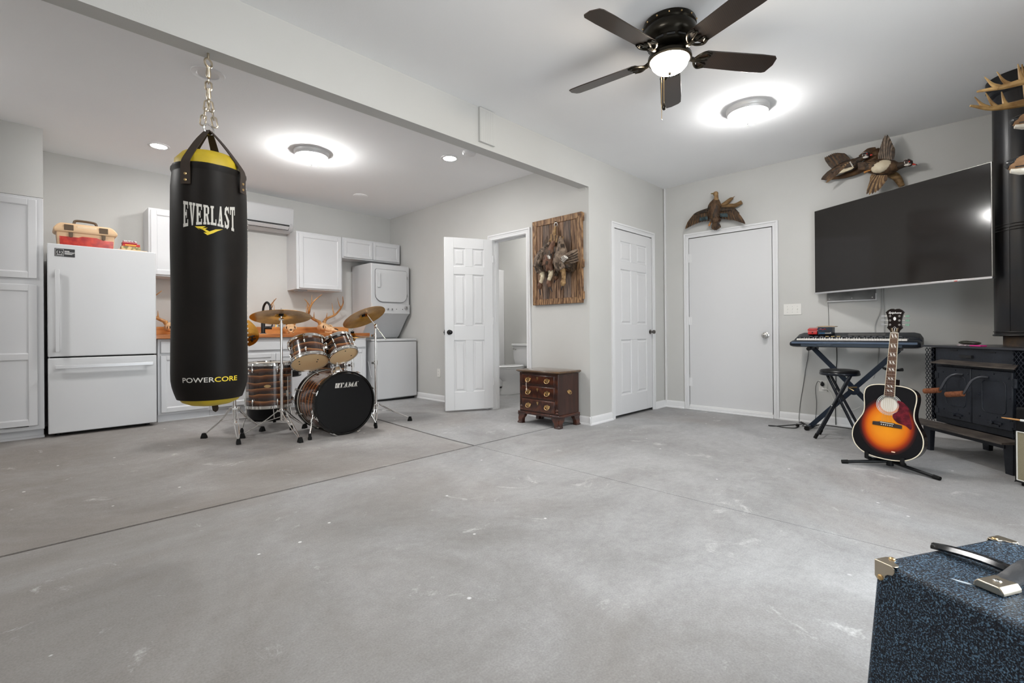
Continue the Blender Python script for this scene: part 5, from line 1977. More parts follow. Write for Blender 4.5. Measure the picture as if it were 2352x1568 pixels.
X1, X2, X3 = 3.945, 3.925, 3.905
hang_duck('grey-brown duck hanging at the left of the barn-wood board', [(X1, 3.27, 1.92), (X1 - .02, 3.36, 1.80), (X1 - .03, 3.40, 1.70), (X1 - .02, 3.375, 1.60)],
          [(X1 - .02, 3.375, 1.61), (X1 - .03, 3.355, 1.555), (X1 - .03, 3.38, 1.50), (X1 - .03, 3.397, 1.475)], [(X1 - .03, 3.395, 1.49), (X1 - .03, 3.40, 1.425)], (X1 - .03, 3.392, 1.355),
          FEAG, CREAM, FEA3, [0.018, 0.06, 0.068, 0.038],
          [([(X1 - .06, 3.33, 1.86), (X1 - .07, 3.37, 1.78)], [(X1 - .04, 3.44, 1.72), (X1 - .05, 3.40, 1.62)], 0.014, FEAG), ([(X1 - .02, 3.29, 1.80), (X1 - .03, 3.33, 1.80)], [(X1 - .01, 3.30, 2.0), (X1 - .01, 3.34, 1.93)], 0.012, FEA2)])
hang_duck('chestnut duck with pale neck hanging in the middle of the board', [(X3 + .03, 3.20, 1.94), (X3 - .005, 3.215, 1.80), (X3 - .02, 3.235, 1.70), (X3 - .01, 3.23, 1.61)],
          [(X3 - .01, 3.228, 1.62), (X3 - .02, 3.215, 1.57), (X3 - .02, 3.24, 1.51), (X3 - .02, 3.247, 1.49)], [(X3 - .02, 3.247, 1.50), (X3 - .02, 3.235, 1.435)], (X3 - .02, 3.198, 1.38),
          FEA3, CREAM, FEA3, [0.018, 0.062, 0.072, 0.042],
          [([(X3 - .06, 3.26, 1.80), (X3 - .07, 3.19, 1.77)], [(X3 - .06, 3.25, 1.72), (X3 - .07, 3.17, 1.715)], 0.013, FEAW), ([(X3 - .055, 3.27, 1.84), (X3 - .065, 3.18, 1.81)], [(X3 - .065, 3.265, 1.75), (X3 - .075, 3.175, 1.745)], 0.014, FEA2)])
hang_duck('brown duck with spread wing hanging at the right of the board', [(X3 + .03, 3.12, 1.95), (X3 - .005, 3.085, 1.80), (X3 - .02, 3.10, 1.69), (X3 - .01, 3.07, 1.60)],
          [(X3 - .01, 3.07, 1.61), (X3 - .02, 3.045, 1.565), (X3 - .02, 3.042, 1.51), (X3 - .02, 3.05, 1.48)], [(X3 - .02, 3.048, 1.49), (X3 - .02, 3.06, 1.435)], (X3 - .02, 3.078, 1.39),
          FEAG, FEAT, FEAT, [0.018, 0.06, 0.07, 0.045],
          [([(X3 - .04, 3.10, 1.66), (X3 - .05, 3.03, 1.72)], [(X3 + .01, 2.875, 1.675), (X3 + .01, 2.872, 1.79)], 0.016, FEAG), ([(X3 - .055, 3.08, 1.72), (X3 - .06, 3.0, 1.73)], [(X3 - .045, 3.03, 1.665), (X3 - .05, 2.95, 1.70)], 0.012, FEAW)])
hang_duck('dark duck behind the others low on the barn-wood board', [(X2 + .03, 3.15, 1.93), (X2 + .02, 3.13, 1.78), (X2 + .02, 3.05, 1.66), (X2 + .02, 2.96, 1.62)],
          [(X2 + .02, 3.14, 1.66), (X2 + .01, 3.17, 1.60), (X2 + .01, 3.18, 1.56), (X2 + .01, 3.19, 1.535)], [(X2 + .01, 3.185, 1.55), (X2 + .01, 3.20, 1.51)], (X2 + .01, 3.215, 1.48),
          FEA2, FEA2, FEA3, [0.018, 0.06, 0.075, 0.05],
          [([(X2 - .0, 3.12, 1.90), (X2 - .0, 3.22, 1.90)], [(X2 - .0, 3.07, 1.95), (X2, 3.23, 2.0)], 0.014, FEAT), ([(X2 - .03, 3.1, 1.85), (X2 - .03, 3.26, 1.86)], [(X2 - .05, 3.09, 1.76), (X2 - .05, 3.28, 1.78)], 0.014, FEA1)])
t = thing('hanging_ring', 'metal ring and cord on a nail at the top of the barn-wood board', 'ring', TR(3.97, 3.215, 2.1))
b = MB()
b.torus((3.972, 3.215, 2.105), 0.022, 0.0045, 20, 8, frame((0, 0, 0), (-1, 0, 0.1)))
part('ring', b, NICKEL, t, world=True)
b = MB()
b.cyl((3.995, 3.215, 2.13), (3.955, 3.218, 2.14), 0.004, n=8)
part('nail', b, BLACK, t, world=True)
b = MB()
body_tube(b, [(3.968, 3.215, 2.09), (3.95, 3.218, 2.02), (3.94, 3.225, 1.94)], [0.010, 0.018, 0.030], 10)
body_tube(b, [(3.968, 3.212, 2.09), (3.94, 3.20, 2.0), (3.94, 3.16, 1.92)], [0.006, 0.008, 0.012], 8)
body_tube(b, [(3.955, 3.22, 2.02), (3.94, 3.25, 1.97), (3.94, 3.30, 1.90)], [0.006, 0.008, 0.012], 8)
part('bound_feet', b, FEAT, t, world=True)

# ================================================================ duck above the plain door
def P3(x, pts):
    return [V((x, y, z_)) for y, z_ in pts]
t = thing('flying_duck', 'brown duck mount with spread wings above the plain white door', 'mounted duck', TR(XT - 0.03, 2.15, 2.30))
xd = 5.575
b = MB()
body_tube(b, P3(xd, [(2.137, 2.20), (2.146, 2.27), (2.151, 2.34), (2.150, 2.40), (2.138, 2.45), (2.131, 2.475)]), [0.04, 0.062, 0.076, 0.074, 0.046, 0.026], 16)
plume(b, P3(xd, [(2.131, 2.475), (2.138, 2.45), (2.150, 2.40), (2.151, 2.34), (2.146, 2.27), (2.137, 2.20)]), [0.026, 0.046, 0.074, 0.076, 0.062, 0.04], 9, 8, 0.05, 0.013, (-1, 0, 0))
part('body', b, [FEA1, FEA2], t, world=True)
b = MB()
body_tube(b, P3(xd - 0.01, [(2.133, 2.455), (2.130, 2.50), (2.134, 2.53)]), [0.030, 0.022, 0.024], 12)
b.ell((xd - 0.01, 2.137, 2.535), (0.024, 0.030, 0.027), 14, 8)
part('head', b, FEAT, t, world=True)
b = MB()
body_tube(b, P3(xd - 0.012, [(2.155, 2.54), (2.172, 2.543), (2.190, 2.546)]), [0.014, 0.010, 0.006], 10, .6)
part('bill', b, mat('bill_olive', (0.16, 0.12, 0.02), 0.4), t, world=True)
for roots, tips, spec in (
        ([(2.22, 2.365), (2.31, 2.355), (2.385, 2.335), (2.43, 2.285)], [(2.225, 2.235), (2.32, 2.232), (2.41, 2.208), (2.492, 2.178)], [(2.225, 2.285), (2.30, 2.28)]),
        ([(2.08, 2.345), (2.02, 2.335), (1.945, 2.315), (1.885, 2.26)], [(2.078, 2.238), (1.99, 2.205), (1.93, 2.188), (1.815, 2.13)], [(2.07, 2.29), (1.995, 2.275)])):
    b = MB()
    n_ = 16
    feather_fan(b, resample(P3(xd - 0.004, roots), n_), resample(P3(xd + 0.01, tips), n_), 0.013)
    # covert arm
    body_tube(b, P3(xd - 0.008, roots), [0.034, 0.03, 0.026, 0.012], 10, 0.5)
    wg = part('wing', b, [FEA2, FEA1], t, world=True, smooth=30)
    b = MB()
    R_ = resample(P3(xd - 0.045, spec), 7)
    feather_fan(b, R_, [p + V((0.008, 0, -0.042)) for p in R_], 0.009)
    obj('wing_patch', b.mesh('wing_patch', 30, TM[t.name].inverted()), TEAL, wg)
b = MB()
R_ = resample(P3(xd - 0.02, [(2.165, 2.20), (2.11, 2.195)]), 7)
feather_fan(b, R_, resample(P3(xd + 0.005, [(2.185, 2.135), (2.14, 2.112), (2.085, 2.135)]), 7), 0.014)
part('tail', b, [FEA2, FEA1], t, world=True, smooth=30)
b = MB()
body_tube(b, P3(xd, [(2.195, 2.225), (2.21, 2.20), (2.222, 2.178)]), [0.012, 0.009, 0.014], 8)
part('foot', b, mat('foot_orange', (0.45, 0.19, 0.04), 0.5), t, world=True)
DRIFT = mat('driftwood', (0.13, 0.070, 0.024), 0.7, col2=(0.26, 0.155, 0.062), nscale=18, stretch=(1, 1, 3), bump=0.4, bscale=30)
t = thing('driftwood_branch', 'forked tan driftwood branch behind the flying duck mount', 'branch', TR(XT - 0.03, 2.05, 2.37))
b = MB()
body_tube(b, P3(5.607, [(2.13, 2.36), (2.087, 2.385), (2.034, 2.415), (1.985, 2.448), (1.96, 2.455)]), [0.03, 0.028, 0.026, 0.02, 0.012], 10)
body_tube(b, P3(5.607, [(2.12, 2.36), (2.0, 2.372), (1.937, 2.368), (1.866, 2.392)]), [0.03, 0.028, 0.024, 0.022], 10)
body_tube(b, P3(5.607, [(1.965, 2.457), (1.94, 2.475)]), [0.006, 0.002], 8)
part('wood', b, DRIFT, t, world=True)

# ================================================================ wood duck pair above the television
t = thing('driftwood_log', 'dark driftwood log behind the two wood ducks above the television', 'log', TR(XT - 0.03, 0.8, 2.45))
b = MB()
body_tube(b, P3(5.60, [(1.015, 2.455), (0.90, 2.462), (0.80, 2.49), (0.70, 2.55), (0.655, 2.615), (0.64, 2.655)]), [0.012, 0.03, 0.045, 0.055, 0.05, 0.015], 12, 0.8)
body_tube(b, P3(5.60, [(0.78, 2.60), (0.71, 2.64), (0.66, 2.655)]), [0.03, 0.04, 0.02], 10)
part('wood', b, mat('driftwood_dark', (0.055, 0.024, 0.008), 0.65, col2=(0.13, 0.062, 0.020), nscale=16, bump=0.5, bscale=30), t, world=True)
b = MB()
body_tube(b, P3(5.60, [(0.58, 2.41), (0.53, 2.375), (0.50, 2.33), (0.473, 2.262)]), [0.028, 0.034, 0.03, 0.022], 10)
part('branch', b, DRIFT, t, world=True)


def wood_duck_head(parent, base, head, bill, r=0.030):
    base, head, bill = V(base), V(head), V(bill)
    b = MB()
    body_tube(b, [base, base.lerp(head, .5), head], [0.034, 0.026, 0.026], 12)
    part('neck', b, FEA2, parent, world=True)
    d_ = (bill - head).normalized()
    b = MB()
    body_tube(b, [head - d_ * 0.035 + V((0, 0, 0.006)), head - d_ * 0.01 + V((0, 0, 0.008)), head + d_ * 0.018, head + d_ * 0.032], [0.014, r, r * .9, 0.012], 14)
    part('head', b, mat('wood_duck_head', (0.012, 0.010, 0.012), 0.4, col2=(0.05, 0.018, 0.014), nscale=20), parent, world=True)
    # white throat patch with two fingers, and a thin bridle line
    b = MB()
    b.ell(head + V((-0.016, 0, -0.017)) - d_ * 0.004, (0.013, 0.026, 0.011), 14, 8)
    body_tube(b, [head + V((-0.022, 0, -0.018)) - d_ * 0.022, head + V((-0.0265, 0, -0.002)) - d_ * 0.027, head + V((-0.0235, 0, 0.012)) - d_ * 0.022], [0.0015, 0.003, 0.001], 8)
    body_tube(b, [head + V((-0.025, 0, -0.016)) + d_ * 0.001, head + V((-0.0305, 0, -0.003)) + d_ * 0.001, head + V((-0.0300, 0, 0.006)) + d_ * 0.002], [0.003, 0.0028, 0.0008], 8)
    body_tube(b, [head + V((-0.022, 0, 0.022)) + d_ * 0.012, head + V((-0.020, 0, 0.028)) - d_ * 0.012, head + V((-0.012, 0, 0.024)) - d_ * 0.036], [0.0008, 0.0022, 0.0008], 8)
    part('white_marking', b, FEAW, parent, world=True)
    b = MB()
    b.ell(head + V((-0.029, 0, 0.010)) + d_ * 0.010, (0.004, 0.0055, 0.0055), 12, 8)
    part('eye', b, RED, parent, world=True)
    b = MB()
    m_ = head + d_ * 0.030
    body_tube(b, [m_, m_.lerp(bill, .5), m_.lerp(bill, .8)], [0.012, 0.008, 0.005], 10, .6)
    bl = part('bill', b, RED, parent, world=True)
    b = MB()
    body_tube(b, [m_.lerp(bill, .7), bill], [0.0075, 0.003], 8, .7)
    obj('bill_tip', b.mesh('bill_tip', 40, TM[parent.name].inverted()), BILL, bl)


t = thing('wood_duck', 'left wood duck of the pair above the television, wings folded back', 'mounted duck', TR(5.54, 0.9, 2.5))
b = MB()
body_tube(b, P3(5.535, [(1.0, 2.49), (0.93, 2.515), (0.86, 2.53), (0.81, 2.548), (0.785, 2.56)]), [0.02, 0.045, 0.058, 0.046, 0.032], 14)
plume(b, P3(5.535, [(0.785, 2.56), (0.81, 2.548), (0.86, 2.53), (0.93, 2.515), (1.0, 2.49)]), [0.032, 0.046, 0.058, 0.045, 0.02], 7, 7, 0.05, 0.012, (-1, 0, 0.3))
part('body', b, [FEA2, FEA1], t, world=True)
b = MB()
body_tube(b, P3(5.492, [(0.985, 2.466), (0.96, 2.470), (0.90, 2.482), (0.84, 2.490), (0.815, 2.495)]), [0.003, 0.014, 0.026, 0.018, 0.003], 10, .7)
part('belly', b, CREAM, t, world=True)
for roots, tips, mt_, nm, n_ in (
        ([(0.85, 2.57), (0.91, 2.55), (0.985, 2.53)], [(0.915, 2.672), (0.985, 2.690), (1.058, 2.665)], FEA2, 'wing', 11),
        ([(0.86, 2.545), (0.90, 2.515)], [(1.04, 2.395), (1.02, 2.42)], FEAT, 'wing', 6),
        ([(1.0, 2.54), (0.985, 2.505)], [(1.095, 2.455), (1.06, 2.44)], FEA2, 'tail', 6)):
    b = MB()
    xo = 5.555 if tips[0][1] > 2.5 else (5.48 if mt_ is FEAT else 5.56)
    feather_fan(b, resample(P3(xo, roots), n_), resample(P3(xo, tips), n_), 0.016)
    part(nm, b, [mt_, DARKER.get(mt_.name, mt_)], t, world=True, smooth=30)
b = MB()
for k in range(4):
    b.ell((5.476, 0.842 - k * 0.006, 2.545 - k * 0.014), (0.004, 0.006, 0.007), 8, 6)
part('breast_bars', b, FEAW, t, world=True)
wood_duck_head(t, (5.525, 0.80, 2.555), (5.52, 0.725, 2.588), (5.51, 0.668, 2.580))

t = thing('wood_duck', 'right wood duck of the pair with white belly and raised wing', 'mounted duck', TR(5.5, 0.6, 2.45))
b = MB()
body_tube(b, P3(5.515, [(0.72, 2.482), (0.67, 2.468), (0.60, 2.447), (0.53, 2.432), (0.49, 2.428)]), [0.03, 0.058, 0.072, 0.06, 0.036], 16)
plume(b, P3(5.515, [(0.49, 2.428), (0.53, 2.432), (0.60, 2.447), (0.67, 2.468), (0.72, 2.482)]), [0.036, 0.06, 0.072, 0.058, 0.03], 8, 8, 0.045, 0.012, (-1, 0, 0))
part('body', b, [FEA1, FEA2], t, world=True)
b = MB()
b.ell((5.475, 0.608, 2.446), (0.040, 0.080, 0.056), 18, 10, Matrix.Rotation(-0.14, 4, 'X'))
part('belly', b, CREAM, t, world=True)
for roots, tips, mt_, nm, n_, ww in (
        ([(0.625, 2.515), (0.57, 2.50), (0.525, 2.49)], [(0.618, 2.60), (0.588, 2.715), (0.560, 2.722), (0.520, 2.60)], FEAG, 'wing', 14, 0.014),
        ([(0.68, 2.40), (0.63, 2.375), (0.575, 2.36)], [(0.685, 2.325), (0.72, 2.215), (0.64, 2.225), (0.58, 2.30)], FEAT, 'wing', 14, 0.014),
        ([(0.70, 2.50), (0.70, 2.455)], [(0.79, 2.53), (0.785, 2.475)], FEA2, 'tail', 8, 0.013)):
    b = MB()
    feather_fan(b, resample(P3(5.505, roots), n_), resample(P3(5.495, tips), n_), ww)
    part(nm, b, [mt_, DARKER.get(mt_.name, mt_)], t, world=True, smooth=30)
b = MB()
body_tube(b, P3(5.455, [(0.735, 2.415), (0.705, 2.425), (0.685, 2.425)]), [0.010, 0.007, 0.006], 8)
part('foot', b, mat('foot_orange', (0.45, 0.19, 0.04), 0.5), t, world=True)
wood_duck_head(t, (5.505, 0.495, 2.427), (5.50, 0.420, 2.434), (5.50, 0.358, 2.404))

# ================================================================ ceiling fan and lamps
FBRZ = mat('fan_bronze', (0.020, 0.017, 0.012), 0.28, 0.75)
FX0, FY0 = 2.63, 1.268
t = thing('ceiling_fan', 'dark bronze five-blade ceiling fan with a lit frosted dome', 'ceiling fan', TR(FX0, FY0, 2.75))
b = MB()
b.lathe([(0, 0), (0.145, 0), (0.150, -0.012), (0.150, -0.03), (0.143, -0.038), (0.150, -0.046), (0.152, -0.085), (0.140, -0.105), (0.118, -0.118), (0.118, -0.135), (0.10, -0.15), (0.075, -0.155), (0, -0.155)], 48)
part('motor_housing', b, FBRZ, t)
for k in range(14):
    a = 2 * PI * k / 14
    b = MB()
    b.ell((0.151 * math.cos(a), 0.151 * math.sin(a), -0.021), (0.005, 0.005, 0.005), 8, 6)
    part('bead', b, GOLD, t)
for k in range(12):
    a = 2 * PI * k / 12
    b = MB()
    b.box(-0.0035, 0.0035, -0.022, 0.022, -0.005, 0.005, Matrix.Translation((0.1195 * math.cos(a), 0.1195 * math.sin(a), -0.126)) @ Matrix.Rotation(a, 4, 'Z'))
    part('vent_slot', b, SHADOWGAP, t)
b = MB()
b.lathe([(0, -0.15), (0.06, -0.152), (0.062, -0.172), (0.052, -0.18), (0.10, -0.186), (0.122, -0.194), (0.124, -0.212), (0.112, -0.218), (0.10, -0.21), (0, -0.20)], 40)
part('light_fitter', b, FBRZ, t)
b = MB()
b.lathe([(0.108, -0.208), (0.108, -0.22), (0.098, -0.245), (0.078, -0.266), (0.045, -0.281), (0.012, -0.286), (0, -0.286)], 40)
part('glass_dome', b, mat('fan_glass', (1.0, 0.86, 0.66), 0.4, emit=FAN_E, ecol=(1.0, 0.86, 0.68)), t)
b = MB()
b.lathe([(0, -0.284), (0.010, -0.286), (0.007, -0.296), (0, -0.298)], 12)
part('finial', b, FBRZ, t)
BLADE = banded('fan_blade_walnut', [(0.0, (0.016, 0.009, 0.005)), (0.5, (0.020, 0.011, 0.006)), (1.0, (0.026, 0.014, 0.008))], 2.5, 'Y', 5, 1.5, 0.38, 0.2, (0.8, 14, 1))
for k, deg in enumerate((171, 96, 25, -37, -110)):
    a = math.radians(deg)
    Mb = Matrix.Rotation(a, 4, 'Z') @ Matrix.Translation((0, 0, -0.188)) @ Matrix.Rotation(math.radians(-13), 4, 'X')
    b = MB(Mb)
    out = [(0.19, -0.052), (0.21, -0.062), (0.55, -0.069), (0.635, -0.066), (0.654, -0.05), (0.664, 0.0), (0.650, 0.056), (0.63, 0.066), (0.55, 0.069), (0.21, 0.062), (0.19, 0.052), (0.175, 0.0)]
    b.prism(out, -0.003, 0.003)
    bl = part('blade', b, BLADE, t, bevel=0.0015)
    b = MB(Mb)
    b.tube(spline([(0.06, 0, 0.035), (0.10, 0, 0.012), (0.145, 0, -0.010), (0.19, 0, -0.008)], 4), [0.014] * 13, 8)
    for s in (-1, 1):
        b.tube(spline([(0.15, 0, -0.009), (0.17, s * 0.035, -0.010), (0.20, s * 0.058, -0.008), (0.235, s * 0.05, -0.006)], 4), 0.0075, 8)
        b.tube(spline([(0.165, 0, -0.009), (0.20, s * 0.016, -0.010), (0.235, s * 0.03, -0.007), (0.215, s * 0.045, -0.007)], 4), 0.006, 8)
    b.ell((0.205, 0, -0.008), (0.03, 0.013, 0.007), 12, 6)
    obj('blade_iron', b.mesh('blade_iron'), FBRZ, bl)
for (x, y), zb, fob in (((-0.055, 0.01), -0.49, True), ((-0.048, 0.028), -0.565, False)):
    b = MB()
    b.cyl((x, y, -0.19), (x, y, zb), 0.0016, n=6)
    ch = part('pull_chain', b, GOLD, t)
    b = MB()
    if fob:
        b.lathe([(0, 0), (0.009, 0.006), (0.012, 0.02), (0.007, 0.04), (0.003, 0.05), (0, 0.05)], 12, Matrix.Translation((x, y, zb - 0.03)))
    else:
        b.ell((x, y, zb), (0.004, 0.004, 0.005), 8, 6)
    obj('chain_fob', b.mesh('chain_fob'), FBRZ if fob else CHROME, ch)

DOME = mat('lamp_glass', (1.0, 0.97, 0.92), 0.4, emit=DOME_E, ecol=(1.0, 0.985, 0.96))
KDOME = mat('kitchen_lamp_glass', (1.0, 0.97, 0.92), 0.4, emit=KITCHEN_E, ecol=(1.0, 0.985, 0.96))
def flush_lamp(label, x, y, z_, R, dome=None):
    t = thing('ceiling_lamp', label, 'ceiling light', TR(x, y, z_), 'flush dome ceiling lamps')
    b = MB()
    b.lathe([(0, 0), (R, 0), (R, -0.016), (R * .96, -0.026), (R * .98, -0.034), (R * .93, -0.048), (R * .84, -0.052), (R * .82, -0.03), (0, -0.03)], 40)
    part('pan', b, mat('lamp_nickel', (0.78, 0.78, 0.79), 0.4, 0.35), t)
    b = MB()
    b.lathe([(R * .82, -0.047), (R * .81, -0.060), (R * .70, -0.086), (R * .50, -0.106), (R * .24, -0.118), (0, -0.121)], 40)
    part('glass_dome', b, dome or DOME, t)
    b = MB()
    b.lathe([(0, -0.119), (0.014, -0.120), (0.014, -0.127), (0.006, -0.133), (0, -0.134)], 14)
    part('finial', b, mat('lamp_nickel', (0.5, 0.5, 0.51), 0.35, 0.9), t)
    return t
flush_lamp('lit dome ceiling lamp in the kitchen, right of the punching bag', 1.995, 4.735, kz(2.0), 0.165, KDOME)
flush_lamp('lit dome ceiling lamp beyond the ceiling fan', 4.075, 1.305, ZC, 0.16)
flush_lamp('added unseen dome lamp brightening the near end of the garage', 1.18, 1.24, ZC, 0.16)  # this and the next two: unseen lamps added to brighten the room
flush_lamp('added unseen dome lamp brightening the left end of the kitchen', -1.1, 4.735, kz(-1.1), 0.165, KDOME)
flush_lamp('added unseen dome lamp near the closed garage door', -1.6, 1.24, ZC, 0.16)
flush_lamp('added unseen dome lamp lighting the bathroom', 4.9, 4.9, ZC, 0.14)  # out of view, added so the bathroom is not dark
LED = mat('led_lens', (1, 1, 1), 0.4, emit=LED_E, ecol=(1.0, 0.98, 0.95))
for x, y, lb in ((0.899, 5.639, 'small lit recessed light above the refrigerator'), (3.055, 3.866, 'small lit recessed light beside the beam, near the bathroom')):
    t = thing('recessed_light', lb, 'ceiling light', TR(x, y, kz(x)), 'small recessed kitchen lights')
    b = MB()
    b.lathe([(0.064, 0), (0.092, 0), (0.090, -0.006), (0.066, -0.008)], 32, closed=True)
    part('trim_ring', b, TRIM, t)
    b = MB()
    b.lathe([(0, -0.004), (0.066, -0.004), (0.066, -0.001), (0, -0.001)], 32)
    part('lens', b, LED, t)
t = thing('recessed_light', 'unlit recessed ceiling light behind the bag chain', 'ceiling light', TR(0.894, 3.835, kz(0.894)))
b = MB()
b.lathe([(0.064, 0), (0.105, 0), (0.102, -0.006), (0.070, -0.010), (0.064, -0.004)], 32, closed=True)
part('trim_ring', b, TRIM, t)
b = MB()
b.lathe([(0, -0.003), (0.066, -0.003), (0.066, -0.0005), (0, -0.0005)], 32)
part('lens', b, mat('lens_off', (0.72, 0.72, 0.72), 0.4), t)
t = thing('smoke_detector', 'white disc on the kitchen ceiling half hidden behind the beam', 'smoke detector', TR(3.09, 3.60, kz(3.09)))
b = MB()
b.lathe([(0, 0), (0.07, 0), (0.07, -0.012), (0.06, -0.028), (0.03, -0.034), (0, -0.034)], 32)
part('case', b, TRIM, t)
b = MB()
b.torus((0, 0, -0.03), 0.035, 0.003, 24, 6)
part('grille_ring', b, GREYM, t)
t = thing('ceiling_vent', 'small round unlit disc on the kitchen ceiling near the back corner', 'vent', TR(3.058, 5.745, kz(3.058)))
b = MB()
b.lathe([(0, 0), (0.09, 0), (0.088, -0.006), (0.06, -0.012), (0, -0.012)], 32)
part('cover', b, CEIL, t)
b = MB()
b.torus((0, 0, -0.010), 0.062, 0.003, 32, 6)
part('rim', b, CEIL, t)
# ================================================================ television on a swing arm
# left end near the wall, right end swung out into the room
TL, TRt = V((5.555, 1.156, 0)), V((4.819, -0.088, 0))
ux = (TRt - TL).normalized()
nz = V((ux.y, -ux.x, 0))
if nz.x > 0:
    nz = -nz
tc_ = (TL + TRt) / 2
Mtv = frame((tc_.x, tc_.y, 1.735), nz, ux)            # local x right in the picture, y up, z out of the screen
Mtv = Matrix(((ux.x, 0, nz.x, tc_.x), (ux.y, 0, nz.y, tc_.y), (0, 1, 0, 1.735), (0, 0, 0, 1)))
t = thing('television', 'large flat black television angled out from the wall on a swing arm', 'television', Mtv)
TW, TH = 0.7235, 0.415
b = MB()
b.box(-TW, TW, -TH, TH, -0.028, -0.002)
part('bezel', b, mat('tv_bezel', (0.30, 0.29, 0.27), 0.3, 0.8), t, bevel=0.002)
b = MB()
b.box(-TW + 0.004, TW - 0.006, -TH + 0.012, TH - 0.004, -0.004, 0.0)
part('screen', b, mat('tv_screen', (0.012, 0.010, 0.009), 0.10, spec=0.5), t)
b = MB()
b.box(-TW, TW, -TH - 0.006, -TH + 0.010, -0.030, 0.004)
lp = part('bottom_trim', b, mat('tv_silver', (0.62, 0.62, 0.63), 0.25, 0.9), t, bevel=0.002)
b = MB()
b.box(0.49, 0.51, -TH - 0.003, -TH + 0.002, 0.004, 0.0055)
obj('standby_light', b.mesh('standby_light'), RED, lp)
b = MB()
b.box(-0.5, 0.5, -0.36, 0.05, -0.065, -0.028)
part('rear_case', b, BLACK, t, bevel=0.01)
b = MB()
b.box(-0.22, 0.22, -0.2, 0.2, -0.078, -0.065)
part('mount_plate', b, BLACK, t)
mid = Mtv @ V((0, 0, -0.078))
b = MB()
b.bar(mid, (5.45, 0.62, 1.735), 0.06, 0.05)
b.bar((5.45, 0.62, 1.735), (5.64, 0.80, 1.735), 0.06, 0.05)
b.box(5.625, 5.646, 0.66, 0.94, 1.58, 1.90)
part('swing_arm', b, BLACK, t, world=True)

# dark recessed heater slot in the wall below the television, with patched-wall seam
t = thing('wall_vent', 'grey metal vent box set in the wall under the television', 'vent', TR(XT, 0.87, 1.27))
b = MB()
b.box(XT - 0.030, XT + 0.0, 0.675, 1.065, 1.232, 1.36)
part('box', b, mat('vent_steel', (0.16, 0.16, 0.16), 0.45, 0.5, col2=(0.26, 0.26, 0.26), nscale=6), t, world=True, bevel=0.004)
b = MB()
b.box(XT - 0.034, XT - 0.03, 0.675, 1.065, 1.232, 1.242)
b.box(XT - 0.034, XT - 0.0, 0.667, 0.677, 1.232, 1.30)
part('edge_strip', b, TRIM, t, world=True)
for y in (1.045, 0.86, 0.70):
    b = MB()
    b.cyl((XT - 0.03, y, 1.262), (XT - 0.033, y, 1.262), 0.004, n=10)
    part('screw', b, CHROME, t, world=True)
# cables and wall raceway
WIREG = mat('cable_grey', (0.42, 0.42, 0.41), 0.5)
WIREB = mat('cable_black', (0.012, 0.012, 0.012), 0.5)
b = MB()
xw = XT - 0.006
b.tube(spline([(xw, 0.625, 1.42), (xw, 0.632, 1.26), (xw, 0.640, 1.13), (xw, 0.675, 1.03), (xw, 0.685, 0.95), (xw, 0.66, 0.82), (xw, 0.665, 0.62), (xw, 0.70, 0.49)], 6), 0.0045, 6)
single('television_cable', b, WIREG, 'grey cable hanging below the television behind the guitar neck', 'cable')
b = MB()
b.tube([(xw, 0.612, 1.40), (xw, 0.616, 1.20), (xw, 0.612, 1.0), (xw, 0.615, 0.90)], 0.0035, 6)
single('television_cable', b, WIREG, 'straight thin grey cord just left of the guitar headstock', 'cable')
b = MB()
b.tube(spline([(xw, 1.062, 1.235), (xw, 1.058, 1.12), (xw, 1.056, 1.0), (xw, 1.058, 0.95)], 5), 0.0016, 5)
single('thin_cable', b, WIREB, 'hair-thin dark wire running down from the grey vent box', 'cable')
b = MB()
b.tube(spline([(xw, 1.232, 0.80), (xw, 1.240, 0.68), (xw, 1.262, 0.55), (xw, 1.285, 0.38), (xw, 1.31, 0.22), (xw - 0.01, 1.322, 0.08), (xw - 0.03, 1.318, 0.008)], 6), 0.0028, 6)
single('power_cable', b, mat('cord_grey', (0.10, 0.10, 0.10), 0.5), 'thin grey cord dropping from the left end of the keyboard', 'cable')
b = MB()
b.tube(spline([(xw - 0.025, 1.118, 0.418), (xw - 0.03, 1.150, 0.43), (xw - 0.02, 1.172, 0.35), (xw - 0.015, 1.165, 0.22), (xw - 0.015, 1.170, 0.10), (xw - 0.03, 1.18, 0.008)], 6), 0.0028, 6)
single('power_cable', b, mat('cord_grey', (0.10, 0.10, 0.10), 0.5), 'thin cord from the black plug down to the floor', 'cable')
t = thing('power_plug', 'black power plug in the upper socket behind the stool', 'plug', frame((XT - 0.008, 1.112, 0.405), (-1, 0, 0), (0, -1, 0)))
b = MB()
b.lathe([(0, 0), (0.017, 0), (0.019, 0.012), (0.017, 0.03), (0.009, 0.036), (0, 0.036)], 16, Matrix.Diagonal((0.9, 1.2, 1, 1)))
part('body', b, BLACK, t)
b = MB()
b.cyl((0, 0.012, 0.03), (0, 0.03, 0.034), 0.006, 0.004, n=10)
part('strain_relief', b, BLACK, t)
t = thing('power_plug', 'white power plug in the lower socket behind the stool', 'plug', frame((XT - 0.008, 1.108, 0.360), (-1, 0, 0), (0, -1, 0)))
b = MB()
b.lathe([(0, 0), (0.014, 0), (0.016, 0.012), (0.012, 0.026), (0, 0.028)], 16)
part('body', b, PLATE, t)
b = MB()
b.cyl((0.004, 0, 0.02), (0.035, -0.002, 0.022), 0.008, 0.005, n=10)
part('strain_relief', b, PLATE, t)
b = MB()
b.tube(spline([(XT - 0.03, 1.075, 0.358), (XT - 0.03, 1.045, 0.33), (XT - 0.02, 1.00, 0.22), (XT - 0.02, 0.94, 0.17), (XT - 0.02, 0.86, 0.175), (XT - 0.02, 0.80, 0.21)], 6), 0.0035, 6)
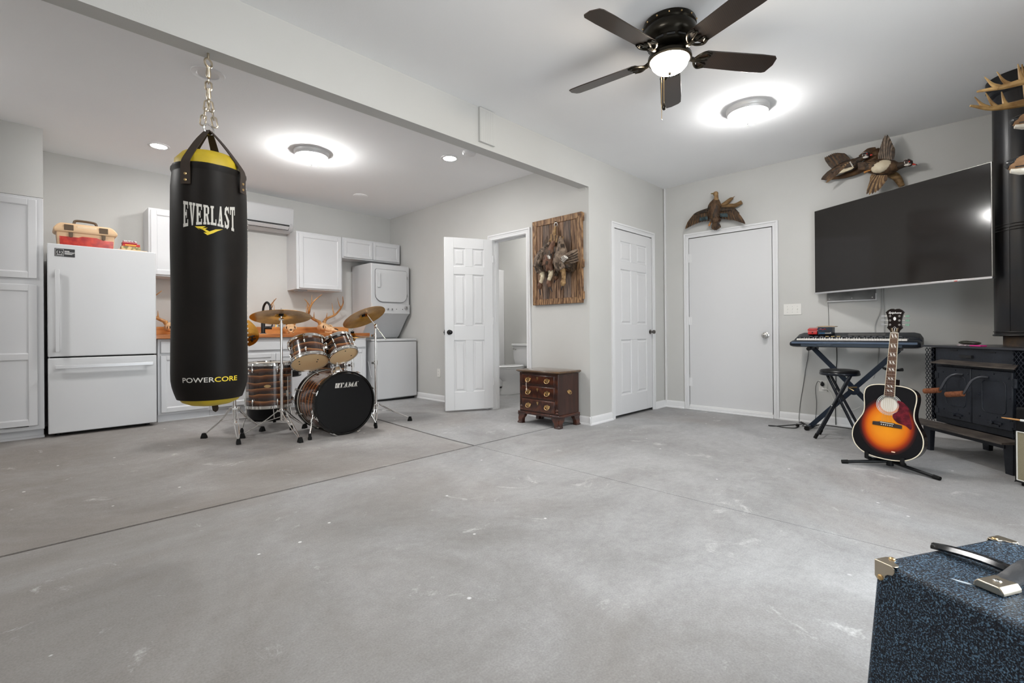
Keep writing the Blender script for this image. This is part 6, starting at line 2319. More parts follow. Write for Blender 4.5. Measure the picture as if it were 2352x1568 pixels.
single('power_cable', b, PLATE, 'pale cord looping from the lower outlet behind the stool legs', 'cable')
b = MB()
b.tube(spline([(xw, 0.992, 0.80), (xw, 0.990, 0.66), (xw, 1.0, 0.5), (xw, 0.998, 0.3), (xw, 1.005, 0.16), (xw - 0.02, 1.0, 0.008)], 6), 0.004, 6)
single('power_cable', b, WIREB, 'black cord hanging behind the keyboard stand towards the stool', 'cable')
b = MB()
zf = 0.005
b.tube(spline([(5.60, 1.30, zf), (5.52, 1.255, zf), (5.40, 1.30, zf), (5.22, 1.40, zf), (5.16, 1.46, zf), (5.18, 1.485, zf), (5.19, 1.43, zf), (5.17, 1.34, zf), (5.20, 1.265, zf), (5.28, 1.25, zf)], 7), 0.0045, 6)
fc = single('power_cable', b, WIREB, 'black cord lying in a long loop on the floor right of the plain door', 'cable')
b = MB()
b.tube(spline([(5.57, 1.31, zf), (5.50, 1.24, zf), (5.44, 1.21, zf), (5.47, 1.16, zf), (5.56, 1.10, zf), (5.55, 0.98, zf), (5.52, 0.85, zf), (5.50, 0.70, zf), (5.42, 0.60, zf)], 7), 0.0045, 6)
b.tube(spline([(5.47, 1.24, zf), (5.38, 1.235, zf), (5.36, 1.21, zf), (5.44, 1.17, zf), (5.53, 1.13, zf)], 6), 0.004, 6)
single('power_cable', b, WIREB, 'tangled black cord along the baseboard under the keyboard', 'cable')
b = MB()
b.lathe([(0, 0), (0.014, 0), (0.016, 0.02), (0.008, 0.035), (0, 0.036)], 12, frame((5.28, 1.25, 0.017), (0.6, 0.5, 0.1)))
single('cable_plug', b, BLACK, 'small black plug at the end of the floor cord', 'plug')

# ================================================================ keyboard and stand
KBB = mat('keyboard_body', (0.008, 0.011, 0.017), 0.42, bump=0.03, bscale=200, spec=0.3)
KBT = mat('keyboard_top', (0.016, 0.018, 0.022), 0.35)
KBS = mat('keyboard_edge', (0.085, 0.12, 0.18), 0.35)
kx0, kx1, ky0, ky1 = 5.165, 5.515, 0.325, 1.295
Mkb = Matrix(((0, 1, 0, kx0), (-1, 0, 0, (ky0 + ky1) / 2), (0, 0, 1, 0.792), (0, 0, 0, 1)))   # local x right, y away from the player, z up
t = thing('digital_keyboard', 'long dark digital keyboard on a cross stand below the television', 'keyboard', Mkb)
KL = (ky1 - ky0) / 2
b = MB()
sec = [(0.0, 0.028), (0.006, 0.012), (0.05, 0.0), (0.32, 0.0), (0.345, 0.02), (0.35, 0.105), (0.335, 0.128), (0.30, 0.135), (0.17, 0.095), (0.165, 0.078), (0.02, 0.066), (0.0, 0.056)]
rings_ = []
for x, k in ((-KL, 0.55), (-KL + 0.02, 0.86), (-KL + 0.06, 1.0), (KL - 0.06, 1.0), (KL - 0.02, 0.9), (KL, 0.6)):
    rings_.append([(x, 0.175 + (y - 0.175) * (0.75 + 0.25 * k), 0.02 + (z_ - 0.02) * k) for y, z_ in sec])
b.loft(rings_)
part('case', b, KBB, t, bevel=0.003)
b = MB()
b.box(-KL + 0.02, KL - 0.02, -0.004, 0.003, 0.034, 0.052)
part('front_strip', b, KBS, t, bevel=0.002)
b = MB()
b.box(-KL + 0.10, KL - 0.12, -0.002, 0.02, 0.006, 0.030)
part('lower_strip', b, mat('keyboard_lower', (0.03, 0.045, 0.065), 0.35), t, bevel=0.002)
b = MB()
b.prism([(-0.235, 0.008), (-0.15, 0.008), (-0.125, 0.032), (-0.26, 0.032)], 0, 0.006, Matrix.Translation((0, -0.002, 0)) @ Matrix.Rotation(PI / 2, 4, 'X'))
part('drive_door', b, mat('keyboard_drive', (0.04, 0.055, 0.075), 0.3), t, bevel=0.002)
# keys: white keys share one mesh, black keys another
nk = 44
kw = (2 * KL - 0.15) / nk
b = MB()
b.box(0.0006, kw - 0.0006, 0.012, 0.145, 0.0655, 0.082)
me = b.mesh('white_key', 30)
me.materials.append(mat('key_white', (0.80, 0.77, 0.72), 0.3))
x0 = -KL + 0.062
for i in range(nk):
    o = obj('white_key', me, None, t, loc=(x0 + i * kw, 0, 0))
b = MB()
b.loft([[(x, y, z_) for x, y in ((-w, y0), (w, y0), (w, 0.143), (-w, 0.143))] for w, y0, z_ in ((0.0055, 0.055, 0.080), (0.0045, 0.062, 0.092))])
me = b.mesh('black_key', 30)
me.materials.append(mat('key_black', (0.012, 0.012, 0.013), 0.3))
for i in range(1, nk):
    if (i % 7) not in (2, 6):
        obj('black_key', me, None, t, loc=(x0 + i * kw, 0, 0))
b = MB()
b.box(-0.14, 0.14, 0.03, 0.10, 0.0, 0.003, Matrix.Translation((0.09, 0.175, 0.0965)) @ Matrix.Rotation(0.30, 4, 'X'))
part('display', b, mat('kb_display', (0.05, 0.05, 0.05), 0.2), t)
for i in range(16):
    b = MB()
    x = -0.34 + i * 0.045
    b.cbox((0, 0, 0), (0.028, 0.007, 0.005), Matrix.Translation((x, 0.182, 0.1005)) @ Matrix.Rotation(0.29, 4, 'X'))
    part('button', b, mat('kb_button', (0.20, 0.20, 0.21), 0.4) if i not in (3, 4, 5) else mat('kb_button_lit', (0.75, 0.55, 0.25), 0.4), t)

STM = mat('stand_blue_black', (0.010, 0.018, 0.034), 0.38, 0.0, spec=0.35)
t = thing('keyboard_stand', 'dark folding cross stand holding the digital keyboard', 'stand', TR(5.35, 0.81, 0))
TLp, BRp = V((5.34, 1.13, 0.775)), V((5.34, 0.47, 0.02))
TRp, BLp = V((5.34, 0.48, 0.775)), V((5.34, 1.155, 0.02))
for k, (a_, c_, dx) in enumerate(((TLp, BRp, 0.022), (TRp, BLp, -0.022))):
    b = MB()
    b.bar(a_ + V((dx, 0, 0)), c_ + V((dx, 0, 0)), 0.022, 0.042, (0, 1, 0))
    part('cross_tube', b, STM, t, world=True, bevel=0.004)
for p, nm in ((TLp, 'top_bar'), (TRp, 'top_bar')):
    b = MB()
    b.bar(V((5.17, p.y, 0.778)), V((5.50, p.y, 0.778)), 0.03, 0.026)
    part(nm, b, STM, t, world=True, bevel=0.003)
    b = MB()
    b.cyl((5.155, p.y, 0.778), (5.172, p.y, 0.778), 0.018, n=16)
    part('end_cap', b, RUBBER, t, world=True)
for p in (BRp, BLp):
    b = MB()
    b.bar(V((5.185, p.y, 0.022)), V((5.50, p.y, 0.022)), 0.03, 0.03)
    part('foot_bar', b, STM, t, world=True, bevel=0.003)
    b = MB()
    b.cyl((5.17, p.y, 0.021), (5.195, p.y, 0.021), 0.0205, n=16)
    part('end_cap', b, RUBBER, t, world=True)
b = MB()
b.lathe([(0, 0), (0.045, 0), (0.045, 0.012), (0.02, 0.016), (0.02, 0.03), (0, 0.03)], 20, frame((5.318, 0.805, 0.40), (-1, 0, 0)))
b.cyl((5.30, 0.805, 0.40), (5.38, 0.805, 0.40), 0.008, n=10)
part('clutch', b, STM, t, world=True)
b = MB()
b.tube([(5.285, 0.80, 0.40), (5.275, 0.84, 0.425), (5.28, 0.775, 0.43)], 0.008, 6)
part('clutch_knob', b, mat('clutch_brass', (0.35, 0.25, 0.12), 0.3, 0.8), t, world=True)

# pedals on the keyboard
t = thing('red_pedal', 'small red effects pedal on the left end of the keyboard', 'pedal', Mkb @ TR(-0.335, 0.25, 0.119, 0.1))
REDB = mat('pedal_red', (0.50, 0.012, 0.012), 0.35)
b = MB()
b.loft([[(x, y, z_) for x, y in ((-w, -d), (w, -d), (w, d), (-w, d))] for w, d, z_ in ((0.038, 0.055, 0), (0.038, 0.055, 0.03), (0.036, 0.053, 0.034))])
part('body', b, REDB, t, bevel=0.003)
b = MB()
b.loft([[(-0.04, -0.058, 0.036), (0.04, -0.058, 0.036), (0.04, 0.05, 0.052), (-0.04, 0.05, 0.052)], [(-0.04, -0.058, 0.050), (0.04, -0.058, 0.050), (0.04, 0.05, 0.066), (-0.04, 0.05, 0.066)]])
part('treadle', b, REDB, t, bevel=0.003)
b = MB()
b.cyl((0, -0.056, 0.018), (0, -0.060, 0.018), 0.006, n=10)
part('screw', b, BLACK, t)
b = MB()
b.cyl((0.038, 0.0, 0.018), (0.055, 0.0, 0.018), 0.007, n=10)
part('jack', b, CHROME, t)
t = thing('blue_box', 'open blue and black cardboard box beside the red pedal', 'box', Mkb @ TR(-0.225, 0.25, 0.117, -0.03))
b = MB()
b.box(-0.06, 0.06, -0.05, 0.05, 0, 0.072)
part('carton', b, mat('carton_blue', (0.016, 0.035, 0.075), 0.4, col2=(0.012, 0.014, 0.02), nscale=6), t, bevel=0.0015)
b = MB()
b.box(-0.05, 0.0, -0.0508, -0.05, 0.012, 0.018)
part('blue_band', b, mat('print_blue', (0.02, 0.18, 0.42), 0.4), t)
b = MB()
b.box(0.0, 0.05, -0.0508, -0.05, 0.012, 0.017)
b.box(0.042, 0.048, -0.0508, -0.05, 0.012, 0.022)
part('white_print', b, PRINTW, t)
b = MB()
b.tube([(-0.05, -0.0505, 0.05), (-0.03, -0.0505, 0.056), (-0.02, -0.0505, 0.045), (0.0, -0.0505, 0.057), (0.008, -0.0505, 0.048)], 0.0022, 5)
part('red_print', b, REDB, t)
b = MB()
b.prism([(-0.075, 0.0), (0.08, 0.002), (0.082, 0.008), (0.02, 0.012), (-0.055, 0.010)], -0.06, 0.055, Matrix.Translation((0.0, 0, 0.073)) @ Matrix.Rotation(PI / 2, 4, 'X'))
part('flap', b, mat('cardboard', (0.42, 0.31, 0.20), 0.8), t)

# ================================================================ folding stool
t = thing('folding_stool', 'round black folding stool in front of the keyboard stand', 'stool', TR(5.06, 0.87, 0))
PAINTK = mat('tube_black', (0.006, 0.008, 0.014), 0.22, spec=0.4)
b = MB()
b.lathe([(0, 0.553), (0.148, 0.553), (0.152, 0.558), (0.152, 0.572), (0.148, 0.577), (0, 0.577)], 40)
part('seat_pan', b, PAINTK, t)
b = MB()
b.lathe([(0, 0.578), (0.147, 0.578), (0.150, 0.586), (0.140, 0.598), (0.10, 0.604), (0, 0.606)], 40)
part('cushion', b, mat('stool_vinyl', (0.006, 0.006, 0.007), 0.35, bump=0.1, bscale=20, spec=0.3), t)
# local axes: legs cross in the picture plane; v = into depth
sv = V((1, 0.05, 0)).normalized()
sw_ = V((-0.05, 1, 0)).normalized()
for dv, pin in ((-0.12, 1), (0.12, 0)):
    for s in (1, -1):
        off = sv * (dv + (0.012 if s > 0 else -0.012) * (1 if dv < 0 else -1) + (-0.10 if s > 0 else 0.02))
        a_ = off * 0.55 - sw_ * s * 0.085 + V((0, 0, 0.555))
        c_ = off + sw_ * s * 0.155 + V((0, 0, 0.012))
        b = MB()
        b.cyl(c_, a_, 0.0115, n=12)
        lg = part('leg', b, PAINTK, t)
        b = MB()
        d_ = (a_ - c_).normalized()
        b.cyl(c_ - d_ * 0.010, c_ + d_ * 0.035, 0.0145, n=12)
        obj('rubber_foot', b.mesh('rubber_foot'), RUBBER, lg)
b = MB()
b.cyl(sv * -0.19 + sw_ * 0.035 + V((0, 0, 0.30)), sv * 0.12 + sw_ * 0.035 + V((0, 0, 0.30)), 0.005, n=8)
b.cyl(sv * -0.20 + sw_ * 0.12 + V((0, 0, 0.12)), sv * 0.03 + sw_ * 0.12 + V((0, 0, 0.12)), 0.005, n=8)
part('cross_pin', b, CHROME, t)

# ================================================================ guitar and its stand
GC = V((4.10, 0.452, 0.070))
toc = V((-GC.x, -GC.y, 0)).normalized()
gn = (Matrix.Rotation(math.radians(-16), 3, 'Z') @ toc)                 # turned a little to the left
lean = math.radians(7)
gr = V((0, 0, 1)).cross(gn)                                            # right in the picture
gup = (V((0, 0, 1)) * math.cos(lean) - gn * math.sin(lean))
gnz = gr.cross(gup)
# rolled a few degrees clockwise in the picture
rl = math.radians(2.2)
gx_ = gr * math.cos(rl) - gup * math.sin(rl)
gy_ = gup * math.cos(rl) + gr * math.sin(rl)
Mg = Matrix(((gx_.x, gy_.x, gnz.x, GC.x), (gx_.y, gy_.y, gnz.y, GC.y), (gx_.z, gy_.z, gnz.z, GC.z), (0, 0, 0, 1)))
t = thing('acoustic_guitar', 'sunburst acoustic guitar standing on a floor stand beside the wood stove', 'guitar', Mg)


def sunburst():
    m, nt, bs, L = new_mat('sunburst_lacquer')
    N = nt.nodes
    tc = N.new('ShaderNodeTexCoord')
    mp = N.new('ShaderNodeMapping')
    mp.inputs['Location'].default_value = (0, -0.225 * 5.0, 0)
    mp.inputs['Scale'].default_value = (6.0, 5.0, 0.0)
    L.new(tc.outputs['Object'], mp.inputs['Vector'])
    ln = N.new('ShaderNodeVectorMath')
    ln.operation = 'LENGTH'
    L.new(mp.outputs['Vector'], ln.inputs[0])
    r = N.new('ShaderNodeValToRGB')
    e = r.color_ramp.elements
    e[0].position, e[0].color = 0.0, (0.92, 0.33, 0.012, 1)
    e[1].position, e[1].color = 1.0, (0.004, 0.004, 0.0055, 1)
    for p, c in ((0.42, (0.80, 0.26, 0.012)), (0.66, (0.66, 0.14, 0.006)), (0.80, (0.30, 0.028, 0.006)), (0.91, (0.035, 0.008, 0.008))):
        x = e.new(p)
        x.color = rgb(c)
    L.new(ln.outputs['Value'], r.inputs['Fac'])
    L.new(r.outputs['Color'], bs.inputs['Base Color'])
    bs.inputs['Roughness'].default_value = 0.25
    bs.inputs['Specular IOR Level'].default_value = 0.3
    return m


def gout(sc=1.0, n=10):
    half = [(0.0, 0.0), (0.06, 0.004), (0.115, 0.018), (0.162, 0.05), (0.190, 0.095), (0.1985, 0.145), (0.190, 0.195), (0.166, 0.245), (0.146, 0.285), (0.139, 0.32), (0.140, 0.36), (0.145, 0.40), (0.146, 0.435), (0.138, 0.468), (0.112, 0.492), (0.065, 0.504), (0.0, 0.506)]
    P = spline([V((x, y, 0)) for x, y in half], 3)
    P2 = [(p.x, p.y) for p in P] + [(-p.x, p.y) for p in P[-2:0:-1]]
    c = (0.0, 0.24)
    return [(c[0] + (x - c[0]) * sc, c[1] + (y - c[1]) * sc) for x, y in P2]


SIDE = mat('guitar_side', (0.012, 0.005, 0.004), 0.2, spec=0.4)
out = gout()
b = MB()
b.loft([[(x, y, -0.105) for x, y in gout(0.985)], [(x, y, -0.10) for x, y in out], [(x, y, -0.006) for x, y in out]])
part('body', b, SIDE, t)
SH = V((0.0, 0.372, 0))
b = MB()           # soundboard with a real sound hole
hole = [(SH.x + 0.050 * math.cos(2 * PI * i / 48), SH.y + 0.050 * math.sin(2 * PI * i / 48)) for i in range(48)]
outs = []
for i in range(48):
    a = 2 * PI * i / 48
    d_ = V((math.cos(a), math.sin(a)))
    best = None
    for j in range(len(out)):
        p, q = V(out[j]), V(out[(j + 1) % len(out)])
        e_ = q - p
        den = d_.x * e_.y - d_.y * e_.x
        if abs(den) < 1e-9:
            continue
        w_ = p - V((SH.x, SH.y))
        tt = (w_.x * e_.y - w_.y * e_.x) / den
        uu = (w_.x * d_.y - w_.y * d_.x) / den
        if tt > 0 and -1e-6 <= uu <= 1 + 1e-6:
            best = tt if best is None else min(best, tt)
    outs.append((SH.x + d_.x * best * 0.995, SH.y + d_.y * best * 0.995))
b.loft([[(x, y, -0.003) for x, y in hole], [(x, y, 0.0) for x, y in hole], [(x, y, 0.0) for x, y in outs], [(x, y, -0.003) for x, y in outs]], cap=False, closed=True)
b.prism(gout(0.995)[:len(out) // 2] + gout(0.995)[len(out) // 2:], -0.0062, -0.0061) if False else None
part('soundboard', b, sunburst(), t, smooth=20)
b = MB()
b.lathe([(0, -0.0055), (0.06, -0.0055), (0.06, -0.005), (0, -0.005)], 32, Matrix.Translation((SH.x, SH.y, 0)))
part('interior_label', b, mat('guitar_label', (0.72, 0.68, 0.60), 0.6), t)
b = MB()
b.tube([V((x, y, -0.001)) for x, y in out], 0.0035, 6, closed=True)
part('binding', b, mat('guitar_binding', (0.80, 0.72, 0.56), 0.35), t)
for r_, w_ in ((0.054, 0.0012), (0.062, 0.0022), (0.070, 0.0014)):
    b = MB()
    b.lathe([(r_ - w_, 0.0002), (r_ + w_, 0.0002), (r_ + w_, 0.0008), (r_ - w_, 0.0008)], 48, Matrix.Translation((SH.x, SH.y, 0)), closed=True)
    part('rosette', b, mat('guitar_rosette', (0.62, 0.62, 0.60), 0.4), t)
b = MB()
pg = spline([V(p) for p in ((0.045, 0.405, 0), (0.058, 0.372, 0), (0.050, 0.335, 0), (0.028, 0.312, 0), (0.030, 0.285, 0), (0.055, 0.258, 0), (0.100, 0.245, 0), (0.128, 0.225, 0), (0.132, 0.26, 0), (0.112, 0.33, 0), (0.108, 0.365, 0), (0.075, 0.40, 0))], 4, closed=True)
b.prism([(p.x, p.y) for p in pg], 0.0002, 0.002)
part('pickguard', b, mat('tortoise', (0.05, 0.005, 0.010), 0.2, col2=(0.17, 0.012, 0.022), nscale=28, spec=0.35), t)
b = MB()
b.prism([(-0.082, 0.222), (0.082, 0.222), (0.082, 0.245), (0.046, 0.249), (0.040, 0.252), (-0.040, 0.252), (-0.046, 0.249), (-0.082, 0.245)], 0.0, 0.009)
br = part('bridge', b, mat('rosewood_dark', (0.022, 0.012, 0.009), 0.45), t, bevel=0.002)
b = MB()
b.bar((-0.038, 0.247, 0.009), (0.038, 0.245, 0.009), 0.004, 0.006)
obj('saddle', b.mesh('saddle'), mat('bone_white', (0.8, 0.76, 0.68), 0.4), br)
b = MB()
for i in range(6):
    b.ell((-0.030 + i * 0.012, 0.232, 0.010), (0.0038, 0.0038, 0.0035), 10, 6)
obj('bridge_pins', b.mesh('bridge_pins'), mat('bone_white', (0.8, 0.76, 0.68), 0.4), br)
b = MB()
b.box(0.035, 0.055, 0.055, 0.062, 0.0002, 0.0008)
part('worn_spot', b, mat('guitar_scuff', (0.9, 0.6, 0.4), 0.6), t)
# neck and fretboard
FB0, FB1 = 0.430, 0.866
b = MB()
b.loft([[(x * w_, y, z_) for x, z_ in ((-1, 0.0), (-0.85, -0.016), (0, -0.024), (0.85, -0.016), (1, 0.0))] for y, w_ in ((0.49, 0.027), (0.70, 0.0245), (FB1, 0.0215))])
b.prism([(-0.026, -0.09), (0.026, -0.09), (0.024, -0.02), (-0.024, -0.02)], -0.03, 0.03, Matrix(((1, 0, 0, 0), (0, 0, -1, 0.52), (0, 1, 0, 0), (0, 0, 0, 1))))
part('neck', b, SIDE, t)
b = MB()
b.loft([[(x * w_, y, z_) for x, z_ in ((-1, 0.0), (1, 0.0), (0.98, 0.006), (-0.98, 0.006))] for y, w_ in ((FB0, 0.0285), (FB1, 0.0215))])
fb = part('fretboard', b, mat('rosewood', (0.060, 0.020, 0.014), 0.45, col2=(0.095, 0.036, 0.024), nscale=10, stretch=(20, 1, 1)), t)
b = MB()
for s in (-1, 1):
    b.loft([[(s * (w_ + dx), y, z_) for dx, z_ in ((-0.0005, 0.0), (0.0016, 0.0), (0.0016, 0.0065), (-0.0005, 0.0065))] for y, w_ in ((FB0, 0.0285), (FB1, 0.0215))])
obj('fretboard_binding', b.mesh('fretboard_binding'), mat('guitar_binding', (0.8, 0.72, 0.56), 0.35), fb)
SCL = 0.648
nut = FB1
wy = lambda y: 0.0215 + (FB1 - y) / (FB1 - FB0) * 0.007
frs = [nut - SCL * (1 - 2 ** (-i / 12)) for i in range(21)]
for i in range(1, 20):
    if frs[i] > FB0 + 0.004:
        b = MB()
        b.cyl((-wy(frs[i]), frs[i], 0.0062), (wy(frs[i]), frs[i], 0.0062), 0.0009, n=6)
        obj('fret', b.mesh('fret'), NICKEL, fb)
INL = mat('inlay_pearl', (0.82, 0.80, 0.78), 0.3)
for i in (1, 3, 5, 7, 9, 12, 15, 17):
    y = (frs[i] + frs[i - 1]) / 2
    h_ = min(0.012, (frs[i - 1] - frs[i]) * 0.34)
    for s in (-1, 1):
        b = MB()
        cx = s * 0.0085
        b.prism([(cx - 0.0085, y + h_), (cx + 0.0005, y + h_), (cx + 0.0085, y - h_), (cx - 0.0005, y - h_)], 0.006, 0.0064)
        obj('inlay', b.mesh('inlay', 0), INL, fb)
b = MB()
b.box(-0.022, 0.022, nut, nut + 0.005, 0.0, 0.0085)
part('nut', b, mat('bone_white', (0.8, 0.76, 0.68), 0.4), t)
# headstock, tilted back
Mh = Matrix.Translation((0, nut + 0.004, 0.0)) @ Matrix.Rotation(math.radians(12), 4, 'X')
b = MB(Mh)
hs = [(-0.023, 0.0), (0.023, 0.0), (0.028, 0.016), (0.044, 0.034), (0.038, 0.05), (0.037, 0.085), (0.045, 0.125), (0.052, 0.142), (0.040, 0.156), (0.024, 0.166), (0.010, 0.166), (0.0, 0.162), (-0.010, 0.166), (-0.024, 0.166), (-0.040, 0.156), (-0.052, 0.142), (-0.045, 0.125), (-0.037, 0.085), (-0.038, 0.05), (-0.044, 0.034), (-0.028, 0.016)]
b.prism(hs, -0.014, 0.001)
hd = part('headstock', b, mat('headstock_black', (0.010, 0.006, 0.005), 0.22, spec=0.35), t, bevel=0.0015)
tx = text_mb('Epiphone', 0.019, Mh @ Matrix.Translation((0, 0.133, 0.0)), shear=0.35, offset=0.0004, depth=0.0016)
obj('headstock_script', tx.mesh('headstock_script', 0), INL, hd)
b = MB(Mh)
b.prism([(0, 0.112), (0.008, 0.104), (0.0075, 0.092), (0, 0.084), (-0.0075, 0.092), (-0.008, 0.104)], 0.001, 0.0016)
obj('headstock_inlay', b.mesh('headstock_inlay', 0), INL, hd)
b = MB(Mh)
b.tube([V((x, y, 0.0018)) for x, y in ((-0.011, 0.006), (-0.011, 0.032), (0, 0.043), (0.011, 0.032), (0.011, 0.006))], 0.0009, 6, closed=True)
b.prism([(-0.004, 0.008), (0.0, 0.008), (0.003, 0.034), (-0.001, 0.034)], 0.001, 0.0017)
obj('truss_cover', b.mesh('truss_cover', 0), INL, hd)
TUN = mat('tuner_green', (0.20, 0.32, 0.24), 0.35)
for s in (-1, 1):
    for y in (0.056, 0.086, 0.116):
        b = MB(Mh)
        b.cyl((s * 0.026, y, 0.001), (s * 0.026, y, 0.011), 0.0045, n=12)
        b.lathe([(0.004, 0), (0.0075, 0), (0.007, 0.0018), (0.004, 0.002)], 14, Matrix.Translation((s * 0.026, y, 0.001)), closed=True)
        b.cyl((s * 0.04, y, -0.009), (s * 0.058, y, -0.009), 0.0022, n=8)
        pg_ = obj('tuner_post', b.mesh('tuner_post'), CHROME, hd)
        b = MB(Mh)
        b.prism([(s * 0.056, y - 0.004), (s * 0.066, y - 0.008), (s * 0.078, y - 0.0065), (s * 0.080, y), (s * 0.078, y + 0.0065), (s * 0.066, y + 0.008), (s * 0.056, y + 0.004)], -0.012, -0.006)
        obj('tuner_button', b.mesh('tuner_button'), TUN if s > 0 else GREYM, hd)
for i in range(6):
    x = -0.030 + i * 0.012
    b = MB()
    xn = -0.0175 + i * 0.007
    b.tube([(x * .95, 0.234, 0.012), (x * .95, 0.246, 0.0125), (xn, nut + 0.004, 0.0092), (math.copysign(0.022, xn), nut + 0.06 + 0.03 * abs(i - 2.5) / 1.2 - 0.02, 0.005)], 0.0007, 5)
    part('string', b, mat('string_bronze', (0.55, 0.42, 0.25), 0.3, 1.0), t)

t = thing('guitar_stand', 'black tubular tripod stand under the sunburst guitar', 'stand', TR(4.16, 0.40, 0))
GK = mat('stand_black', (0.005, 0.006, 0.007), 0.35, spec=0.25)
hub = V((4.175, 0.43, 0.045))
back = -gn
for e_ in (V((4.082, 0.690, 0.012)), V((4.030, 0.169, 0.012)), V((4.42, 0.47, 0.012))):
    b = MB()
    b.cyl(hub, e_, 0.011, n=12)
    lg = part('leg', b, GK, t, world=True)
    d_ = (e_ - hub).normalized()
    b = MB()
    b.cyl(e_ - d_ * 0.035, e_ + d_ * 0.004, 0.0135, n=12)
    obj('rubber_foot', b.mesh('rubber_foot', 40, TM[t.name].inverted()), RUBBER, lg)
b = MB()
b.lathe([(0, -0.03), (0.022, -0.03), (0.022, 0.03), (0, 0.03)], 16, Matrix.Translation(hub))
b.cyl(hub, hub + gn * -0.05 + V((0, 0, 0.06)), 0.011, n=12)
part('hub', b, GK, t, world=True)
# cradle arms under the body, padded
for s in (-1, 1):
    a_ = hub + V((0, 0, 0.012))
    e_ = GC + gr * (s * 0.095) - gnz * 0.05 + V((0, 0, -0.018))
    f_ = GC + gr * (s * 0.10) + gnz * 0.012 + V((0, 0, -0.006))
    b = MB()
    b.tube([a_, e_, f_, f_ + gup * 0.03], 0.0075, 8)
    ar = part('cradle_arm', b, GK, t, world=True)
    b = MB()
    b.tube([e_, f_, f_ + gup * 0.034], 0.0125, 8)
    obj('foam_pad', b.mesh('foam_pad', 40, TM[t.name].inverted()), RUBBER, ar)
yk = Mg @ V((0.0, 0.62, -0.055))
b = MB()
b.cyl(hub, Mg @ V((0, 0.02, -0.135)), 0.010, n=12)
b.cyl(Mg @ V((0, 0.02, -0.135)), Mg @ V((0, 0.615, -0.06)), 0.010, n=12)
part('upright', b, GK, t, world=True)
b = MB()
b.tube([Mg @ V(p) for p in ((-0.045, 0.62, 0.0), (-0.048, 0.618, -0.04), (0, 0.615, -0.056), (0.048, 0.618, -0.04), (0.05, 0.62, 0.006), (0.062, 0.622, 0.014))], 0.009, 8)
part('neck_yoke', b, RUBBER, t, world=True)

# ================================================================ wood stove in the corner
SA = V((5.05, 0.30, 0))
se = V((-0.762, -0.647, 0))
sn = V((-0.647, 0.762, 0))
Ms = Matrix(((se.x, -sn.x, 0, SA.x), (se.y, -sn.y, 0, SA.y), (0, 0, 1, 0), (0, 0, 0, 1)))   # local x along the front to the right, y into the corner, z up
t = thing('wood_stove', 'black cast wood stove with double doors set across the corner', 'stove', Ms)
IRON = mat('stove_iron', (0.008, 0.010, 0.015), 0.45, 0.0, col2=(0.016, 0.019, 0.027), nscale=7, bump=0.12, bscale=60, spec=0.35)
IRONW = mat('stove_worn', (0.045, 0.038, 0.034), 0.5, 0.2, col2=(0.11, 0.09, 0.075), nscale=9, stretch=(1, 4, 1))
SW = 0.82
b = MB()
b.box(0.10, SW - 0.10, 0.012, 0.50, 0.235, 0.815)
part('firebox', b, IRON, t, bevel=0.003)
b = MB()
b.box(-0.005, SW + 0.005, -0.012, 0.56, 0.815, 0.829)
part('top_plate', b, mat('stove_top', (0.040, 0.042, 0.050), 0.3, 0.4), t, bevel=0.002)
b = MB()
b.box(0.02, SW - 0.02, 0.50, 0.54, 0.20, 0.815)
b.box(0.022, 0.026, 0.04, 0.50, 0.24, 0.81)
b.box(SW - 0.026, SW - 0.022, 0.04, 0.50, 0.24, 0.81)
part('rear_shield', b, IRON, t)
# expanded-metal side screens: every strand is a bar
def mesh_strip(x0, x1, y0, z0, z1, nm):
    mb = MB()
    nx = 6
    cw_ = (x1 - x0) / nx
    chh = 0.0185
    nzr = int((z1 - z0) / chh)
    for r_ in range(nzr):
        for c_ in range(nx):
            xa = x0 + c_ * cw_
            za = z0 + r_ * chh
            up_ = (r_ + c_) % 2 == 0
            p, q = ((xa, za), (xa + cw_, za + chh)) if up_ else ((xa + cw_, za), (xa, za + chh))
            mb.bar((p[0], y0, p[1]), (q[0], y0, q[1]), 0.003, 0.004, (0, 1, 0))
    mb.bar((x0, y0, z0), (x0, y0, z1), 0.004, 0.008)
    return part(nm, mb, IRON, t, kind='stuff')
mesh_strip(0.012, 0.098, 0.004, 0.235, 0.815, 'screen')
mesh_strip(SW - 0.098, SW - 0.012, 0.004, 0.235, 0.815, 'screen')
b = MB()
b.loft([[(0.148, -0.006 + 0.018, 0.722), (0.755, 0.012, 0.722), (0.755, 0.012, 0.716), (0.148, 0.012, 0.716)], [(0.120, -0.045, 0.698), (0.788, -0.045, 0.698), (0.788, -0.045, 0.692), (0.120, -0.045, 0.692)]])
part('hood', b, IRONW, t)
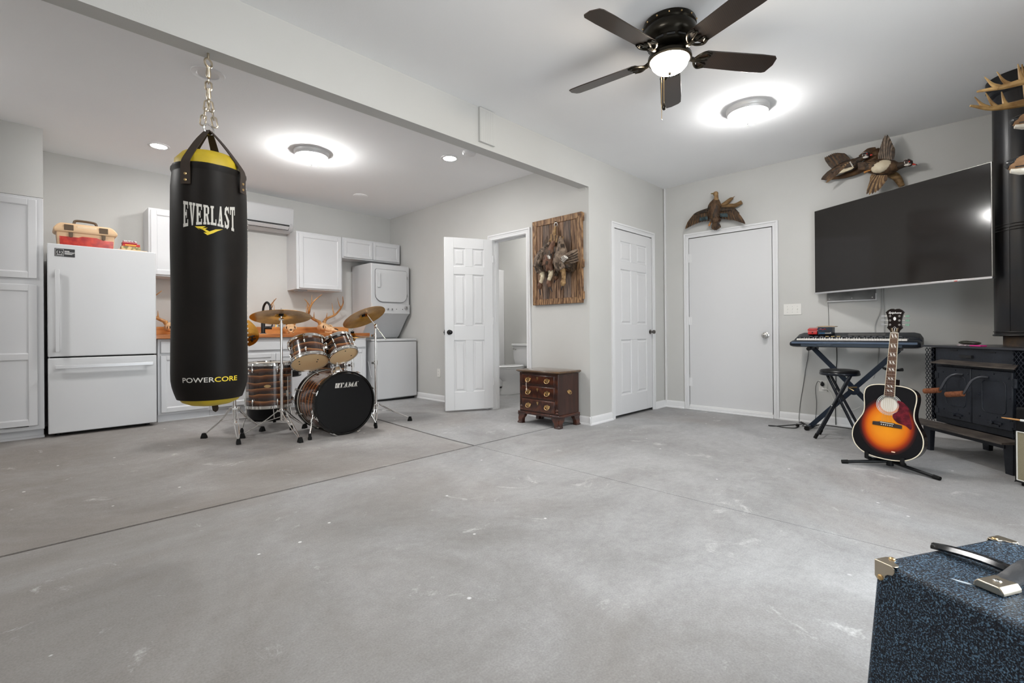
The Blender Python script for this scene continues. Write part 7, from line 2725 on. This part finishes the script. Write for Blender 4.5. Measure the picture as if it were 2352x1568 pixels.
for x0, x1, hx_ in ((0.146, 0.441, -1), (0.445, 0.742, 1)):
    b = MB()
    b.box(x0, x1, -0.016, 0.012, 0.283, 0.672)
    d = part('stove_door', b, IRON, t, bevel=0.006)
    TM[d.name] = TM[t.name]
    cx, czz = (x0 + x1) / 2 + 0.02, 0.50
    b = MB()
    loop = rr(cx - 0.085, cx + 0.085, czz - 0.115, czz + 0.105, (.03, .03, .03, .03), 4)
    b.tube([(x, -0.017, z_) for x, z_ in loop], 0.0035, 6, closed=True)
    obj('door_bead', b.mesh('door_bead'), IRON, d)
    for k, (dx, dz) in enumerate(((-0.11, 0.13), (0.105, 0.13), (-0.11, -0.0), (0.11, 0.0), (-0.105, -0.15), (0.11, -0.15), (0.0, 0.15), (0.02, -0.14))):
        b = MB(frame((cx + dx, -0.016, czz + dz), (0, -1, 0)))
        b.lathe([(0, 0), (0.007, 0), (0.006, 0.004), (0, 0.006)], 10)
        obj('rivet', b.mesh('rivet'), IRON, d)
    b = MB()
    b.box(cx - 0.05, cx + 0.06, -0.026, -0.016, 0.318, 0.330)
    b.box(cx - 0.03, cx + 0.04, -0.022, -0.016, 0.300, 0.310)
    b.cyl((cx, -0.016, 0.325), (cx, -0.04, 0.325), 0.012, n=12)
    obj('draft_slide', b.mesh('draft_slide'), IRON, d)
    for z_ in (0.33, 0.60):
        b = MB()
        xh = x0 - 0.012 if hx_ < 0 else x1 + 0.012
        b.cyl((xh, -0.006, z_ - 0.03), (xh, -0.006, z_ + 0.03), 0.012, n=12)
        b.box(min(xh, xh - hx_ * 0.03), max(xh, xh - hx_ * 0.03), -0.020, 0.0, z_ - 0.018, z_ + 0.018)
        obj('hinge', b.mesh('hinge'), IRON, d)
    # crank handle with a spring grip, the arm swings out over the left
    hx0 = 0.345 if hx_ < 0 else 0.545
    b = MB()
    b.tube(spline([(hx0 + 0.03, -0.016, 0.622), (hx0, -0.045, 0.622), (hx0 - 0.03, -0.075, 0.59), (hx0 - 0.055, -0.10, 0.51), (hx0 - 0.065, -0.105, 0.497)], 5), 0.0085, 8)
    hn = obj('handle', b.mesh('handle'), mat('handle_steel', (0.045, 0.047, 0.055), 0.35, 0.5), d)
    b = MB()
    ga, gb = V((hx0 - 0.058, -0.105, 0.500)), V((hx0 - 0.175, -0.125, 0.478))
    b.cyl(ga, gb, 0.017, n=16)
    for k in range(14):
        p = ga.lerp(gb, (k + 0.5) / 14)
        b.torus(p, 0.0175, 0.003, 16, 5, frame((0, 0, 0), gb - ga))
    obj('grip', b.mesh('grip'), mat('grip_rust', (0.20, 0.060, 0.022), 0.6, col2=(0.30, 0.11, 0.045), nscale=60), d)
b = MB()
b.box(0.33, 0.43, -0.004, 0.012, 0.745, 0.765)
b.box(0.24, 0.30, 0.008, 0.0125, 0.795, 0.800)
b.box(0.52, 0.60, 0.008, 0.0125, 0.790, 0.796)
part('draft_slot', b, mat('slot_dark', (0.006, 0.006, 0.007), 0.6), t)
b = MB()
b.loft([[(-0.03, -0.005, 0.212), (SW - 0.02, -0.005, 0.212), (SW - 0.02, -0.005, 0.235), (-0.03, -0.005, 0.235)], [(-0.075, -0.10, 0.205), (SW - 0.06, -0.10, 0.205), (SW - 0.06, -0.10, 0.216), (-0.075, -0.10, 0.216)]])
part('hearth_shelf', b, IRONW, t)
for x in (0.055, SW - 0.10):
    for y in (-0.005, 0.43):
        b = MB()
        b.loft([[(x + dx, y + dy, z_) for dx, dy in ((-w_, -w_ * .6), (w_, -w_ * .6), (w_, w_ * .6), (-w_, w_ * .6))] for w_, z_ in ((0.026, 0.0), (0.036, 0.215))])
        part('leg', b, IRON, t, bevel=0.002)
b = MB()
b.box(0.09, SW - 0.12, -0.03, 0.0, 0.165, 0.205)
b.box(0.09, SW - 0.12, 0.0, 0.42, 0.185, 0.215)
part('base_rail', b, IRON, t)
b = MB()
b.lathe([(0, 0.829), (0.105, 0.829), (0.105, 0.905), (0, 0.905)], 32, Matrix.Translation((0.42, 0.36, 0)))
part('flue_collar', b, mat('collar_rust', (0.10, 0.065, 0.04), 0.7, 0.3, col2=(0.05, 0.04, 0.035), nscale=20), t)

pc = Ms @ V((0.42, 0.36, 0))
t = thing('stove_pipe', 'wide black stove pipe rising from the wood stove to the ceiling', 'stove pipe', TR(pc.x, pc.y, 0.905))
PIPE = mat('pipe_black', (0.006, 0.007, 0.010), 0.32, 0.0, col2=(0.014, 0.011, 0.009), nscale=3, bump=0.05, bscale=14, spec=0.35)
PR = 0.150
b = MB()
b.lathe([(PR, 0), (PR, 0.77), (PR - 0.004, 0.77), (PR - 0.004, 0)], 48, closed=True)
part('pipe_section', b, PIPE, t)
b = MB()
b.lathe([(PR + 0.002, 0.765), (PR + 0.002, 1.845), (PR - 0.004, 1.845), (PR - 0.004, 0.765)], 48, closed=True)
part('pipe_section', b, PIPE, t)
for z_ in (0.0, 0.025, 0.745, 0.765, 0.785):
    b = MB()
    b.torus((0, 0, z_ + 0.003), PR + 0.002, 0.004 if z_ else 0.007, 48, 6)
    part('band', b, PIPE, t)
b = MB()
b.lathe([(PR + 0.004, 1.72), (PR + 0.02, 1.735), (PR + 0.02, 1.765), (PR + 0.035, 1.78), (PR + 0.035, 1.844), (PR, 1.844)], 48)
part('ceiling_collar', b, PIPE, t)
b = MB()
b.box(PR + 0.001, PR + 0.003, -0.004, 0.004, 0.02, 1.7, Matrix.Rotation(math.radians(150), 4, 'Z'))
part('seam', b, PIPE, t)

# things left on the stove
t = thing('sunglasses_case', 'dark rounded glasses case lying on the wood stove', 'case', Ms @ TR(0.30, 0.10, 0.829, 0.15))
b = MB()
b.ell((0, 0, 0.022), (0.075, 0.032, 0.014), 20, 10)
b.ell((-0.03, 0, 0.025), (0.05, 0.03, 0.014), 16, 8)
part('shell', b, mat('case_olive', (0.022, 0.022, 0.014), 0.4), t)
b = MB()
b.box(-0.07, 0.05, -0.03, 0.03, 0.0, 0.010)
part('cloth', b, mat('case_cloth', (0.5, 0.42, 0.45), 0.7, col2=(0.12, 0.08, 0.1), nscale=60), t, bevel=0.003)
b = MB()
b.box(-0.04, 0.04, -0.025, 0.025, 0, 0.009)
single('pink_lighter', b, mat('pink_plastic', (0.75, 0.03, 0.28), 0.35), 'flat bright pink item beside the glasses case on the stove', 'trinket', Ms @ TR(0.40, 0.07, 0.829, 0.1), bevel=0.003)

# ================================================================ practice amplifier at the right edge
AA = V((4.236, -0.166, 0))
ae = V((-0.70, -0.714, 0)).normalized()
an = V((ae.y, -ae.x, 0))
if an.dot(V((-1, 1, 0))) < 0:
    an = -an
Ma = Matrix(((ae.x, -an.x, 0, AA.x), (ae.y, -an.y, 0, AA.y), (0, 0, 1, 0), (0, 0, 0, 1)))
t = thing('guitar_amplifier', 'small black guitar amplifier with tan grille at the right edge', 'amplifier', Ma)
TOLB = mat('tolex_black', (0.006, 0.006, 0.007), 0.5, bump=0.3, bscale=400, spec=0.3)
b = MB()
b.box(0, 0.42, 0.012, 0.23, 0.02, 0.475)
b.box(0, 0.42, 0.0, 0.012, 0.02, 0.034)
b.box(0, 0.012, 0.0, 0.012, 0.02, 0.33)
b.box(0.408, 0.42, 0.0, 0.012, 0.02, 0.33)
part('cabinet', b, TOLB, t, bevel=0.004)
b = MB()
b.box(0.014, 0.406, 0.004, 0.013, 0.036, 0.326)
part('grille_cloth', b, mat('grille_tan', (0.22, 0.19, 0.12), 0.8, col2=(0.30, 0.27, 0.18), nscale=300), t)
b = MB()
for a_, c_ in (((0.012, 0.034), (0.408, 0.034)), ((0.408, 0.034), (0.408, 0.328)), ((0.408, 0.328), (0.012, 0.328)), ((0.012, 0.328), (0.012, 0.034))):
    b.tube([(a_[0], 0.002, a_[1]), (c_[0], 0.002, c_[1])], 0.0035, 6)
part('piping', b, mat('piping_white', (0.75, 0.74, 0.70), 0.5), t)
b = MB()
b.box(0.01, 0.41, 0.002, 0.014, 0.336, 0.465)
part('control_panel', b, BLACK, t, bevel=0.002)
for x in (0.03, 0.39):
    for y in (0.03, 0.20):
        b = MB()
        b.cyl((x, y, 0), (x, y, 0.022), 0.014, n=10)
        part('foot', b, RUBBER, t)
b = MB()
b.tube([(0.12, 0.014, 0.400), (0.06, -0.006, 0.402), (-0.0, -0.028, 0.404), (-0.035, -0.042, 0.405)], [0.006, 0.006, 0.005, 0.003], 10)
st2 = single('drumstick', MB().tube([(0.10, -0.008, 0.402), (0.02, -0.022, 0.403), (-0.05, -0.036, 0.404), (-0.075, -0.041, 0.404)], [0.006, 0.006, 0.0055, 0.003], 10), mat('stick_wood', (0.45, 0.22, 0.07), 0.4), 'thin wooden stick pointing left in front of the right-edge amplifier', 'stick', Ma) if False else None
stk = part('stick_plug', b, mat('stick_wood', (0.45, 0.22, 0.07), 0.4), t)
b = MB()
b.tube([(0.085, 0.003, 0.4012), (0.045, -0.0115, 0.4026)], 0.0072, 10)
obj('white_sleeve', b.mesh('white_sleeve'), PRINTW, stk)

# ================================================================ foreground speaker case
CA = V((1.249, 0.153, 0))
c1 = V((1.582 - 1.249, -0.033 - 0.153, 0)).normalized()       # along the far edge, to the right
c2 = V((c1.y, -c1.x, 0))                                       # along the left side, towards the camera
if c2.dot(V((-1, -1, 0))) < 0:
    c2 = -c2
Mc = Matrix(((c1.x, c2.x, 0, CA.x), (c1.y, c2.y, 0, CA.y), (0, 0, 1, 0), (0, 0, 0, 1)))


def tolex():
    m, nt, bs, L = new_mat('tolex_blue')
    N = nt.nodes
    tc = N.new('ShaderNodeTexCoord')
    vo = N.new('ShaderNodeTexVoronoi')
    vo.inputs['Scale'].default_value = 420.0
    L.new(tc.outputs['Object'], vo.inputs['Vector'])
    nz_ = N.new('ShaderNodeTexNoise')
    nz_.inputs['Scale'].default_value = 330.0
    nz_.inputs['Detail'].default_value = 2.0
    L.new(tc.outputs['Object'], nz_.inputs['Vector'])
    r = N.new('ShaderNodeValToRGB')
    r.color_ramp.elements[0].position, r.color_ramp.elements[0].color = 0.50, (0.0028, 0.0065, 0.015, 1)
    r.color_ramp.elements[1].position, r.color_ramp.elements[1].color = 0.72, (0.15, 0.28, 0.42, 1)  # pale blue flecks: glints on the grain painted into the base colour
    L.new(nz_.outputs['Fac'], r.inputs['Fac'])
    L.new(r.outputs['Color'], bs.inputs['Base Color'])
    bs.inputs['Roughness'].default_value = 0.36
    bs.inputs['Specular IOR Level'].default_value = 0.4
    bp = N.new('ShaderNodeBump')
    bp.inputs['Strength'].default_value = 0.9
    bp.inputs['Distance'].default_value = 0.003
    L.new(nz_.outputs['Fac'], bp.inputs['Height'])
    L.new(bp.outputs['Normal'], bs.inputs['Normal'])
    return m


t = thing('speaker_cabinet', 'dark blue textured speaker cabinet with metal corners in the foreground', 'speaker', Mc)
CW, CD_, CH = 0.385, 0.62, 0.475
b = MB()
b.loft([[(-g, -g, z_), (CW + g, -g, z_), (CW + g, CD_ + g, z_), (-g, CD_ + g, z_)] for g, z_ in ((0.026, 0.02), (0.0, CH))])
part('cabinet', b, tolex(), t, bevel=0.012, seg=3)
CORN = mat('corner_steel', (0.62, 0.55, 0.44), 0.3, 1.0)
def corner(x, y, sx, sy):
    b = MB()
    e = 0.0022
    P_ = lambda a, c, d_: (x + sx * a, y + sy * c, CH + d_)
    # top flap, two side flaps folded over the corner
    fl_ = [(0.0, 0.0), (0.034, 0.0), (0.039, 0.004), (0.040, 0.012), (0.036, 0.019), (0.026, 0.022), (0.022, 0.026), (0.019, 0.036), (0.012, 0.040), (0.004, 0.039), (0.0, 0.034)]
    fl_ = [(a - e, c - e) for a, c in fl_]
    b.add([P_(a, c, e) for a, c in fl_], [tuple(range(len(fl_)))])
    b.add([P_(a, -e, -c) for a, c in fl_], [tuple(range(len(fl_)))])
    b.add([P_(-e, a, -c) for a, c in fl_], [tuple(range(len(fl_)))])
    o = part('metal_corner', b, CORN, t, smooth=0)
    sd = o.modifiers.new('solid', 'SOLIDIFY')
    sd.thickness = 0.003
    add_bevel(o, 0.0015)
    b = MB()
    b.ell(P_(0.031, 0.010, e + 0.001), (0.006, 0.006, 0.0025), 12, 6)
    b.ell(P_(-e - 0.001, 0.010, -0.031), (0.0025, 0.006, 0.006), 12, 6)
    q = obj('rivet', b.mesh('rivet'), GOLD, o)
corner(0, 0, 1, 1)
corner(CW, 0, -1, 1)
corner(0, CD_, 1, -1)
corner(CW, CD_, -1, -1)
for x in (0.05, CW - 0.05):
    for y in (0.05, CD_ - 0.05):
        b = MB()
        b.cyl((x, y, 0), (x, y, 0.022), 0.018, n=12)
        part('foot', b, RUBBER, t)
# strap handle, bare spot and the bar on the cabinet
b = MB()
P = spline([(0.10, 0.150, CH + 0.008), (0.135, 0.150, CH + 0.014), (0.19, 0.150, CH + 0.030), (0.245, 0.150, CH + 0.030), (0.30, 0.150, CH + 0.014), (0.335, 0.150, CH + 0.008)], 4)
rings_ = []
for i, p in enumerate(P):
    tg_ = (P[min(i + 1, len(P) - 1)] - P[max(i - 1, 0)]).normalized()
    up_ = tg_.cross(V((0, 1, 0)))
    up_ = up_ if up_.z > 0 else -up_
    rings_.append([p + V((0, 1, 0)) * y + up_ * z_ for y, z_ in ((-0.017, -0.004), (0.017, -0.004), (0.017, 0.002), (0.008, 0.005), (-0.008, 0.005), (-0.017, 0.002))])
b.loft(rings_)
hs_ = part('strap_handle', b, mat('strap_grey', (0.035, 0.037, 0.042), 0.45, bump=0.2, bscale=60), t)
for x in (0.098, 0.337):
    b = MB()
    b.loft([[(x + dx, 0.150 + y, CH + z_) for dx, y in ((-0.026, -w_), (0.026, -w_), (0.026, w_), (-0.026, w_))] for w_, z_ in ((0.023, 0.001), (0.023, 0.008), (0.017, 0.016))])
    o = obj('end_cap', b.mesh('end_cap'), CORN, hs_)
    add_bevel(o, 0.002)
    b = MB()
    b.ell((x, 0.150, CH + 0.0165), (0.007, 0.007, 0.0025), 12, 6)
    obj('screw', b.mesh('screw'), CHROME, hs_)
b = MB()
b.prism([(0.060 + 0.0, 0.098), (0.066, 0.104), (0.074, 0.120), (0.072, 0.127), (0.066, 0.122), (0.061, 0.110)], CH + 0.0002, CH + 0.0009)
part('bare_spot', b, mat('bare_spot', (0.45, 0.52, 0.58), 0.5), t)
b = MB()
P = spline([(0.0, 0.0, 0.006), (0.005, 0.03, 0.010), (0.011, 0.075, 0.013), (0.014, 0.115, 0.012), (0.019, 0.142, 0.006)], 5)
rings_ = [[p + V((x * k_, 0, z_)) for x, z_ in ((-0.012, -0.004), (0.012, -0.004), (0.013, 0.001), (0.006, 0.008), (-0.006, 0.008), (-0.013, 0.001))] for p, k_ in zip(P, lerp_list([0.55, 1, 1, 1, 0.7], len(P)))]
b.loft(rings_)
single('black_bar', b, mat('bar_gloss', (0.010, 0.011, 0.013), 0.2, coat=0.5), 'glossy black curved bar lying on the foreground speaker cabinet', 'bar', Mc @ TR(0.168, 0.0, CH + 0.0005))

# ================================================================ deer heads on the near wall
HIDE = mat('deer_hide', (0.20, 0.105, 0.048), 0.75, col2=(0.33, 0.19, 0.095), nscale=35, stretch=(1, .4, 1), bump=0.35, bscale=90)
HIDEW = mat('deer_white', (0.66, 0.60, 0.50), 0.8, col2=(0.76, 0.72, 0.64), nscale=40, bump=0.3, bscale=90)
NOSE = mat('deer_nose', (0.008, 0.008, 0.009), 0.25, bump=0.3, bscale=120)
ANT2 = mat('antler_gold', (0.24, 0.125, 0.035), 0.45, col2=(0.50, 0.31, 0.11), nscale=14, bump=0.25, bscale=60)


def deer_head(label, nose, yaw, big):
    """local: y forward out of the muzzle, x right, z up; nose tip at (0, 0, 0)"""
    M = Matrix.Translation(nose) @ Matrix.Rotation(yaw, 4, 'Z')
    t = thing('deer_mount', label, 'mounted deer', M, 'deer heads on the near wall')
    def ell_ring(y, w_, h_, z_, n=16):
        return [(w_ * math.cos(2 * PI * i / n), y, z_ + h_ * math.sin(2 * PI * i / n)) for i in range(n)]
    b = MB()
    b.loft([ell_ring(*q) for q in ((-0.012, 0.024, 0.020, 0.008), (-0.035, 0.036, 0.032, 0.006), (-0.08, 0.042, 0.042, 0.010), (-0.14, 0.055, 0.060, 0.022), (-0.20, 0.072, 0.078, 0.035), (-0.26, 0.078, 0.085, 0.035), (-0.32, 0.074, 0.09, 0.01), (-0.40, 0.09, 0.12, -0.06), (-0.50, 0.12, 0.17, -0.14), (-0.60, 0.16, 0.23, -0.20))])
    part('head', b, HIDE, t)
    b = MB()
    b.loft([ell_ring(*q) for q in ((-0.018, 0.020, 0.010, -0.020), (-0.05, 0.031, 0.016, -0.027), (-0.11, 0.038, 0.020, -0.030), (-0.17, 0.040, 0.022, -0.038), (-0.22, 0.030, 0.018, -0.045))])
    part('jaw', b, HIDEW, t)
    b = MB()
    b.loft([ell_ring(*q) for q in ((0.0, 0.012, 0.010, 0.012), (-0.008, 0.028, 0.020, 0.012), (-0.028, 0.033, 0.022, 0.018), (-0.045, 0.020, 0.014, 0.030))])
    part('nose', b, NOSE, t)
    b = MB()
    b.tube([(-0.034, -0.03, -0.012), (-0.040, -0.09, -0.012), (-0.046, -0.13, -0.006)], 0.003, 6)
    b.tube([(0.034, -0.03, -0.012), (0.040, -0.09, -0.012), (0.046, -0.13, -0.006)], 0.003, 6)
    part('mouth_line', b, NOSE, t)
    for s in (-1, 1):
        b = MB()
        b.ell((s * 0.066, -0.19, 0.065), (0.012, 0.018, 0.016), 12, 8)
        part('eye', b, NOSE, t)
        b = MB()
        b.loft([[(s * (0.06 + 0.17 * u_) + dx * w_, -0.29 - 0.04 * u_ + dy * 0.012, 0.10 + 0.10 * u_ + dz * w_) for dx, dy, dz in ((0.6, 0, -0.8), (0, 1, 0), (-0.6, 0, 0.8), (0, -1, 0))] for u_, w_ in ((0, 0.022), (0.3, 0.042), (0.65, 0.040), (1.0, 0.008))])
        part('ear', b, HIDE, t)
        b = MB()
        if big:
            antler(b, V((s * 0.035, -0.25, 0.115)), [(0, 0, 0), (0.10, 0.02, 0.05), (0.15, 0.16, 0.055), (0.13, 0.30, 0.055), (0.075, 0.405, 0.080)], [(3, (0.0, 0.05, 0.12), 0.018), (11, (0.0, 0.03, 0.235), 0.022), (15, (0.01, 0.02, 0.10), 0.017), (17, (-0.02, 0.05, 0.10), 0.015), (19, (-0.01, 0.06, 0.085), 0.016)], 0.034, s)
        else:
            antler(b, V((s * 0.03, -0.25, 0.11)), [(0, 0, 0), (0.07, -0.03, 0.05), (0.13, 0.0, 0.12)], [(6, (0, 0.03, 0.08), 0.010)], 0.016, s)
        part('antler', b, ANT2, t)
    return t


n1 = V((4.064, -0.153, 2.164))
deer_head('antlered deer head mounted high in front of the stove pipe', n1, math.radians(8), True)
n2 = V((3.32, -0.106, 1.738))
deer_head('lower deer head whose brown muzzle shows in front of the stove pipe', n2, math.radians(6), False)
